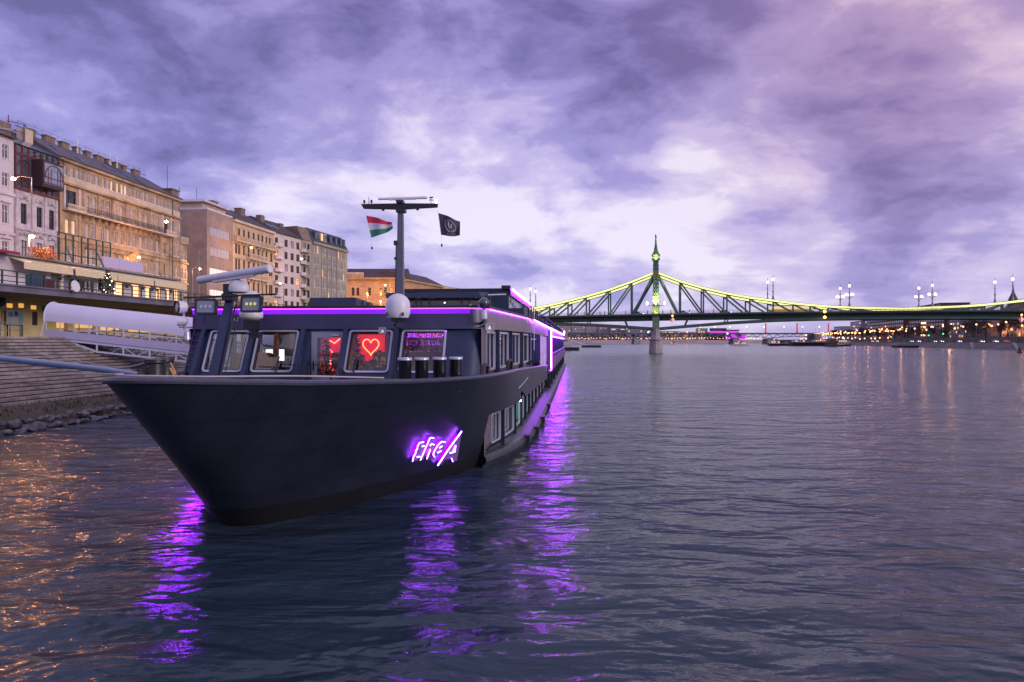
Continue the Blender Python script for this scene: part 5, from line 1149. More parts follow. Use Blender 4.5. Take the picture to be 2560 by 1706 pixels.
for u0, u1, z0, z1, l in hw:
    fr = MB().box(-WL-0.1,-WL-0.04,u0,u0+0.07,z0,z1).box(-WL-0.1,-WL-0.04,u1-0.07,u1,z0,z1).box(-WL-0.1,-WL-0.04,u0+0.07,u1-0.07,z1-0.07,z1).box(-WL-0.1,-WL-0.04,u0+0.07,u1-0.07,z0,z0+0.07).build('window', mat('frame_yellow', (0.55,0.42,0.18), 0.5) if l != 3 else bpy.data.materials['frame_brown'], hall)
    MB().box(-WL-0.13,-WL-0.11,u0,u1,z0,z1).build('pane', {1: mat('hall_glow', (0.6,0.4,0.2), 0.4, var=0.5, vscale=3, emit=(1.0,0.50,0.10), estr=0.75), 2: mat('pane_olive', (0.10,0.09,0.05), 0.3), 3: mat('pane_board', (0.05,0.03,0.04), 0.5)}[l], fr)
for i in range(9): MB().box(-WL+0.0, -WL+0.25, 30+i*8.2, 30.35+i*8.2, 4.8, 8.03).build('pier', m_yel, hall)
u0, u1 = uo(17, 49.6), uo(61, 49.6)
t = thing('notice_board', 'pale blue and white poster board on the yellow hall', 'board', (0,0,0), BROT); dep = BW(49.6, (u0+u1)/2, 0).y; zt, zb = CAMH+(853-775)/1707*dep, CAMH+(853-812)/1707*dep
MB().box(-49.7,-49.62,u0,u1,zb,zt).build('panel', mat('poster_base', (0.35,0.42,0.5), 0.6, var=0.5, vscale=2.5, col2=(0.50,0.50,0.46)), t)
for a, c_, e, g, m_ in ((0.1,0.35,0.5,0.85,(0.12,0.2,0.35)),(0.42,0.62,0.55,0.9,(0.04,0.08,0.2)),(0.68,0.92,0.1,0.8,(0.25,0.32,0.4)),(0.12,0.6,0.12,0.4,(0.45,0.45,0.4))): MB().box(-49.62,-49.6,u0+(u1-u0)*a,u0+(u1-u0)*c_,zb+(zt-zb)*e,zb+(zt-zb)*g).build('print', mat('print_%d' % int(a*100), m_, 0.6), t)
for u in (u0+0.1, u1-0.2): MB().box(-49.72,-49.64,u,u+0.08,4.8,zb).build('leg', m_iron, t)
t = thing('station_clock', 'round wall clock with a black rim on the yellow hall', 'clock', BW(47.5, uo(-1, 47.5), CAMH + (853-752)/1707*BW(47.5, uo(-1,47.5), 0).y), BROT)
q = MB(); q.lathe([(0.001,0),(0.5,0),(0.5,0.1),(0.42,0.12)], (0,0,0), 24, Matrix.Rotation(R(90), 4, 'Y') @ Matrix.Rotation(0,4,'X')); q.build('rim', m_iron, t)
q = MB(); q.lathe([(0.001,0.115),(0.42,0.115)], (0,0,0), 24, Matrix.Rotation(R(90), 4, 'Y')); q.build('face', m_white, t); q = MB(); q.beam((0.13,0,0),(0.13,0.12,0.22),0.03,0.01); q.beam((0.13,0,0),(0.13,-0.3,0.05),0.03,0.01); q.beam((-0.1,0,0.5),(-0.1,0,1.3),0.05,0.05); q.build('hands', m_iron, t)
q = MB(); 
for z in (5.25, 5.75): q.beam((-38.4,uo(-60,38.4),z),(-38.4,uo(53,38.4),z),0.05,0.05)
for p in (-60,-30,0,25,53): q.box(-38.43,-38.37,uo(p,38.4)-0.03,uo(p,38.4)+0.03,4.8,5.78)
bobj(q, 'quay_railing', mat('grey_rail', (0.12,0.13,0.17), 0.5), None, label='short grey pipe railing at the top of the stone steps', cat='railing')

# ---- street lamps of the left bank
m_pole = mat('lamp_pole_metal', (0.20,0.20,0.25), 0.45)
m_sod = mat('sodium_lamp', (1,0.6,0.3), 0.5, emit=(1.0,0.36,0.08), estr=110)
def lamp(label, px_, py_, depth, polepx, zb, group='sodium street lamps of the left bank', r=0.20, power=0):
    hp = at(px_, py_, depth); pp = at(polepx, 853, depth); t = thing('street_lamp', label, 'street lamp', (pp.x, pp.y, zb), 0, group)
    dx = hp.x - pp.x; dz = hp.z - zb; q = MB(); q.cone((0,0,0),(0,0,dz+0.1),0.10,0.06,8); q.build('pole', m_pole, t)
    if abs(dx) > 0.2: q = MB(); q.tube([(0,0,dz+0.05),(dx*0.5,0,dz+0.18),(dx,0,dz+0.12)], 0.04, 6); q.build('arm', m_pole, t)
    q = MB(); q.hexa([(dx-0.3,-0.13,dz+0.02),(dx+0.3,-0.13,dz+0.02),(dx+0.3,0.13,dz+0.02),(dx-0.3,0.13,dz+0.02),(dx-0.2,-0.08,dz+0.16),(dx+0.2,-0.08,dz+0.16),(dx+0.2,0.08,dz+0.16),(dx-0.2,0.08,dz+0.16)]); q.build('housing', m_iron, t)
    q = MB(); q.ball((dx,0,dz-0.04), r, 12, 0.75); q.build('bulb', m_sod if depth > 105 else mat('sodium_lamp_near', (1,0.6,0.3), 0.5, emit=(1.0,0.34,0.06), estr=1100), t)
    if power:
        l = bpy.data.lights.new('lamp_light', 'POINT'); l.energy = power * 0.24; l.color = (1.0,0.48,0.16); l.shadow_soft_size = 0.2; lo = bpy.data.objects.new('lamp_light', l); scn.collection.objects.link(lo); lo.parent = t; lo.location = (dx, -0.05, dz-0.35)
    return t
lamp('tall lamp with a left arm in front of the pale house', 33, 446, 70, 79, 8.7, power=2600)
lamp('low lamp glowing beside the amber lit roof shrub', 80, 590, 66, 72, 8.7, power=1800)
lamp('tall lamp with a long left arm at the end of the tan palace', 415, 554, 104, 450, 8.7, power=2600)
lamp('small lamp low on the front of the tan palace', 347, 643, 108, 352, 8.7, power=500)
lamp('lamp in the side street against the dark stone wall', 499, 672, 124, 481, 8.7, power=2600)
lamp('lamp hanging before the cream balconies', 628, 619, 142, 655, 8.7, power=3800)
lamp('lamp before the white house with rounded balconies', 754, 647, 160, 780, 8.7, power=2600)
lamp('low lamp in front of the white house', 700, 708, 150, 709, 8.7, power=1500)
lamp('lamp at the left corner of the ochre palace', 846, 699, 200, 866, 8.7, power=20000)
lamp('lamp at the foot of the mansard block', 835, 709, 190, 836, 8.7, power=15000)
lamp('first low lamp in front of the ochre palace', 856, 728, 215, 857, 8.7, power=17500)
lamp('middle low lamp in front of the ochre palace', 918, 734, 215, 919, 8.7, power=17500)
lamp('high lamp against the upper windows of the ochre palace', 963, 713, 215, 978, 8.7, power=20000)
lamp('last low lamp of the ochre palace beside the mast', 951, 753, 215, 952, 8.7, power=17500)
for pxl, pt, lb in ((497, 630, 'slim unlit pole with a drooping grey head near the stone block'),):
    t = thing('unlit_lamp_post', lb, 'lamp post', at(pxl, 853, 118).xy.to_3d() + Vector((0,0,8.7)), 0); q = MB(); q.cone((0,0,0),(0,0,11.3),0.1,0.06,8); q.build('pole', m_pole, t); q = MB(); q.tube([(0,0,11.3),(0.3,0,11.7),(0.9,0,11.8)], 0.05, 6); q.box(0.7,1.4,-0.12,0.12,11.68,11.9); q.build('head', m_pole, t)

# ---- covered gangway from the quay to the ship
ga = thing('covered_gangway', 'pale lilac covered gangway sloping from the quay to the ship', 'gangway', (-34.5, 50.4, 4.85), 0)
GL, GS = 24.5, -0.105
def gp(x, y, z): return (x, y + x*-0.06, z + x*GS)
m_lil = mat('lilac_panel_paint', (0.46,0.42,0.60), 0.5, var=0.05); m_can = mat('canopy_membrane', (0.60,0.56,0.70), 0.5, var=0.06, vscale=0.5); m_gw = mat('gangway_white', (0.55,0.55,0.66), 0.45)
q = MB(); n_ = 14; rows = []
for x in [0.0, 0.03] + [i*GL/12 for i in range(1, 13)]:
    rows.append([gp(x, 1.1 - 1.1*math.cos(R(180*j/n_)) * 1.0 - 0.0, 1.15 + (0.32 if 0 < j < n_ else 0)*0 + 1.38*math.sin(R(180*j/n_))**0.8) for j in range(n_+1)])
q.loft(rows); q.build('canopy', m_can, ga, smooth=True)
q = MB(); q.tube([gp(-0.05, 1.1-1.13*math.cos(R(180*j/n_)), 1.15+1.41*math.sin(R(180*j/n_))**0.8) for j in range(n_+1)], 0.05, 6); q.tube([gp(0,-0.03,1.15), gp(-0.35,-0.03,-0.1)], 0.05, 6); q.build('canopy_hoop', m_gw, ga)
q = MB(); q.hexa([gp(0,-0.03,0.0),gp(GL,-0.03,0.0),gp(GL,0.03,0.0),gp(0,0.03,0.0),gp(0,-0.03,0.52),gp(GL,-0.03,0.66),gp(GL,0.03,0.66),gp(0,0.03,0.52)]); q.build('side_panel', m_lil, ga)
q = MB(); q.hexa([gp(0,2.15,0.0),gp(GL,2.15,0.0),gp(GL,2.2,0.0),gp(0,2.2,0.0),gp(0,2.15,0.5),gp(GL,2.15,0.5),gp(GL,2.2,0.5),gp(0,2.2,0.5)]); q.build('side_panel', m_lil, ga)
q = MB(); q.hexa([gp(0,0.05,-0.12),gp(GL,0.05,-0.12),gp(GL,2.1,-0.12),gp(0,2.1,-0.12),gp(0,0.05,-0.04),gp(GL,0.05,-0.04),gp(GL,2.1,-0.04),gp(0,2.1,-0.04)]); q.build('walkway', m_gw, ga)
for y in (0.0, 2.18):
    q = MB(); q.beam(gp(-0.2,y,-0.15), gp(GL,y,-0.15), 0.09, 0.10); q.beam(gp(2.2,y,-0.30), gp(4,y,-0.72), 0.09, 0.12); q.beam(gp(4,y,-0.72), gp(GL,y,-0.72), 0.09, 0.13)
    for i in range(11):
        x = 4 + i*2; q.beam(gp(x,y,-0.15), gp(x,y,-0.72), 0.10, 0.08)
        if i < 10: q.beam(gp(x if i % 2 else x+2,y,-0.15), gp(x+1,y,-0.72), 0.05, 0.05); q.beam(gp(x+1,y,-0.72), gp(x+1.9,y,-0.2), 0.05, 0.05)
    q.build('lower_truss', m_gw, ga)
    q = MB(); q.beam(gp(4,y+0.01,0.88), gp(GL,y+0.01,1.0), 0.06, 0.07); q.tube([gp(2,y,0.5),gp(4,y,0.86)], 0.03, 5)
    for i in range(11):
        x = 4 + i*2; q.beam(gp(x,y+0.01,0.5), gp(x,y+0.01,1.15), 0.09, 0.06)
        q.beam(gp(x,y+0.01,0.95), gp(x+0.7,y+0.01,0.55), 0.04, 0.04); q.beam(gp(x,y+0.01,0.95), gp(x-0.7,y+0.01,0.55), 0.04, 0.04)
    for i in range(4): q.beam(gp(0.1+i*1.1,y+0.01,0.3), gp(0.1+i*1.1,y+0.01,1.16), 0.05, 0.05)
    q.build('upper_truss', m_gw, ga)
q = MB(); q.hexa([gp(-0.8,0.1,-0.9),gp(0.5,0.1,-1.1),gp(0.5,2,-1.1),gp(-0.8,2,-0.9),gp(-0.8,0.1,-0.2),gp(2.6,0.1,-0.2),gp(2.6,2,-0.2),gp(-0.8,2,-0.2)]); q.build('landing_ramp', m_lil, ga)

# ---- mooring boom and ropes
t = thing('mooring_boom', 'long grey blue mooring boom reaching from the bank to the bow', 'boom', (0,0,0)); q = MB()
q.tube([at(-420, 842, 24), at(0, 896, 20), at(250, 923, 16.2), at(352, 938, 14.6)], 0.105, 12, 0.06); q.build('tube', mat('boom_paint', (0.13,0.20,0.34), 0.35), t, smooth=True)
q = MB(); q.ball(at(352,938,14.6), 0.09, 8); q.build('end_fitting', m_iron, t)
m_rope = mat('mooring_rope', (0.45,0.38,0.36), 0.85); m_cable = mat('steel_cable', (0.03,0.03,0.04), 0.5)
def rope(label, pts, r, m, n=14):
    P = catmull(pts, 5); q = MB(); q.tube(P, r, 6); o = q.build('mooring_rope', m, None, smooth=True); tag(o, label, 'rope', 'mooring ropes at the bow'); return o
bl = SW(-0.55, -9.9, 3.95)
rope('pale rope running level from the left frame edge onto the bow rail', [at(-60,937,19), at(150,936,16.5), at(300,935,14.5), SW(-0.2,-11.3,3.84), SW(1.3,-10.9,3.80), SW(2.6,-9.4,3.74), SW(3.9,-7.4,3.60)], 0.018, m_rope)
rope('slack pale rope slanting up to the left above the boom', [at(-60,868,30), at(130,890,24), at(280,918,18), bl + Vector((0,0,0.1))], 0.014, m_rope)
rope('thin dark cable below the boom', [at(-60,900,26), at(150,920,20), at(300,930,16), bl], 0.012, m_cable)
rope('thin dark cable sagging lowest across the stone steps', [at(-60,955,22), at(120,960,19), at(240,955,16.4), SW(-0.25,-11.5,3.78)], 0.010, m_cable)
rope('short tangled rope lit amber beside the twin bollards', [SW(-0.6,-9.0,4.0), SW(-0.35,-9.2,3.75), SW(-0.3,-9.5,3.9), SW(-0.1,-9.5,3.6), SW(0.1,-9.7,3.75)], 0.022, mat('amber_lit_rope', (0.5,0.26,0.10), 0.8))  # the rope's base colour carries the amber lamplight

# ---- flags with halyards and weights
def flag(label, x, y, z, W_, H_, lean, drop, mats_, emblem=None, seed=1, taper=0.6):
    t = thing('flag', label, 'flag', SW(x, y, z), SANG); random.seed(seed)
    nx, nz = 18, 12; q = MB(); rows = []
    def P(i, j):
        f, g = i / nx, j / nz; xx = lean*g + f*W_*(1 - 0.10*g); zz = -g*H_*(1 - taper*f) - drop*f + 0.06*math.sin(f*6 + g*2.5)*f
        return (xx, 0.16*math.sin(f*8 + g*1.9)*f, zz)
    for j in range(nz):
        q.m = min(len(mats_)-1, j * len(mats_) // nz)
        for i in range(nx): q.quad(P(i,j), P(i+1,j), P(i+1,j+1), P(i,j+1))
    q.build('cloth', mats_, t, smooth=True)
    if emblem:
        q = MB()
        def E(a, b): i = a*nx; j = b*nz; p = P(i, j); return (p[0], p[1]-0.015, p[2])
        q.tube([E(0.53+0.25*math.cos(R(s_)), 0.48+0.30*math.sin(R(s_))) for s_ in range(100, 440, 17)], 0.016, 5)
        q.tube([E(0.53+0.20*math.cos(R(s_)), 0.50+0.23*math.sin(R(s_))) for s_ in range(20, 200, 20)], 0.010, 5)
        q.tube([E(0.47,0.28),E(0.46,0.42),E(0.49,0.56),E(0.56,0.58),E(0.59,0.46),E(0.59,0.34)], 0.030, 6)
        q.tube([E(0.36,0.9),E(0.72,0.9)], 0.014, 5); q.build('emblem', mat('flag_print', (0.45,0.43,0.5), 0.7), t)
    q = MB(); q.tube([(-0.05,0,0.14),(0,0,0),(lean,0,-H_),(lean+0.03,0,-H_-0.42)], 0.006, 5); q.build('halyard', m_white, t)
    q = MB(); q.lathe([(0.001,-0.07),(0.045,-0.03),(0.045,0.02),(0.001,0.09)], (lean+0.03,0,-H_-0.46), 10); q.build('weight', m_iron, t)
flag('red white and green striped flag streaming from the left mast arm', MX-1.58, MY, 10.12, 1.12, 1.00, 0.24, 0.26, [mat('flag_red', (0.52,0.02,0.06), 0.7), mat('flag_white', (0.62,0.56,0.62), 0.7), mat('flag_green', (0.03,0.20,0.12), 0.7)], seed=2)
flag('dark grey flag with a pale circular u emblem on the right mast arm', MX+1.70, MY, 10.18, 0.95, 0.98, 0.13, 0.34, [mat('flag_black', (0.045,0.042,0.06), 0.7)], emblem=True, seed=4, taper=0.25)
# ---------------------------------------------------------------- things inside the front saloon
def ship_thing(name, label, cat, x, y, z, group=None, rz=0): return thing(name, label, cat, SW(x, y, z), SANG + rz, group)
t = ship_thing('neon_heart_sign', 'yellow outlined neon heart on a glowing red panel', 'neon sign', -0.80, 6.9, 3.75)
MB().box(-0.62, 0.62, 0.05, 0.10, 0.12, 1.05).box(-0.30, 0.38, 0.05, 0.10, -0.16, 0.11).build('panel', m_redpanel, t)
H = [(16*math.sin(a)**3, 13*math.cos(a)-5*math.cos(2*a)-2*math.cos(3*a)-math.cos(4*a)) for a in [2*math.pi*i/48 for i in range(49)]]
q = MB(); q.tube([(x*0.0235, -0.02, 0.52+z*0.0255) for x, z in H], 0.022, 8); q.build('heart_tube', m_neonorange, t, smooth=True)
t = ship_thing('red_neon_figure', 'angular red neon figure seen through the door glass', 'neon sign', -2.05, 5.6, 3.3)
q = MB()
for st in ([(-0.25,1.25),(0.0,1.1),(0.25,1.3)],[(-0.25,0.85),(-0.1,0.7)],[(-0.2,0.35),(0.0,0.22),(0.2,0.5)],[(-0.2,0.3),(-0.1,-0.1)],[(0.15,0.3),(0.3,-0.1)]): q.tube([(x,-0.02,z) for x, z in st], 0.022, 6)
q.build('tubes', m_red, t); MB().box(-0.28,0.30,0.04,0.08,-0.15,1.4).build('panel', m_redpanel, t)
for k, (x, y, w_) in enumerate(((-4.78, 5.0, 0.30), (-4.22, 5.0, 0.22))):
    t = ship_thing('light_box', ('wider glowing white menu screen in the saloon' if k == 0 else 'narrow glowing white menu screen beside the wider one'), 'screen', x, y, 3.62); MB().box(-w_/2, w_/2, 0, 0.05, 0, 0.52).build('screen', m_whitelit, t); MB().box(-w_/2-0.02, w_/2+0.02, 0.05, 0.08, -0.02, 0.54).build('case', m_black, t); MB().box(-0.03,0.03,0.02,0.06,-0.80,0).build('stand', m_black, t)
# bar with bottles
bar = ship_thing('back_bar', 'bar shelves washed in purple light behind the right window', 'bar', 1.75, 6.9, 2.8)
MB().box(-1.0,1.15,0.40,0.45,0.9,2.25).build('back_panel', mat('bar_back', (0.62,0.45,0.75), 0.4, var=0.3, vscale=6), bar)
for z in (1.15, 1.5, 1.85): MB().box(-1.0,1.15,0.15,0.40,z,z+0.03).build('shelf', mat('shelf_glass', (0.3,0.3,0.35), 0.2), bar)
for x0, x1 in ((-0.95,-0.5),(-0.25,1.1)): MB().tube([(x0,-0.12,2.14),(x1,-0.12,2.14)], 0.014, 6).build('light_strip', mat('bar_led', (0.6,0.3,1.0), 0.5, emit=(0.42,0.06,1.0), estr=170), bar)
MB().box(-1.1,1.2,-0.5,-0.2,0,1.05).build('counter', mat('bar_counter', (0.08,0.05,0.07), 0.3), bar)
bot = {}
for k, c_ in enumerate(((0.30,0.12,0.03),(0.05,0.12,0.05),(0.35,0.33,0.38),(0.40,0.25,0.08))):
    q = MB(); q.lathe([(0.034,0),(0.034,0.17),(0.013,0.21),(0.013,0.28),(0.001,0.285)], (0,0,0), 8); bot[k] = q.mesh('bottle', mat('bottle_%s' % 'amber green clear gold'.split()[k], c_, 0.1, spec=0.8))
BL = ['amber bottle standing on the purple lit bar shelves', 'green bottle standing on the purple lit bar shelves', 'clear bottle standing on the purple lit bar shelves', 'gold bottle standing on the purple lit bar shelves']
random.seed(6)
for z in (1.18, 1.53, 1.88):
    for i in range(15):
        k = random.randrange(4); o = obj('bottle', bot[k], None, SW(1.75-0.93+i*0.143+random.uniform(-.02,.02), 6.9+0.28, 2.8+z), (0,0,SANG)); tag(o, BL[k], 'bottle', ['amber','green','clear','gold'][k] + ' bottles on the bar shelves')
# decorated trees with red baubles
def xtree(label, x, y, h):
    t = ship_thing('christmas_tree', label, 'tree', x, y, 2.8); q = MB(); q.cone((0,0,0),(0,0,h),0.03,0.01,6); q.build('trunk', m_iron, t)
    q = MB(); n_ = 8
    for k in range(n_): leaf_blob(q, (0,0,0.3+k*(h-0.35)/n_), 0.36-k*0.035, 40, 0.06, (1,1,0.5))
    q.build('crown', bpy.data.materials['fir_green'], t); q = MB()
    for k in range(20): a = k*2.39; rr_ = 0.33-(k/20)*0.25; q.ball((rr_*math.cos(a), rr_*math.sin(a), 0.35+k*(h-0.45)/20), 0.038, 8)
    q.build('baubles', mat('red_bauble', (0.7,0.02,0.02), 0.15, emit=(1.0,0.03,0.03), estr=0.25), t, smooth=True)
xtree('decorated tree with red baubles left of the neon heart', 0.02, 2.4, 2.0); xtree('decorated tree with red baubles behind the door glass', -1.40, 2.9, 1.9)
# sofas and tables
m_sofa = mat('tan_leather', (0.30,0.16,0.08), 0.5, var=0.15); m_sofa2 = mat('mauve_fabric', (0.17,0.10,0.13), 0.8)
def sofa(label, x, y, w, m):
    t = ship_thing('sofa', label, 'sofa', x, y, 2.8); q = MB(); q.prism([(p, z+0.85) for p, z in rrect(w, 0.75, 0.14)], 0.30, 0.48); q.build('backrest', m, t); MB().box(-w/2+0.05, w/2-0.05, -0.35, 0.30, 0.15, 0.46).build('seat', m, t); return t
sofa('tan leather sofa in front of the menu screens', -4.55, 2.6, 1.7, m_sofa); sofa('tan leather sofa behind the glazed door', -1.1, 3.9, 1.2, m_sofa); sofa('mauve sofa with a rounded back behind the seated person', 0.55, 4.9, 1.5, m_sofa2); sofa('mauve sofa under the purple bar', 2.3, 4.4, 2.0, m_sofa2)
# seated person in a yellow jumper, one continuous body
m_skin = mat('skin', (0.42,0.24,0.18), 0.6); m_hair = mat('hair_dark', (0.06,0.035,0.025), 0.7); m_yj = mat('yellow_jumper', (0.50,0.40,0.05), 0.8, var=0.15); m_scarf = mat('navy_scarf', (0.03,0.03,0.09), 0.8); m_trou = mat('dark_trousers', (0.03,0.03,0.04), 0.8)
J = {'pel': ((0,0,0.50),0.15), 'sp': ((0,-0.02,0.72),0.13), 'ch': ((0,-0.04,0.93),0.155), 'nk': ((0,-0.06,1.09),0.055), 'hd': ((0,-0.08,1.18),0.085), 'tp': ((0,-0.07,1.29),0.08),
     'sl': ((-0.17,-0.04,1.0),0.06), 'el': ((-0.26,-0.12,0.76),0.048), 'wl': ((-0.13,-0.34,0.76),0.033), 'hl': ((-0.08,-0.42,0.77),0.03), 'sr': ((0.17,-0.04,1.0),0.06), 'er': ((0.27,-0.12,0.76),0.048), 'wr': ((0.13,-0.34,0.76),0.033), 'hr': ((0.08,-0.42,0.77),0.03),
     'kl': ((-0.12,-0.45,0.50),0.07), 'kr': ((0.12,-0.45,0.50),0.07), 'al': ((-0.12,-0.48,0.08),0.045), 'ar': ((0.12,-0.48,0.08),0.045), 'tl': ((-0.12,-0.62,0.04),0.035), 'tr': ((0.12,-0.62,0.04),0.035)}
EJ = [('pel','sp'),('sp','ch'),('ch','nk'),('nk','hd'),('hd','tp'),('ch','sl'),('sl','el'),('el','wl'),('wl','hl'),('ch','sr'),('sr','er'),('er','wr'),('wr','hr'),('pel','kl'),('kl','al'),('al','tl'),('pel','kr'),('kr','ar'),('ar','tr')]
pt = ship_thing('person', 'seated person in a yellow jumper and navy scarf below the neon heart', 'person', 0.30, 4.55, 2.80)
me = skinned('body', J, EJ, [m_skin, m_yj, m_trou]); 
for p in me.polygons:
    c = p.center; p.material_index = 2 if (c.z < 0.60) else (0 if (c.z > 1.07 or (c.y < -0.37 and c.z > 0.65)) else 1)
obj('body', me, pt)
q = MB(); q.lathe([(0.001,1.325),(0.06,1.315),(0.092,1.27),(0.098,1.21),(0.09,1.15)], (0,-0.045,0), 16); q.build('hair', m_hair, pt, smooth=True)
q = MB(); q.tube([(0.075*math.cos(R(a)), -0.06+0.075*math.sin(R(a)), 1.07+0.01*math.sin(a)) for a in range(0, 361, 30)], 0.035, 8); q.tube([(0.03,-0.14,1.06),(0.04,-0.19,0.92),(0.03,-0.20,0.8)], 0.035, 8); q.build('scarf', m_scarf, pt, smooth=True)
q = MB(); q.tube([(0,-0.155,1.20),(0,-0.18,1.17),(0,-0.165,1.165)], 0.011, 6); q.build('nose', m_skin, pt)
for s_ in (-1, 1): MB().ball((s_*0.032,-0.152,1.205), 0.012, 6).build('eye', m_iron, pt); MB().ball((s_*0.085,-0.07,1.19), 0.02, 6, 1.4).build('ear', m_skin, pt)
q = MB(); q.tube([(-0.025,-0.155,1.135),(0,-0.162,1.132),(0.025,-0.155,1.135)], 0.006, 5); q.build('mouth', mat('lips', (0.35,0.12,0.10), 0.6), pt)
for s_ in (-1, 1):
    for f in range(4): MB().tube([(s_*0.08+(f-1.5)*0.016,-0.44,0.775),(s_*0.07+(f-1.5)*0.016,-0.485,0.775),(s_*0.068+(f-1.5)*0.015,-0.505+0.004*abs(f-1.5),0.762)], 0.0075, 6).build('finger', m_skin, pt)
    MB().tube([(s_*0.06-s_*0.02,-0.42,0.78),(s_*0.03,-0.45,0.775)], 0.009, 6).build('thumb', m_skin, pt)
t = ship_thing('table', 'low dark table in front of the seated person', 'table', 0.30, 4.0, 2.8); MB().box(-0.45,0.45,-0.35,0.15,0.70,0.74).build('tabletop', m_sofa2, t)
for x in (-0.4,0.36):
    for y in (-0.3,0.08): MB().box(x,x+0.04,y,y+0.04,0,0.7).build('leg', m_iron, t)
t = ship_thing('laptop', 'small dark laptop open on the table before the person', 'laptop', 0.25, 3.95, 3.54); MB().box(-0.15,0.15,-0.12,0.08,0,0.015).build('keyboard', m_iron, t); q = MB(); q.hexa([(-0.15,-0.13,0.015),(0.15,-0.13,0.015),(0.15,-0.12,0.015),(-0.15,-0.12,0.015),(-0.15,-0.19,0.2),(0.15,-0.19,0.2),(0.15,-0.18,0.2),(-0.15,-0.18,0.2)]); q.build('screen', mat('laptop_lid', (0.05,0.07,0.2), 0.4), t)
# ---------------------------------------------------------------- the green truss bridge
T = Vector((57.1, 271.0, 0)); BA = -math.atan2(0.2062, 0.9785)
br = thing('truss_bridge', 'green steel truss bridge with a floodlit yellow green upper chord and one spired tower', 'bridge', T, BA)
m_bg = mat('bridge_green', (0.060, 0.125, 0.088), 0.5, var=0.25, vscale=0.3); m_bgl = mat('bridge_green_pale', (0.13, 0.23, 0.15), 0.5, var=0.2, vscale=0.3)
m_lime = mat('chord_floodlit_glow', (0.8,0.85,0.3), 0.5, emit=(0.90,0.92,0.30), estr=1.15); m_pier = mat('pier_stone', (0.33,0.29,0.29), 0.8, var=0.35, vscale=0.25, bump=0.5, bscale=1.5, kind='courses', kargs=(1.0, 1.6, 0.9, 0.03, (R(90),0,0)))
CH = [(-79,15.6),(-70,16.0),(-56,16.7),(-49,17.5),(-41.6,18.7),(-34.2,20.4),(-26.9,22.1),(-18.2,24.5),(-9.4,27.5),(0,31.2)]
CHR = [(0,31.2),(9.3,27.4),(17.8,24.7),(26.4,22.5),(34.7,20.8),(43,19.6),(50,18.5),(56,17.8),(62.2,17.2),(70,16.7),(78.9,16.4),(87.5,16.2)]
CH2 = CHR + [(175-s_, z) for s_, z in reversed(CHR[:-1])]
CH3 = [(175-s_, z) for s_, z in reversed(CH)]
allch = CH[:-1] + CH2 + CH3[1:]
def dk(s_): return 13.75 + 1.75*max(0, 1-((s_-87.5)/170)**2) if True else 0
def cz(s_): return interp(allch, s_)
LOW = [(-79,11.6),(-40,11.4),(-28,11.1),(-14,10.3),(0,9.2),(14,10.4),(28,11.5),(45,12.4),(62,12.8),(87.5,12.9)]
LOWA = LOW + [(175-s_, z) for s_, z in reversed(LOW[:-1])]
nodes = [-79,-70,-63,-56,-49,-41.6,-34.2,-26.9,-18.2,-9.4,0] + [s_ for s_, z in CHR[1:-1]] ; nodes += [87.5] + [175-s_ for s_ in reversed(nodes[:])][0:0]
nodes += [175-s_ for s_, z in reversed(CHR[:-1])] + [184.4,193.2,201.9,209.2,216.6,224,231,238,245,254]
for y, lab in ((-6.4,'near'), (6.4,'far')):
    q = MB()
    for (s0, z0), (s1, z1) in zip(allch, allch[1:]): q.beam((s0,y,z0), (s1,y,z1), 0.9, 1.0)
    co = q.build('upper_chord', m_bg, br)
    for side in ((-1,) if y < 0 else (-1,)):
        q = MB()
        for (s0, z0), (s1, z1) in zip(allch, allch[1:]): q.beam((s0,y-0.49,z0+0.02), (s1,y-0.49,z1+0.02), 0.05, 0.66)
        q.build('chord_floodlit_face', m_lime, co)  # emissive band paints the floodlight onto the chord's outer face
    q = MB()
    for (s0, z0), (s1, z1) in zip(LOWA, LOWA[1:]): q.beam((s0,y,z0), (s1,y,z1), 0.8, 1.0)
    q.build('lower_chord', m_bg, br)
    q = MB(); 
    for k in range(len(nodes)-1): q.beam((nodes[k],y-1.3 if y < 0 else y+1.3,dk(nodes[k])-0.35), (nodes[k+1],y-1.3 if y < 0 else y+1.3,dk(nodes[k+1])-0.35), 0.4, 0.75)
    q.build('edge_girder', m_bgl, br)  # paler green puts the light on the edge girder into its colour
    for k, s_ in enumerate(nodes):
        if abs(s_) < 1 or abs(s_-175) < 1: continue
        zt = cz(s_); z0 = dk(s_) - 0.6
        if zt - z0 > 1.6:
            MB().beam((s_,y,z0), (s_,y,zt-0.3), 0.55, 0.55, (0,1,0)).build('vertical_post', m_bg, br)
        # diagonals fall away from the towers
        if k+1 < len(nodes):
            n1 = nodes[k+1]
            if s_ < 0 or (87.5 <= s_ < 175): a, b_ = (n1, cz(n1)-0.4), (s_, dk(s_)-0.4)
            else: a, b_ = (s_, cz(s_)-0.4), (n1, dk(n1)-0.4)
            if a[1] - b_[1] > 1.2: MB().beam((a[0],y,a[1]), (b_[0],y,b_[1]), 0.6, 0.5, (0,1,0)).build('diagonal', m_bg if k % 2 else m_bgl, br)
    for s0, s1 in ((0, 9.3),): MB().beam((1.2,y,29.8), (8.6,y,dk(9)-0.4), 0.7, 0.5, (0,1,0)).build('diagonal', m_bgl, br); MB().beam((-1.2,y,29.8), (-8.9,y,dk(-9)-0.4), 0.7, 0.5, (0,1,0)).build('diagonal', m_bg, br)
    for s_ in (-34,-26,-11,11,26,40): MB().beam((s_,y,interp(LOWA,s_)), (s_+(2 if s_ > 0 else -2)*0.6,y,13), 0.4, 0.4, (0,1,0)).build('bracket', m_bg, br)
q = MB()
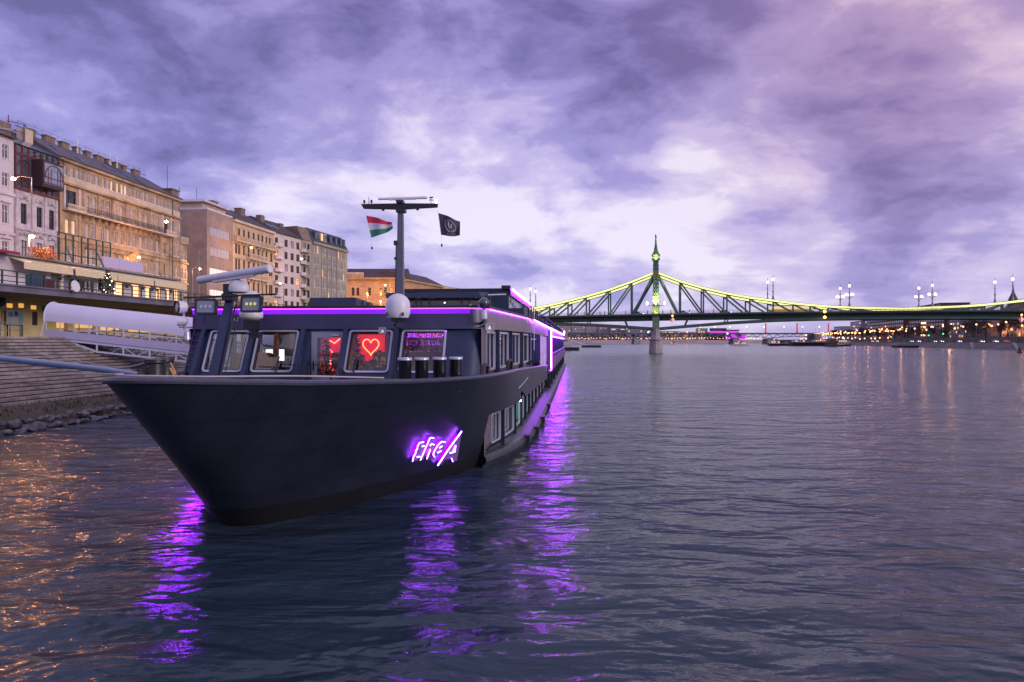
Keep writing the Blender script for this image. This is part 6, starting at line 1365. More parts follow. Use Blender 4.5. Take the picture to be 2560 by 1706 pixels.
for k in range(len(nodes)-1): q.beam((nodes[k],0,dk(nodes[k])-0.55), (nodes[k+1],0,dk(nodes[k+1])-0.55), 17.0, 0.5)
q.build('deck', mat('deck_under', (0.03,0.03,0.035), 0.8), br)
for y in (-3.5, 0, 3.5):
    q = MB()
    for k in range(len(nodes)-1): q.beam((nodes[k],y,dk(nodes[k])-1.6), (nodes[k+1],y,dk(nodes[k+1])-1.6), 0.5, 1.7)
    q.build('floor_girder', m_bg, br)
for y in (-8.4, 8.4):
    q = MB()
    for k in range(len(nodes)-1):
        for h in (0.35, 0.7, 1.05): q.beam((nodes[k],y,dk(nodes[k])+h-0.1), (nodes[k+1],y,dk(nodes[k+1])+h-0.1), 0.05, 0.07)
    for i in range(220): s_ = -78+i*1.5; q.box(s_-0.03, s_+0.03, y-0.03, y+0.03, dk(s_)-0.3, dk(s_)+1.0)
    q.build('railing', mat('railing_blue_green', (0.05,0.09,0.10), 0.5), br)
for s_ in nodes[1:-1]:
    if cz(s_) - dk(s_) > 9: MB().beam((s_,-6.4,cz(s_)), (s_,6.4,cz(s_)), 0.4, 0.5).build('cross_beam', m_bg, br)
for s0 in (0, 175):
    for y in (-6.4, 6.4):
        q = MB(); q.hexa([(s0-1.35,y-1.3,9.2),(s0+1.35,y-1.3,9.2),(s0+1.35,y+1.3,9.2),(s0-1.35,y+1.3,9.2),(s0-1.3,y-1.3,18.2),(s0+1.3,y-1.3,18.2),(s0+1.3,y+1.3,18.2),(s0-1.3,y+1.3,18.2)]); tw = q.build('tower_leg', m_bgl, br)
        q = MB(); q.hexa([(s0-1.15,y-1.1,18.2),(s0+1.15,y-1.1,18.2),(s0+1.15,y+1.1,18.2),(s0-1.15,y+1.1,18.2),(s0-1.0,y-1.0,37.6),(s0+1.0,y-1.0,37.6),(s0+1.0,y+1.0,37.6),(s0-1.0,y+1.0,37.6)]); ts = q.build('shaft', m_bg, tw)
        q = MB()
        for i in range(13): q.box(s0-1.2, s0+1.2, y-1.2, y+1.2, 19.2+i*1.45, 19.35+i*1.45)
        for i in range(12):
            for dx in (-0.5, 0.5): q.box(s0+dx-0.22, s0+dx+0.22, y-1.22, y-1.05, 19.65+i*1.45, 20.3+i*1.45)
        q.box(s0-1.45,s0+1.45,y-1.45,y+1.45,18.0,18.4); q.box(s0-1.6,s0+1.6,y-1.6,y+1.6,37.4,37.9); q.build('panel_trim', mat('tower_trim', (0.13,0.19,0.11), 0.5), tw)
        q = MB(); q.lathe([(1.75,37.9),(1.3,38.3),(0.85,39.2),(0.5,41.2),(0.12,44.0),(0.3,44.1),(0.3,44.4),(0.001,44.6)], (s0,y,0), 8); q.build('spire', m_bg, tw)
        q = MB(); q.ball((s0,y,45.0), 0.38, 8, 1.2); q.hexa([(s0-0.15,y-0.5,44.9),(s0+0.15,y-0.5,44.9),(s0+0.15,y+0.5,44.9),(s0-0.15,y+0.5,44.9),(s0-0.35,y-0.1,45.6),(s0-0.1,y-0.1,46.0),(s0-0.1,y+0.1,46.0),(s0-0.35,y+0.1,45.6)]); q.build('finial_bird', m_iron, tw)
        q = MB(); q.box(s0-0.3,s0+0.3,y-1.25,y-1.05,30.3,31.4); q.build('crest', mat('crest_red', (0.4,0.06,0.08), 0.5), tw)
    for z in (33.5, 31.5): MB().beam((s0,-6.4,z), (s0,6.4,z), 1.2, 0.8).build('portal_beam', m_bg, br)
    q = MB(); q.tube([(s0,5.4*math.cos(R(t)),26+5*math.sin(R(t))) for t in range(0,181,15)], 0.35, 6); q.build('portal_arch', m_bg, br)
    q = MB(); fp = lambda hw, hl, z: [(s0+x, y, z) for x, y in ((-hw,-hl+2),(-hw*0.5,-hl+0.5),(0,-hl),(hw*0.5,-hl+0.5),(hw,-hl+2),(hw,hl-2),(hw*0.5,hl-0.5),(0,hl),(-hw*0.5,hl-0.5),(-hw,hl-2))]
    q.loft([fp(2.7,13.5,-1), fp(2.6,13.3,0.8), fp(2.25,12.8,4.6), fp(2.5,13,4.8), fp(2.5,13,5.2), fp(1.9,11.5,5.9), fp(1.55,9.5,7.0), fp(1.45,8.8,9.25)], closed=True); q.quad(*fp(1.45,8.8,9.25)); q.build('pier', m_pier, br)
# lights that wash the tower
def blight(loc, e, col, aim, ang=50):
    l = bpy.data.lights.new('flood_light', 'SPOT'); l.energy = e; l.color = col; l.shadow_soft_size = 0.3; l.spot_size = R(ang); l.spot_blend = 0.6; o = bpy.data.objects.new('flood_light', l); scn.collection.objects.link(o); o.parent = br; o.location = loc
    o.rotation_euler = (Vector(aim) - Vector(loc)).to_track_quat('-Z', 'Y').to_euler(); return o
blight((0,-9.8,18.2), 9000, (0.75,1.0,0.30), (0,-6.9,27), 50); blight((0,-9.6,19.5), 4000, (1.0,0.8,0.25), (0,-7.2,20.5), 90); blight((0,-10.5,15.2), 1500, (1.0,0.8,0.25), (0,-7.6,17), 80); blight((0,-9.4,36.2), 1500, (0.9,1.0,0.3), (0,-7,37.4), 70)
# three armed lanterns at the tower foot belong to the bridge
for x, y in ((-3.3,-8.0),(3.3,-8.0),(0,-8.6)):
    q = MB(); q.lathe([(0.12,0),(0.34,0.3),(0.38,0.9),(0.2,1.2),(0.05,1.5)], (x,y,20.0-1.6), 8); o = q.build('tower_lantern', mat('lantern_pink', (1,0.7,0.6), 0.5, emit=(1.0,0.66,0.55), estr=7), br)
    MB().tube([(0,y,18.2),(x,y,18.1),(x,y,18.5)], 0.08, 5).build('lantern_arm', m_iron, o)
# ornate lamp standards on the chord
m_globe = mat('globe_pinkish', (1,0.8,0.7), 0.5, emit=(1.0,0.66,0.50), estr=5)
def standard(label, s_, y, arms):
    M = Matrix.Translation(T) @ Matrix.Rotation(BA, 4, 'Z'); p = M @ Vector((s_, y, cz(s_)+0.4)); t = thing('lamp_standard', label, 'lamp', p, BA, 'ornate lamp standards on the green bridge')
    q = MB(); q.cone((0,0,-0.3),(0,0,1.4),0.55,0.3,8); q.cone((0,0,1.4),(0,0,9.2),0.22,0.08,8); q.ball((0,0,3.0),0.35,8); q.ball((0,0,5.2),0.28,8); q.build('column', m_pole, t)
    q = MB(); q.ball((0,0,7.6), 0.42, 10, 1.2); q.build('globe', m_globe, t)
    if arms:
        for a in range(4):
            c = (1.35*math.cos(R(a*90+20)), 1.35*math.sin(R(a*90+20)), 4.4); q = MB(); q.tube([(0,0,3.4),(c[0]*0.7,c[1]*0.7,3.5),(c[0],c[1],4.1)], 0.08, 5); o = q.build('arm', m_pole, t); q = MB(); q.ball(c, 0.40, 10, 1.2); q.build('globe', m_globe, o)
for s_, nm, arms in ((-49.5,'left of the tower above the ship',0),(43,'first to the right of the tower',0),(69.5,'just left of the sagging middle',1),(97,'just right of the sagging middle',1),(122.5,'farthest right in the frame',0)):
    standard('slim lamp standard on the near truss, ' + nm if not arms else 'four armed lamp standard on the near truss, ' + nm, s_, -6.4, arms)
    standard('slim lamp standard on the far truss, ' + nm if not arms else 'four armed lamp standard on the far truss, ' + nm, s_, 6.4, arms)
# navigation marks hung on the bridge
def mark(label, s_, z, m1, m2, em):
    M = Matrix.Translation(T) @ Matrix.Rotation(BA, 4, 'Z'); t = thing('navigation_sign', label, 'sign', M @ Vector((s_, -8.9, z)), BA)
    q = MB(); q.quad((0,-0.05,1.1),(-0.9,-0.05,0),(0,-0.05,-1.1)); q.quad((0,0.05,1.1),(-0.9,0.05,0),(0,0.05,-1.1)); q.loft([[(0,-0.05,1.1),(-0.9,-0.05,0),(0,-0.05,-1.1)],[(0,0.05,1.1),(-0.9,0.05,0),(0,0.05,-1.1)]]); q.build('left_half', m1, t)
    q = MB(); q.quad((0,-0.05,1.1),(0.9,-0.05,0),(0,-0.05,-1.1)); q.loft([[(0,-0.05,1.1),(0.9,-0.05,0),(0,-0.05,-1.1)],[(0,0.05,1.1),(0.9,0.05,0),(0,0.05,-1.1)]]); q.build('right_half', m2, t)
    q = MB(); q.ball((0,-0.3,1.55), 0.3, 8); q.build('lamp', em, t)
m_amb = mat('amber_lamp', (1,0.7,0.2), 0.5, emit=(1.0,0.62,0.08), estr=7)
mark('red and white diamond mark under the deck right of the tower', 6.2, 12.6, mat('sign_red', (0.7,0.05,0.04), 0.5, emit=(1,0.08,0.05), estr=0.5), mat('sign_white', (0.8,0.75,0.75), 0.5, emit=(1,0.9,0.9), estr=0.35), m_amb)
mark('red and white diamond mark near the right frame edge', 124, 12.0, MATS['sign_red'], MATS['sign_white'], m_amb)
M = Matrix.Translation(T) @ Matrix.Rotation(BA, 4, 'Z')
t = thing('navigation_light', 'pair of amber lights on the bridge before its middle', 'light', M @ Vector((60.5,-8.9,13.2)), BA)
for z in (0, 2.1): MB().ball((0,0,z), 0.5, 10).build('lamp', m_amb, t)
MB().box(-0.07,0.07,0.1,0.3,-0.5,2.4).build('bracket', m_iron, t)
# walkers on the bridge footway
m_coat = [mat('coat_%s' % n, c, 0.8) for n, c in (('dark',(0.03,0.03,0.05)),('blue',(0.04,0.06,0.14)),('brown',(0.10,0.05,0.03)))]
JW = {'pel': ((0,0,0.95),0.14), 'sp': ((0,0,1.15),0.14), 'ch': ((0,0,1.38),0.16), 'nk': ((0,0,1.55),0.06), 'hd': ((0.01,0,1.65),0.095), 'tp': ((0.01,0,1.75),0.08), 'sl': ((0,-0.2,1.45),0.06), 'el': ((-0.06,-0.25,1.17),0.05), 'hl': ((0.03,-0.26,0.92),0.035),
      'sr': ((0,0.2,1.45),0.06), 'er': ((0.02,0.25,1.17),0.05), 'hr': ((0.14,0.26,0.94),0.035), 'kl': ((0.12,-0.1,0.52),0.075), 'al': ((0.18,-0.1,0.09),0.05), 'fl': ((0.32,-0.1,0.04),0.04), 'kr': ((-0.02,0.1,0.50),0.075), 'ar': ((-0.22,0.1,0.12),0.05), 'fr': ((-0.08,0.1,0.03),0.04)}
EW = [('pel','sp'),('sp','ch'),('ch','nk'),('nk','hd'),('hd','tp'),('ch','sl'),('sl','el'),('el','hl'),('ch','sr'),('sr','er'),('er','hr'),('pel','kl'),('kl','al'),('al','fl'),('pel','kr'),('kr','ar'),('ar','fr')]
wm_ = []
for c in m_coat:
    me = skinned('walker', JW, EW, [m_skin, c, m_trou], 1)
    for p in me.polygons: z = p.center.z; p.material_index = 0 if z > 1.58 or (0.85 < z < 0.95 and abs(p.center.y) > 0.22) else (1 if z > 0.92 else 2)
    wm_.append(me)
W_L = ['dark coated walker on the bridge by the leftmost truss posts','blue coated walker on the bridge left of the third truss post','brown coated walker on the bridge left of the second truss post','dark coated walker leading the group left of the tower','blue coated walker in the middle of the group left of the tower','brown coated walker trailing the group left of the tower','dark coated walker alone two panels left of the tower','blue coated walker just left of the bridge tower','dark coated walker just right of the bridge tower','tall blue coated walker between tower and first right post','brown coated walker beside the first right post','dark coated walker between the second and third right posts']
for k, s_ in enumerate((-38.5,-16.2-14,-27.6,-21.5,-19.6,-17.2,-11.4,-3.2,2.6,5.6,12.6,21.5)):
    o = obj('person', wm_[k % 3], None, M @ Vector((s_, -7.6, dk(s_)-0.28)), (0,0,BA + (0 if k % 2 else math.pi))); tag(o, W_L[k], 'person', 'people walking on the bridge'); o.scale = (1.1,1.1,1.1)

# ---- cars: one model, copied
def car(label, cat, paint, loc, rz, group=None):
    t = thing('parked_car' if group is None else 'car', label, cat, loc, rz, group)
    q = MB(); q.hexa([(-2.1,-0.85,0.3),(2.1,-0.85,0.3),(2.1,0.85,0.3),(-2.1,0.85,0.3),(-2.15,-0.82,0.85),(2.1,-0.82,0.78),(2.1,0.82,0.78),(-2.15,0.82,0.85)]); q.hexa([(-1.7,-0.78,0.84),(1.1,-0.78,0.80),(1.1,0.78,0.80),(-1.7,0.78,0.84),(-1.2,-0.62,1.42),(0.35,-0.62,1.42),(0.35,0.62,1.42),(-1.2,0.62,1.42)]); q.build('body', paint, t)
    q = MB(); q.hexa([(-1.62,-0.80,0.88),(0.98,-0.80,0.84),(0.98,0.80,0.84),(-1.62,0.80,0.88),(-1.17,-0.645,1.34),(0.34,-0.645,1.34),(0.34,0.645,1.34),(-1.17,0.645,1.34)]); q.build('windows', mat('car_glass', (0.02,0.02,0.03), 0.1), t)
    for x in (-1.35,1.35):
        for y in (-0.82,0.82): q = MB(); q.cone((x,y-0.1,0.32),(x,y+0.1,0.32),0.32,0.32,12); q.build('wheel', m_iron, t)
    for y in (-0.6,0.6): MB().ball((2.12,y,0.62), 0.17, 8).build('headlight', mat('headlamp', (1,0.9,0.8), 0.5, emit=(1.0,0.80,0.72), estr=8), t); MB().box(-2.2,-2.12,y-0.15,y+0.15,0.62,0.78).build('tail_light', mat('tail_lamp', (0.6,0,0), 0.5, emit=(1.0,0.03,0.05), estr=8), t)
    return t
m_cp = [mat('car_%s' % n, c, 0.3, coat=0.5) for n, c in (('silver',(0.3,0.3,0.33)),('red',(0.35,0.03,0.04)),('dark',(0.03,0.03,0.05)),('white',(0.6,0.58,0.6)))]
for s_, k, lb in ((-52,1,'red car on the bridge at its left end'),(10.5,3,'white car on the bridge right of the tower'),(26,1,'red car on the bridge two posts right of the tower'),(-7,0,'silver car on the bridge left of the tower')):
    car(lb, 'car', m_cp[k], M @ Vector((s_, -3, dk(s_)-0.28)), BA, 'cars on the green bridge')
q = MB(); 
t = thing('tram', 'yellow tram crossing the bridge before its middle', 'tram', M @ Vector((50.5, 2, dk(50)-0.28)), BA)
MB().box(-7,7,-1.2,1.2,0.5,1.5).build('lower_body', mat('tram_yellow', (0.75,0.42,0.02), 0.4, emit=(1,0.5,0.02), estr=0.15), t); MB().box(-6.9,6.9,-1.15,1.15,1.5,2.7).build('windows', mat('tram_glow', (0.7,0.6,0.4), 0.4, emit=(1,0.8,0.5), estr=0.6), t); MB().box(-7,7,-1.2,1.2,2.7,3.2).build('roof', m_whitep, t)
for x in (-5,-3,3,5): q = MB(); q.cone((x,-1.0,0.4),(x,1.0,0.4),0.4,0.4,10); q.build('wheel', m_iron, t)

# ---------------------------------------------------------------- far road bridge
def xw(px_, d): return (px_ - 1280)/1707*d
D2 = 1000
b2 = thing('girder_bridge', 'long low steel girder bridge on stone piers beyond the green bridge', 'bridge', (0, D2, 0), 0)
m_gb = mat('grey_green_steel', (0.07,0.09,0.10), 0.6); x0, x1 = xw(1418, D2), xw(2028, D2)
q = MB(); q.box(x0, x1, -10, 10, 14.2, 15.4); q.build('deck', m_gb, b2)
piers = [xw(1590,D2), xw(1835,D2), xw(1920,D2)]
def gl_(x): return 10.8 - 2.0*sum(math.exp(-((x-p)/14)**2) for p in piers)
q = MB(); xs = [x0 + i*(x1-x0)/60 for i in range(61)]
for a, c_ in zip(xs, xs[1:]): q.beam((a,-10,gl_(a)), (c_,-10,gl_(c_)), 0.8, 0.9)
q.build('bottom_chord', m_gb, b2)
for i, (a, c_) in enumerate(zip(xs, xs[1:])):
    MB().beam((a,-10,14.2 if i % 2 else gl_(a)), (c_,-10,gl_(c_) if i % 2 else 14.2), 0.8, 0.7, (0,1,0)).build('diagonal', mat('steel_pale', (0.16,0.18,0.20), 0.6), b2)
for p in piers: q = MB(); q.hexa([(p-5,-12,-1),(p+5,-12,-1),(p+5,12,-1),(p-5,12,-1),(p-4,-10,8.4),(p+4,-10,8.4),(p+4,10,8.4),(p-4,10,8.4)]); q.build('pier', m_pier, b2)
q = MB(); q.box(x1, x1+9, -14, 14, 0, 15); q.box(x0-7, x0, -14, 14, 0, 15); q.build('abutment', m_pier, b2)
q = MB(); q.box(x1+9, x1+130, -10, 10, 13.2, 15); q.build('approach_deck', m_gb, b2)
q = MB(); q.box(x0, x1+120, -9.9, -9.8, 15.4, 16.4); q.build('railing', m_gb, b2)
m_dusk = mat('lamp_soft', (1,0.8,0.5), 0.5, emit=(1.0,0.70,0.40), estr=5)
def simple_lamp(label, p, h, em, r, group, arm=0.0, thick=0.12):
    t = thing('street_lamp', label, 'street lamp', p, 0, group); q = MB(); q.cone((0,0,0),(0,0,h),thick,thick*0.6,6); q.build('pole', m_pole, t); q = MB(); q.ball((0,0,h), r, 8); q.build('bulb', em, t); return t
for k, p in enumerate((1752,1788,1826,1868,1912,1962,2008,2050)):
    simple_lamp('slim pale lamp over the far girder bridge, number %s from the left' % 'one two three four five six seven eight'.split()[k], (xw(p,D2), D2+2, 15.4), 10, m_dusk, 0.75, 'lamps on the far girder bridge')
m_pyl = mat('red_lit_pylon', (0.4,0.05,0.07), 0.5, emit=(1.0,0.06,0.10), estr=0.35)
for p, lb in ((1912,'slim red lit pylon behind the far bridge, left one of two flanking its right pier'),(1990,'red lit pylon on the far bridge left of its abutment'),(2068,'red lit pylon on the far bridge right of its abutment')):
    t = thing('pylon', lb, 'pylon', (xw(p,D2), D2-4, 15.2), 0, 'red lit pylons on the far bridge'); q = MB(); q.lathe([(2.6,0),(1.1,3.2),(0.9,14),(1.9,14.2),(1.9,14.8)], (0,0,0), 10); q.build('shaft', m_pyl, t)
for p, z, m_, lb in ((1713,17,mat('red_signal', (1,0.1,0.05), 0.5, emit=(1.0,0.10,0.04), estr=14),'red orange signal light on the far girder bridge'),(1617,17,mat('green_signal', (0.4,1,0.6), 0.5, emit=(0.55,1.0,0.60), estr=7),'greenish signal light on the far bridge left of the tower pier'),(1813,15,MATS['green_signal'],'greenish signal light under the far purple building')):
    t = thing('signal_light', lb, 'light', (xw(p,D2), D2-11, z), 0); MB().ball((0,0,0.3), 0.9, 8).build('lamp', m_, t); MB().box(-0.15,0.15,-0.1,0.3,-2.5,0).build('post', m_iron, t)

# ---------------------------------------------------------------- far bank beyond the bridges
m_bank = mat('pale_embankment', (0.34,0.27,0.26), 0.8, var=0.2, vscale=0.02); m_dark = mat('dark_ground', (0.035,0.035,0.03), 0.9, var=0.4, vscale=0.02)
FB = 1250
q = MB(); q.hexa([(-60,FB,-1),(460,FB,-1),(460,FB+6,-1),(-60,FB+6,-1),(-60,FB+6,6.3),(460,FB+6,6.3),(460,FB+8,6.3),(-60,FB+8,6.3)]); struct('far_embankment', q, m_bank)
q = MB(); q.box(-400, 900, FB+8, FB+900, -1, 6.4); struct('far_bank_ground', q, m_dark)
def block(label, px0, px1, pyt, depth, zb, m, rows, cols, lit=0.15, dep=20, name='apartment_block', seed=1, style=0, cat='building', ybias=0):
    random.seed(seed); a = xw(px0, depth); c_ = xw(px1, depth); zt = CAMH + (853-pyt)/1707*depth; t = thing(name, label, cat, (a, depth, zb), 0); L = c_-a; H = zt-zb
    MB().box(0,L,0,dep,0,H).build('wall', m, t); q = MB(); q.box(-0.3,L+0.3,-0.3,dep+0.3,H,H+0.6); q.build('roof', m_dark, t)
    for j in range(rows):
        for i in range(cols):
            cw = L/cols; ch = H/rows; l = random.random() < lit
            if style == 1: x_0, x_1, z_0, z_1 = i*cw+cw*0.06, (i+1)*cw-cw*0.06, j*ch+ch*0.35, j*ch+ch*0.75
            else: x_0, x_1, z_0, z_1 = i*cw+cw*0.25, (i+1)*cw-cw*0.25, j*ch+ch*0.28, j*ch+ch*0.78
            MB().box(x_0,x_1,-0.12,0.05,z_0,z_1).build('window', bpy.data.materials['pane_warm'] if l else bpy.data.materials['pane_dark'], t)
    return t
m_apt = mat('apartment_white', (0.42,0.34,0.37), 0.8); m_apt2 = mat('apartment_grey', (0.25,0.24,0.32), 0.8); m_brick = mat('dark_brick', (0.11,0.055,0.045), 0.8, var=0.25, vscale=0.05)
for k, (a, c_) in enumerate(((1398,1428),(1430,1462),(1464,1492),(1494,1526))):
    block(['white tower block at the far left of the distant row','white tower block second in the distant row','white tower block third in the distant row','white tower block fourth in the distant row'][k], a, c_, 812+k*1.2, 1420, 6.4, m_apt, 9, 9, 0.12, 18, seed=k)
block('long banded pale office left of the bridge pier', 1528, 1563, 817, 1400, 6.4, m_apt, 7, 3, 0.2, 18, style=1, seed=9)
block('blue grey gridded office touching the bridge pier', 1565, 1636, 819, 1380, 6.4, m_apt2, 5, 14, 0.25, 18, seed=10)
for k, (a, c_, y_) in enumerate(((1655,1700,829),(1700,1742,831))): block(['low pale lit hall right of the bridge pier','second low lit hall right of the bridge pier'][k], a, c_, y_, 1390, 6.4, m_tanl, 3, 8, 0.5, 18, seed=20+k)
block('boxy tan lit building left of the purple hall', 1745, 1769, 822, 1330, 6.4, m_tanl, 5, 4, 0.6, 16, seed=30)
m_pur = mat('purple_facade', (0.3,0.05,0.4), 0.5, emit=(0.75,0.05,0.90), estr=0.9)
pu = thing('purple_hall', 'wide dark hall with a glowing purple facade behind the far bridge', 'building', (xw(1771,1320),1320,6.4), 0); L = xw(1848,1320)-xw(1771,1320)
MB().box(0,L,0,20,0,15.5).build('lower_wall', m_dark, pu); MB().box(2,L-2,-0.5,0.0,12.5,17.5).build('light_wall', m_pur, pu); MB().box(L*0.55,L+12,-0.6,0,1,11).build('light_wall', m_pur, pu); MB().box(8,L-25,-2,20,17.6,23).build('roof_box', m_brick, pu); MB().box(L-35,L,-2,20,17.6,20).build('roof_box', m_brick, pu)
# trees on the far banks
random.seed(21)
tm = []
for k in range(3):
    q = MB()
    for i in range(5): c = (random.uniform(-2.4,2.4), random.uniform(-2,2), random.uniform(5,9.5)); leaf_blob(q, c, 2.3, 60, 0.55)
    cr = q.mesh('crown', mat('winter_crown', (0.055,0.040,0.035), 0.9, var=0.4, vscale=0.3)); q = MB(); q.cone((0,0,0),(0,0,5),0.35,0.2,6)
    for i in range(6): a = i*1.05; q.cone((0,0,3.2+i*0.3),(2.2*math.cos(a),2.2*math.sin(a),7+i*0.4),0.14,0.04,5)
    tm.append((cr, q.mesh('trunk', mat('bark', (0.05,0.04,0.035), 0.9))))
def tree(label, p, s, k, group):
    t = thing('bare_tree', label, 'tree', p, random.uniform(0,6), group); t.scale = (s,s,s); obj('crown', tm[k%3][0], t); obj('trunk', tm[k%3][1], t); return t
for k in range(44):
    p = 1400 + k*10.5 + random.uniform(-3,3); tree('dark winter tree in the row above the far pale embankment', (xw(p,1290), 1290+random.uniform(-8,20), 6.4), random.uniform(0.9,1.4), k, 'trees above the far embankment')
m_far = mat('far_lamp', (1,0.6,0.3), 0.5, emit=(1.0,0.36,0.12), estr=6)
for k in range(66):
    p = 1424 + k*7.7 + random.uniform(-2,2); simple_lamp('tiny orange lamp in the string along the far embankment', (xw(p,1262), 1262, 6.3), random.uniform(2.6,4.5), m_far, 0.62, 'lamps along the far embankment', thick=0.15)

# ---------------------------------------------------------------- right bank
RO = Vector((240,320,0)); rd = Vector((0.2628,0.9648,0)); rn = Vector((0.9648,-0.2628,0)); RA = math.atan2(rd.y, rd.x)
def RP(s_, t_, z=0.0): p = RO + rd*s_ + rn*t_; return Vector((p.x, p.y, z))
def rstruct(name, prof, s0, s1, m, n=40, jit=0):
    q = MB(); q.loft([[RP(s0+(s1-s0)*i/n, t_, z) for t_, z in prof] for i in range(n+1)]); return struct(name, q, m)
m_rip = mat('stone_slope', (0.12,0.095,0.090), 0.85, var=0.4, vscale=0.08, bump=0.6, bscale=1.2)
rstruct('right_embankment', [(-2,-1),(0,0),(6.5,3.2),(7.5,3.3),(7.5,3.6),(8,3.6)], -120, 1500, m_rip)
rstruct('riverside_road', [(8,3.6),(24,3.62)], -120, 1500, m_asph); rstruct('right_bank_ground', [(24.3,6.5),(60,6.6),(900,9)], -120, 1500, m_dark)
q = MB(); q.loft([[RP(-120+i*40,24,3.6), RP(-120+i*40,24,6.9), RP(-120+i*40,24.4,6.9), RP(-120+i*40,24.4,3.6)] for i in range(41)]); o = q.build('retaining_wall', m_rip); tag(o, 'long stone retaining wall behind the right riverside road', 'wall')
q = MB()
for z in (7.3, 7.9): q.loft([[RP(-120+i*40,24.2,z), RP(-120+i*40,24.2,z+0.09)] for i in range(41)])
for i in range(200): p = RP(-60+i*4,24.2,6.9); q.box(p.x-0.08,p.x+0.08,p.y-0.08,p.y+0.08,6.9,8.0)
o = q.build('quay_railing', m_iron); tag(o, 'long thin railing on top of the right retaining wall', 'railing')
for k, s_ in enumerate((6, 62)):
    q = MB(); q.beam(RP(s_,0.2,0.1), RP(s_+22,6.8,3.5), 1.6, 0.3); o = q.build('quay_stairs', m_conc); tag(o, ['stone stairs slanting down the right embankment near the frame edge','stone stairs slanting down the right embankment farther along'][k], 'stairs', 'stairs on the right embankment')
def sof(px_, t_):   # position along the bank whose bearing is image column px_
    k = (px_-1280)/1707; return (k*(RO.y + rn.y*t_) - (RO.x + rn.x*t_)) / (rd.x - k*rd.y)
def rblock(label, p0, p1, t_, zt, m, rows, cols, lit, dep=25, name='office_block', zb=6.5, seed=1, cat='building', glow=None):
    random.seed(seed); s1, s0 = sof(p0, t_), sof(p1, t_); L = s1-s0; H = zt-zb; t = thing(name, label, cat, RP(s0,t_,zb), RA)
    MB().box(0,L,-dep,0,0,H).build('wall', m, t); MB().box(-0.3,L+0.3,-dep-0.3,0.3,H,H+0.7).build('roof', m_tile, t)
    for j in range(rows):
        for i in range(cols):
            cw = L/cols; ch = H/rows; l = random.random() < lit
            MB().box(i*cw+cw*0.22,(i+1)*cw-cw*0.22,-0.02,0.14,j*ch+ch*0.28,j*ch+ch*0.78).build('window', (glow or bpy.data.materials['pane_warm']) if l else bpy.data.materials['pane_dusk'], t)
    return t
for lb, p0, p1, t_, zt, m_, rw, cl, lt in (
    ('low dark box building at the far end of the right bank', 2085, 2100, 60, 26, m_apt2, 4, 5, 0.1),
    ('dark blue office with one lit storey on the right bank', 2126, 2152, 52, 29.5, m_apt2, 6, 8, 0.15),
    ('paler blue grey office beside the long brick building', 2152, 2173, 56, 30, mat('pale_blue_wall', (0.2,0.22,0.32), 0.8), 6, 7, 0.1),
    ('long dark brick university building behind the lamps', 2173, 2259, 45, 25.5, m_brick, 5, 20, 0.04),
    ('big dark brick block with a stack of lit windows', 2259, 2361, 48, 27, m_brick, 6, 17, 0.06),
    ('bluish house with a red lower front between brick blocks', 2361, 2413, 50, 23, mat('dull_blue_wall', (0.14,0.13,0.19), 0.8), 5, 14, 0.12),
    ('brown brick house before the tan corner palace', 2413, 2504, 48, 24, m_brick, 5, 16, 0.05)):
    rblock(lb, p0, p1, t_, zt, m_, rw, cl, lt, seed=int(p0))
rblock('high dark brick slab rising above the bridge deck', 2259, 2352, 80, 41, m_brick, 9, 16, 0.03, name='office_block', seed=3)
s_ = sof(2309, 47.6); t = thing('lit_stairwell', 'bright stacked stairwell windows of the brick block', 'windows', RP(s_,47.6,9), RA); 
for j in range(5): MB().box(-6,6,-0.2,0.35,j*3.6,j*3.6+1.4).build('window', mat('stair_glow', (1,0.7,0.4), 0.5, emit=(1.0,0.66,0.34), estr=2.2), t)
t = rblock('tan corner palace lit orange at the right frame edge', 2505, 2640, 44, 24, m_lit, 5, 12, 0.35, seed=8, name='corner_palace')
for p, w_ in ((2525,6),(2556,6)):
    o = None
ch_ = thing('church', 'church with a red lit roof and slim spire behind the bridge', 'church', RP(sof(2535,90),90,6.5), RA)
MB().box(-18,24,-14,0,0,20).build('nave', m_brick, ch_)
q = MB(); q.hexa([(-19,-15,20),(25,-15,20),(25,1,20),(-19,1,20),(-19,-7,30),(25,-7,30),(25,-6.6,30),(-19,-6.6,30)]); q.build('roof', mat('red_lit_roof', (0.32,0.05,0.03), 0.7, var=0.5, vscale=0.4), ch_)
q = MB(); q.box(8,13,-6,-1,18,31); q.build('tower', m_brick, ch_); q = MB(); q.lathe([(3.4,31),(1.2,36),(0.5,40),(0.05,45)], (10.5,-3.5,0), 8); q.build('spire', m_tile, ch_)
def wspot(name, p, aim, e, col, parent=None):
    l = bpy.data.lights.new(name, 'SPOT'); l.energy = e; l.color = col; l.shadow_soft_size = 0.5; l.spot_size = R(75); l.spot_blend = 0.8; o = bpy.data.objects.new(name, l); scn.collection.objects.link(o)
    o.location = p; o.rotation_euler = (Vector(aim) - Vector(p)).to_track_quat('-Z', 'Y').to_euler()
_cs = sof(2535, 90); wspot('church_flood', RP(_cs, 70, 16), RP(_cs, 95, 30), 60000, (1.0,0.25,0.08))
for s_ in (165, 140, 115, 90): wspot('facade_flood', RP(s_, 30, 8), RP(s_, 46, 14), 16000, (1.0,0.45,0.17))
random.seed(5)
for k in range(46):
    s_ = 60 + k*14 + random.uniform(-5,5); tree('dark leafless tree in the row between the right bank lamps and buildings', RP(s_, 33+random.uniform(-3,5), 6.5), random.uniform(0.8,1.35), k, 'trees on the right bank')
m_rl = mat('right_bank_lamp', (1,0.6,0.3), 0.5, emit=(1.0,0.36,0.12), estr=6)
random.seed(15)
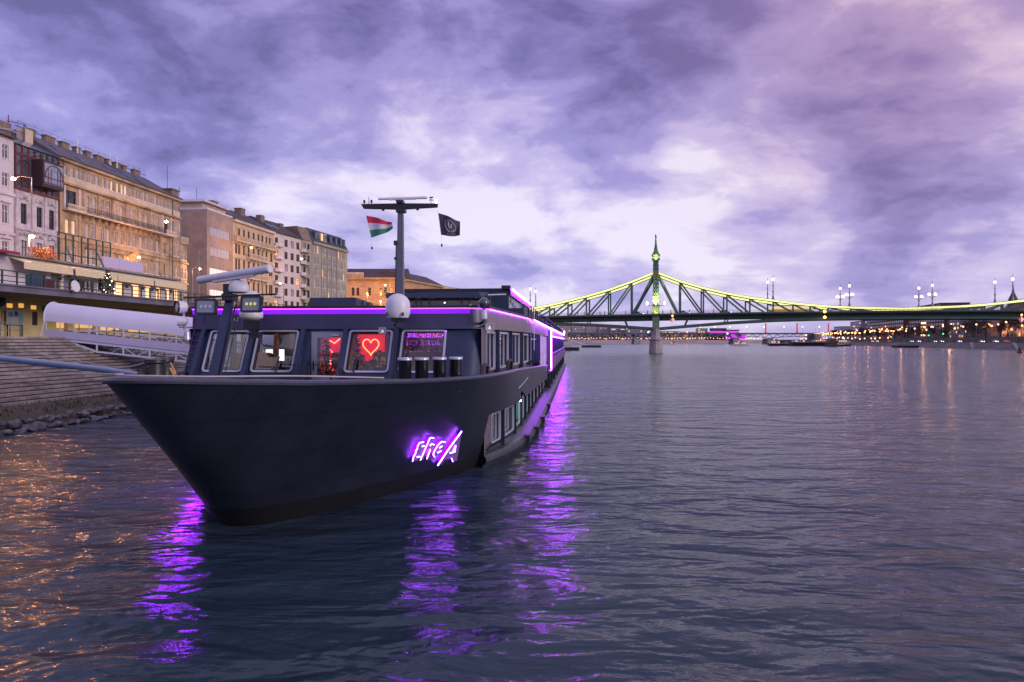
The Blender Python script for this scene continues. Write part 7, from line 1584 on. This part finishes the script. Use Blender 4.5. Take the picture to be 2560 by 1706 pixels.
for k in range(130):
    s_ = (40 + (k//2)*22 if k < 78 else 330 + (k-78)*10.5) + random.uniform(-6,6); t_ = (26, 38)[k % 2]; hh = random.uniform(6.5, 9) if t_ == 26 else random.uniform(8, 11)
    simple_lamp('orange street lamp in the double row along the right bank promenade', RP(s_, t_, 6.5), hh, m_rl, 0.42 + s_*0.0006, 'street lamps of the right bank', thick=0.14)
for k in range(9):
    l = bpy.data.lights.new('promenade_lamp_light', 'POINT'); l.energy = 1500; l.color = (1.0,0.48,0.18); l.shadow_soft_size = 1.0; lo = bpy.data.objects.new('promenade_lamp_light', l); scn.collection.objects.link(lo); lo.location = RP(70 + k*62, 30, 14)
for k in range(26):
    s_ = 330 + k*22 + random.uniform(-6,6); simple_lamp('orange low lamp beside the right riverside road', RP(s_, 22, 3.6), random.uniform(3,5.5), m_rl, 0.6, 'low lamps of the right riverside road', thick=0.12)
CL = [(2172,2,'dark car farthest along the right riverside road'),(2193,0,'silver car second farthest along the right riverside road'),(2222,1,'red car between two pairs on the right riverside road'),(2267,3,'white car before the three close headlamps'),(2280,0,'silver car in the middle of three close headlamps'),(2297,3,'white car with bright lamps below the stairwell'),(2325,2,'dark car left of the bluish pair of lamps'),(2354,0,'silver car with bluish lamps under the green signal'),(2398,3,'white car halfway along the right riverside road'),(2440,0,'silver car under the brown brick house'),(2489,3,'white car left of the last red tail lamps'),(2516,1,'red car nearest the right frame edge')]
for k, (p, c_, lb) in enumerate(CL):
    car(lb, 'car', m_cp[c_], RP(sof(p, 14), 14 if k % 3 else 17, 3.62), RA + math.pi*(0 if k in (2, 11) else 1), 'cars on the right riverside road')
for k, (p, z) in enumerate(((2322,8.6),(2358,9.5),(2224,9),(2228,8))):
    t = thing('traffic_light', ['green traffic light left of the bluish car','green traffic light above the bluish car','red traffic light above the left group of cars','green traffic light beside the red one'][k], 'traffic light', RP(sof(p,20), 20, 3.6), RA); MB().cone((0,0,0),(0,0,z-4),0.1,0.1,6).build('pole', m_iron, t); MB().box(-0.25,0.25,-0.25,0.25,z-4,z-3).build('housing', m_iron, t); MB().ball((0,0.0,z-3.5), 0.55, 8).build('lens', mat('traffic_green', (0.1,1,0.5), 0.5, emit=(0.05,1.0,0.35), estr=2.5) if k != 2 else mat('traffic_red', (1,0.1,0.1), 0.5, emit=(1.0,0.05,0.08), estr=3), t)
# ---- boats and pontoons
def boat(label, p, d, L, m_h, cab, lit=0, name='river_boat', cat='boat', ang=0.0):
    t = thing(name, label, cat, (xw(p,d), d, 0), ang); h = L*0.09; w_ = L*0.13
    q = MB(); q.loft([[(-L/2,-w_,h*0.9),(-L*0.3,-w_,h*0.8),(L*0.3,-w_,h*0.8),(L/2,0,h*1.3),(L*0.3,w_,h*0.8),(-L*0.3,w_,h*0.8),(-L/2,w_,h*0.9)],[(-L/2,-w_*0.8,-0.3),(-L*0.3,-w_*0.8,-0.3),(L*0.3,-w_*0.8,-0.3),(L*0.44,0,-0.3),(L*0.3,w_*0.8,-0.3),(-L*0.3,w_*0.8,-0.3),(-L/2,w_*0.8,-0.3)]], closed=True); q.quad((-L/2,-w_,h*0.88),(L*0.3,-w_,h*0.78),(L/2,0,h*1.25),(L*0.3,w_,h*0.78),(-L/2,w_,h*0.88)); q.build('hull', m_h, t)
    for k, (a, c_, z0, z1) in enumerate(cab):
        q = MB(); q.box(a*L,c_*L,-w_*0.75,w_*0.75,h*0.8+z0,h*0.8+z1); o = q.build('cabin', m_whitep if k == 0 else m_apt2, t); n_ = max(2, int((c_-a)*L/2))
        for i in range(n_): x_ = a*L + (i+0.2)*(c_-a)*L/n_; MB().box(x_, x_+0.6*(c_-a)*L/n_, -w_*0.75-0.06, -w_*0.75-0.01, h*0.8+z0+(z1-z0)*0.4, h*0.8+z0+(z1-z0)*0.85).build('window', bpy.data.materials['pane_warm'] if (i+k) % 3 < lit else bpy.data.materials['pane_dark'], o)
    MB().tube([(0,0,h),(0,0,h+L*0.28)], 0.08, 5).build('mast', m_iron, t); return t
boat('small white motor boat right of the bridge pier', 1683, 880, 11, m_whitep, ((-0.3,0.25,0,2.0),(-0.1,0.15,2.0,3.4)), 1)
boat('white river boat in front of the far bridge pier', 1853, 640, 19, m_whitep, ((-0.35,0.2,0,1.8),(-0.2,0.05,1.8,3.2)), 2)
boat('dark hulled work boat with a white wheelhouse by the abutment', 1958, 640, 27, m_iron, ((-0.45,-0.15,0,2.6),(-0.4,-0.22,2.6,4.4)), 2)
boat('long low dark barge beside the right embankment', 2038, 620, 44, m_iron, ((-0.45,-0.25,0,2.2),), 1)
boat('floating restaurant boat with a canopy and bright lamps', 2076, 650, 40, m_whitep, ((-0.4,0.35,0,2.6),), 3)
boat('dark tug moored against the tall embankment', 2103, 590, 18, m_iron, ((-0.3,0.1,0,2.2),), 1)
t = thing('boat_house', 'floating hut with a steep dark roof by the right bank', 'boat house', (xw(2078,560),560,0), 0); MB().box(-6,6,-4,4,-0.2,0.9).build('pontoon', m_iron, t); MB().box(-4,4,-3,3,0.9,2.8).build('wall', m_brick, t); MB().prism([(-5,2.8),(5,2.8),(0,7)], -3.6, 3.6).build('roof', m_tile, t)
def pontoon(label, p, d, L, house):
    t = thing('pontoon', label, 'pontoon', (xw(p,d), d, 0), 0); MB().box(-L/2,L/2,-4,4,-0.3,1.5).build('deck', m_iron, t); q = MB()
    for i in range(int(L/1.5)+1): q.box(-L/2+i*1.5-0.05,-L/2+i*1.5+0.05,-4,-3.9,1.5,2.5)
    q.box(-L/2,L/2,-4,-3.92,2.45,2.55); q.build('railing', m_iron, t)
    if house: MB().box(-L*0.35,L*0.2,-2,3,1.5,4.2).build('cabin', m_whitep, t)
    for x in (-L*0.42, L*0.42): MB().cone((x,-4.3,-0.5),(x,-4.3,0.9),0.6,0.6,10).build('fender', m_iron, t)
pontoon('dark landing pontoon just right of the ship stern', 1418, 330, 11, True); pontoon('dark landing pontoon beyond the first one', 1478, 480, 13, False); pontoon('dark pontoon at the foot of the right embankment', 2263, 460, 14, False)
for x0_, y0_, lb in ((1424,338,'pale walkway leading to the nearer pontoon'),(1462,500,'pale walkway leading to the farther pontoon')):
    q = MB(); a = Vector((xw(x0_,y0_),y0_,1.8)); q.beam(a, a+Vector((-14,22,5)), 1.6, 0.3); q.beam(a+Vector((0,0,1.1)), a+Vector((-14,22,6.1)), 0.15, 0.15); o = q.build('gangplank', m_whitep); tag(o, lb, 'gangplank', 'pontoon walkways')
t = thing('buoy', 'small red buoy near the right frame edge', 'buoy', (xw(2549,255),255,0), 0); q = MB(); q.lathe([(0.9,-0.2),(0.9,0.5),(0.5,0.8),(0.35,2.0),(0.001,2.3)], (0,0,0), 12); q.build('float', mat('buoy_red', (0.25,0.03,0.03), 0.5), t)
# shore lamps reflected in the river: small floodlamps at the right bank quay edge
for k, (p, lb) in enumerate(((2108,'brilliant white lamp on the quay by the moored tug'),)):
    simple_lamp(lb, RP(sof(p,9), 9, 3.6), 4.5, mat('arc_lamp', (1,0.9,0.7), 0.5, emit=(1.0,0.78,0.45), estr=8), 0.9, 'quay flood lamps')
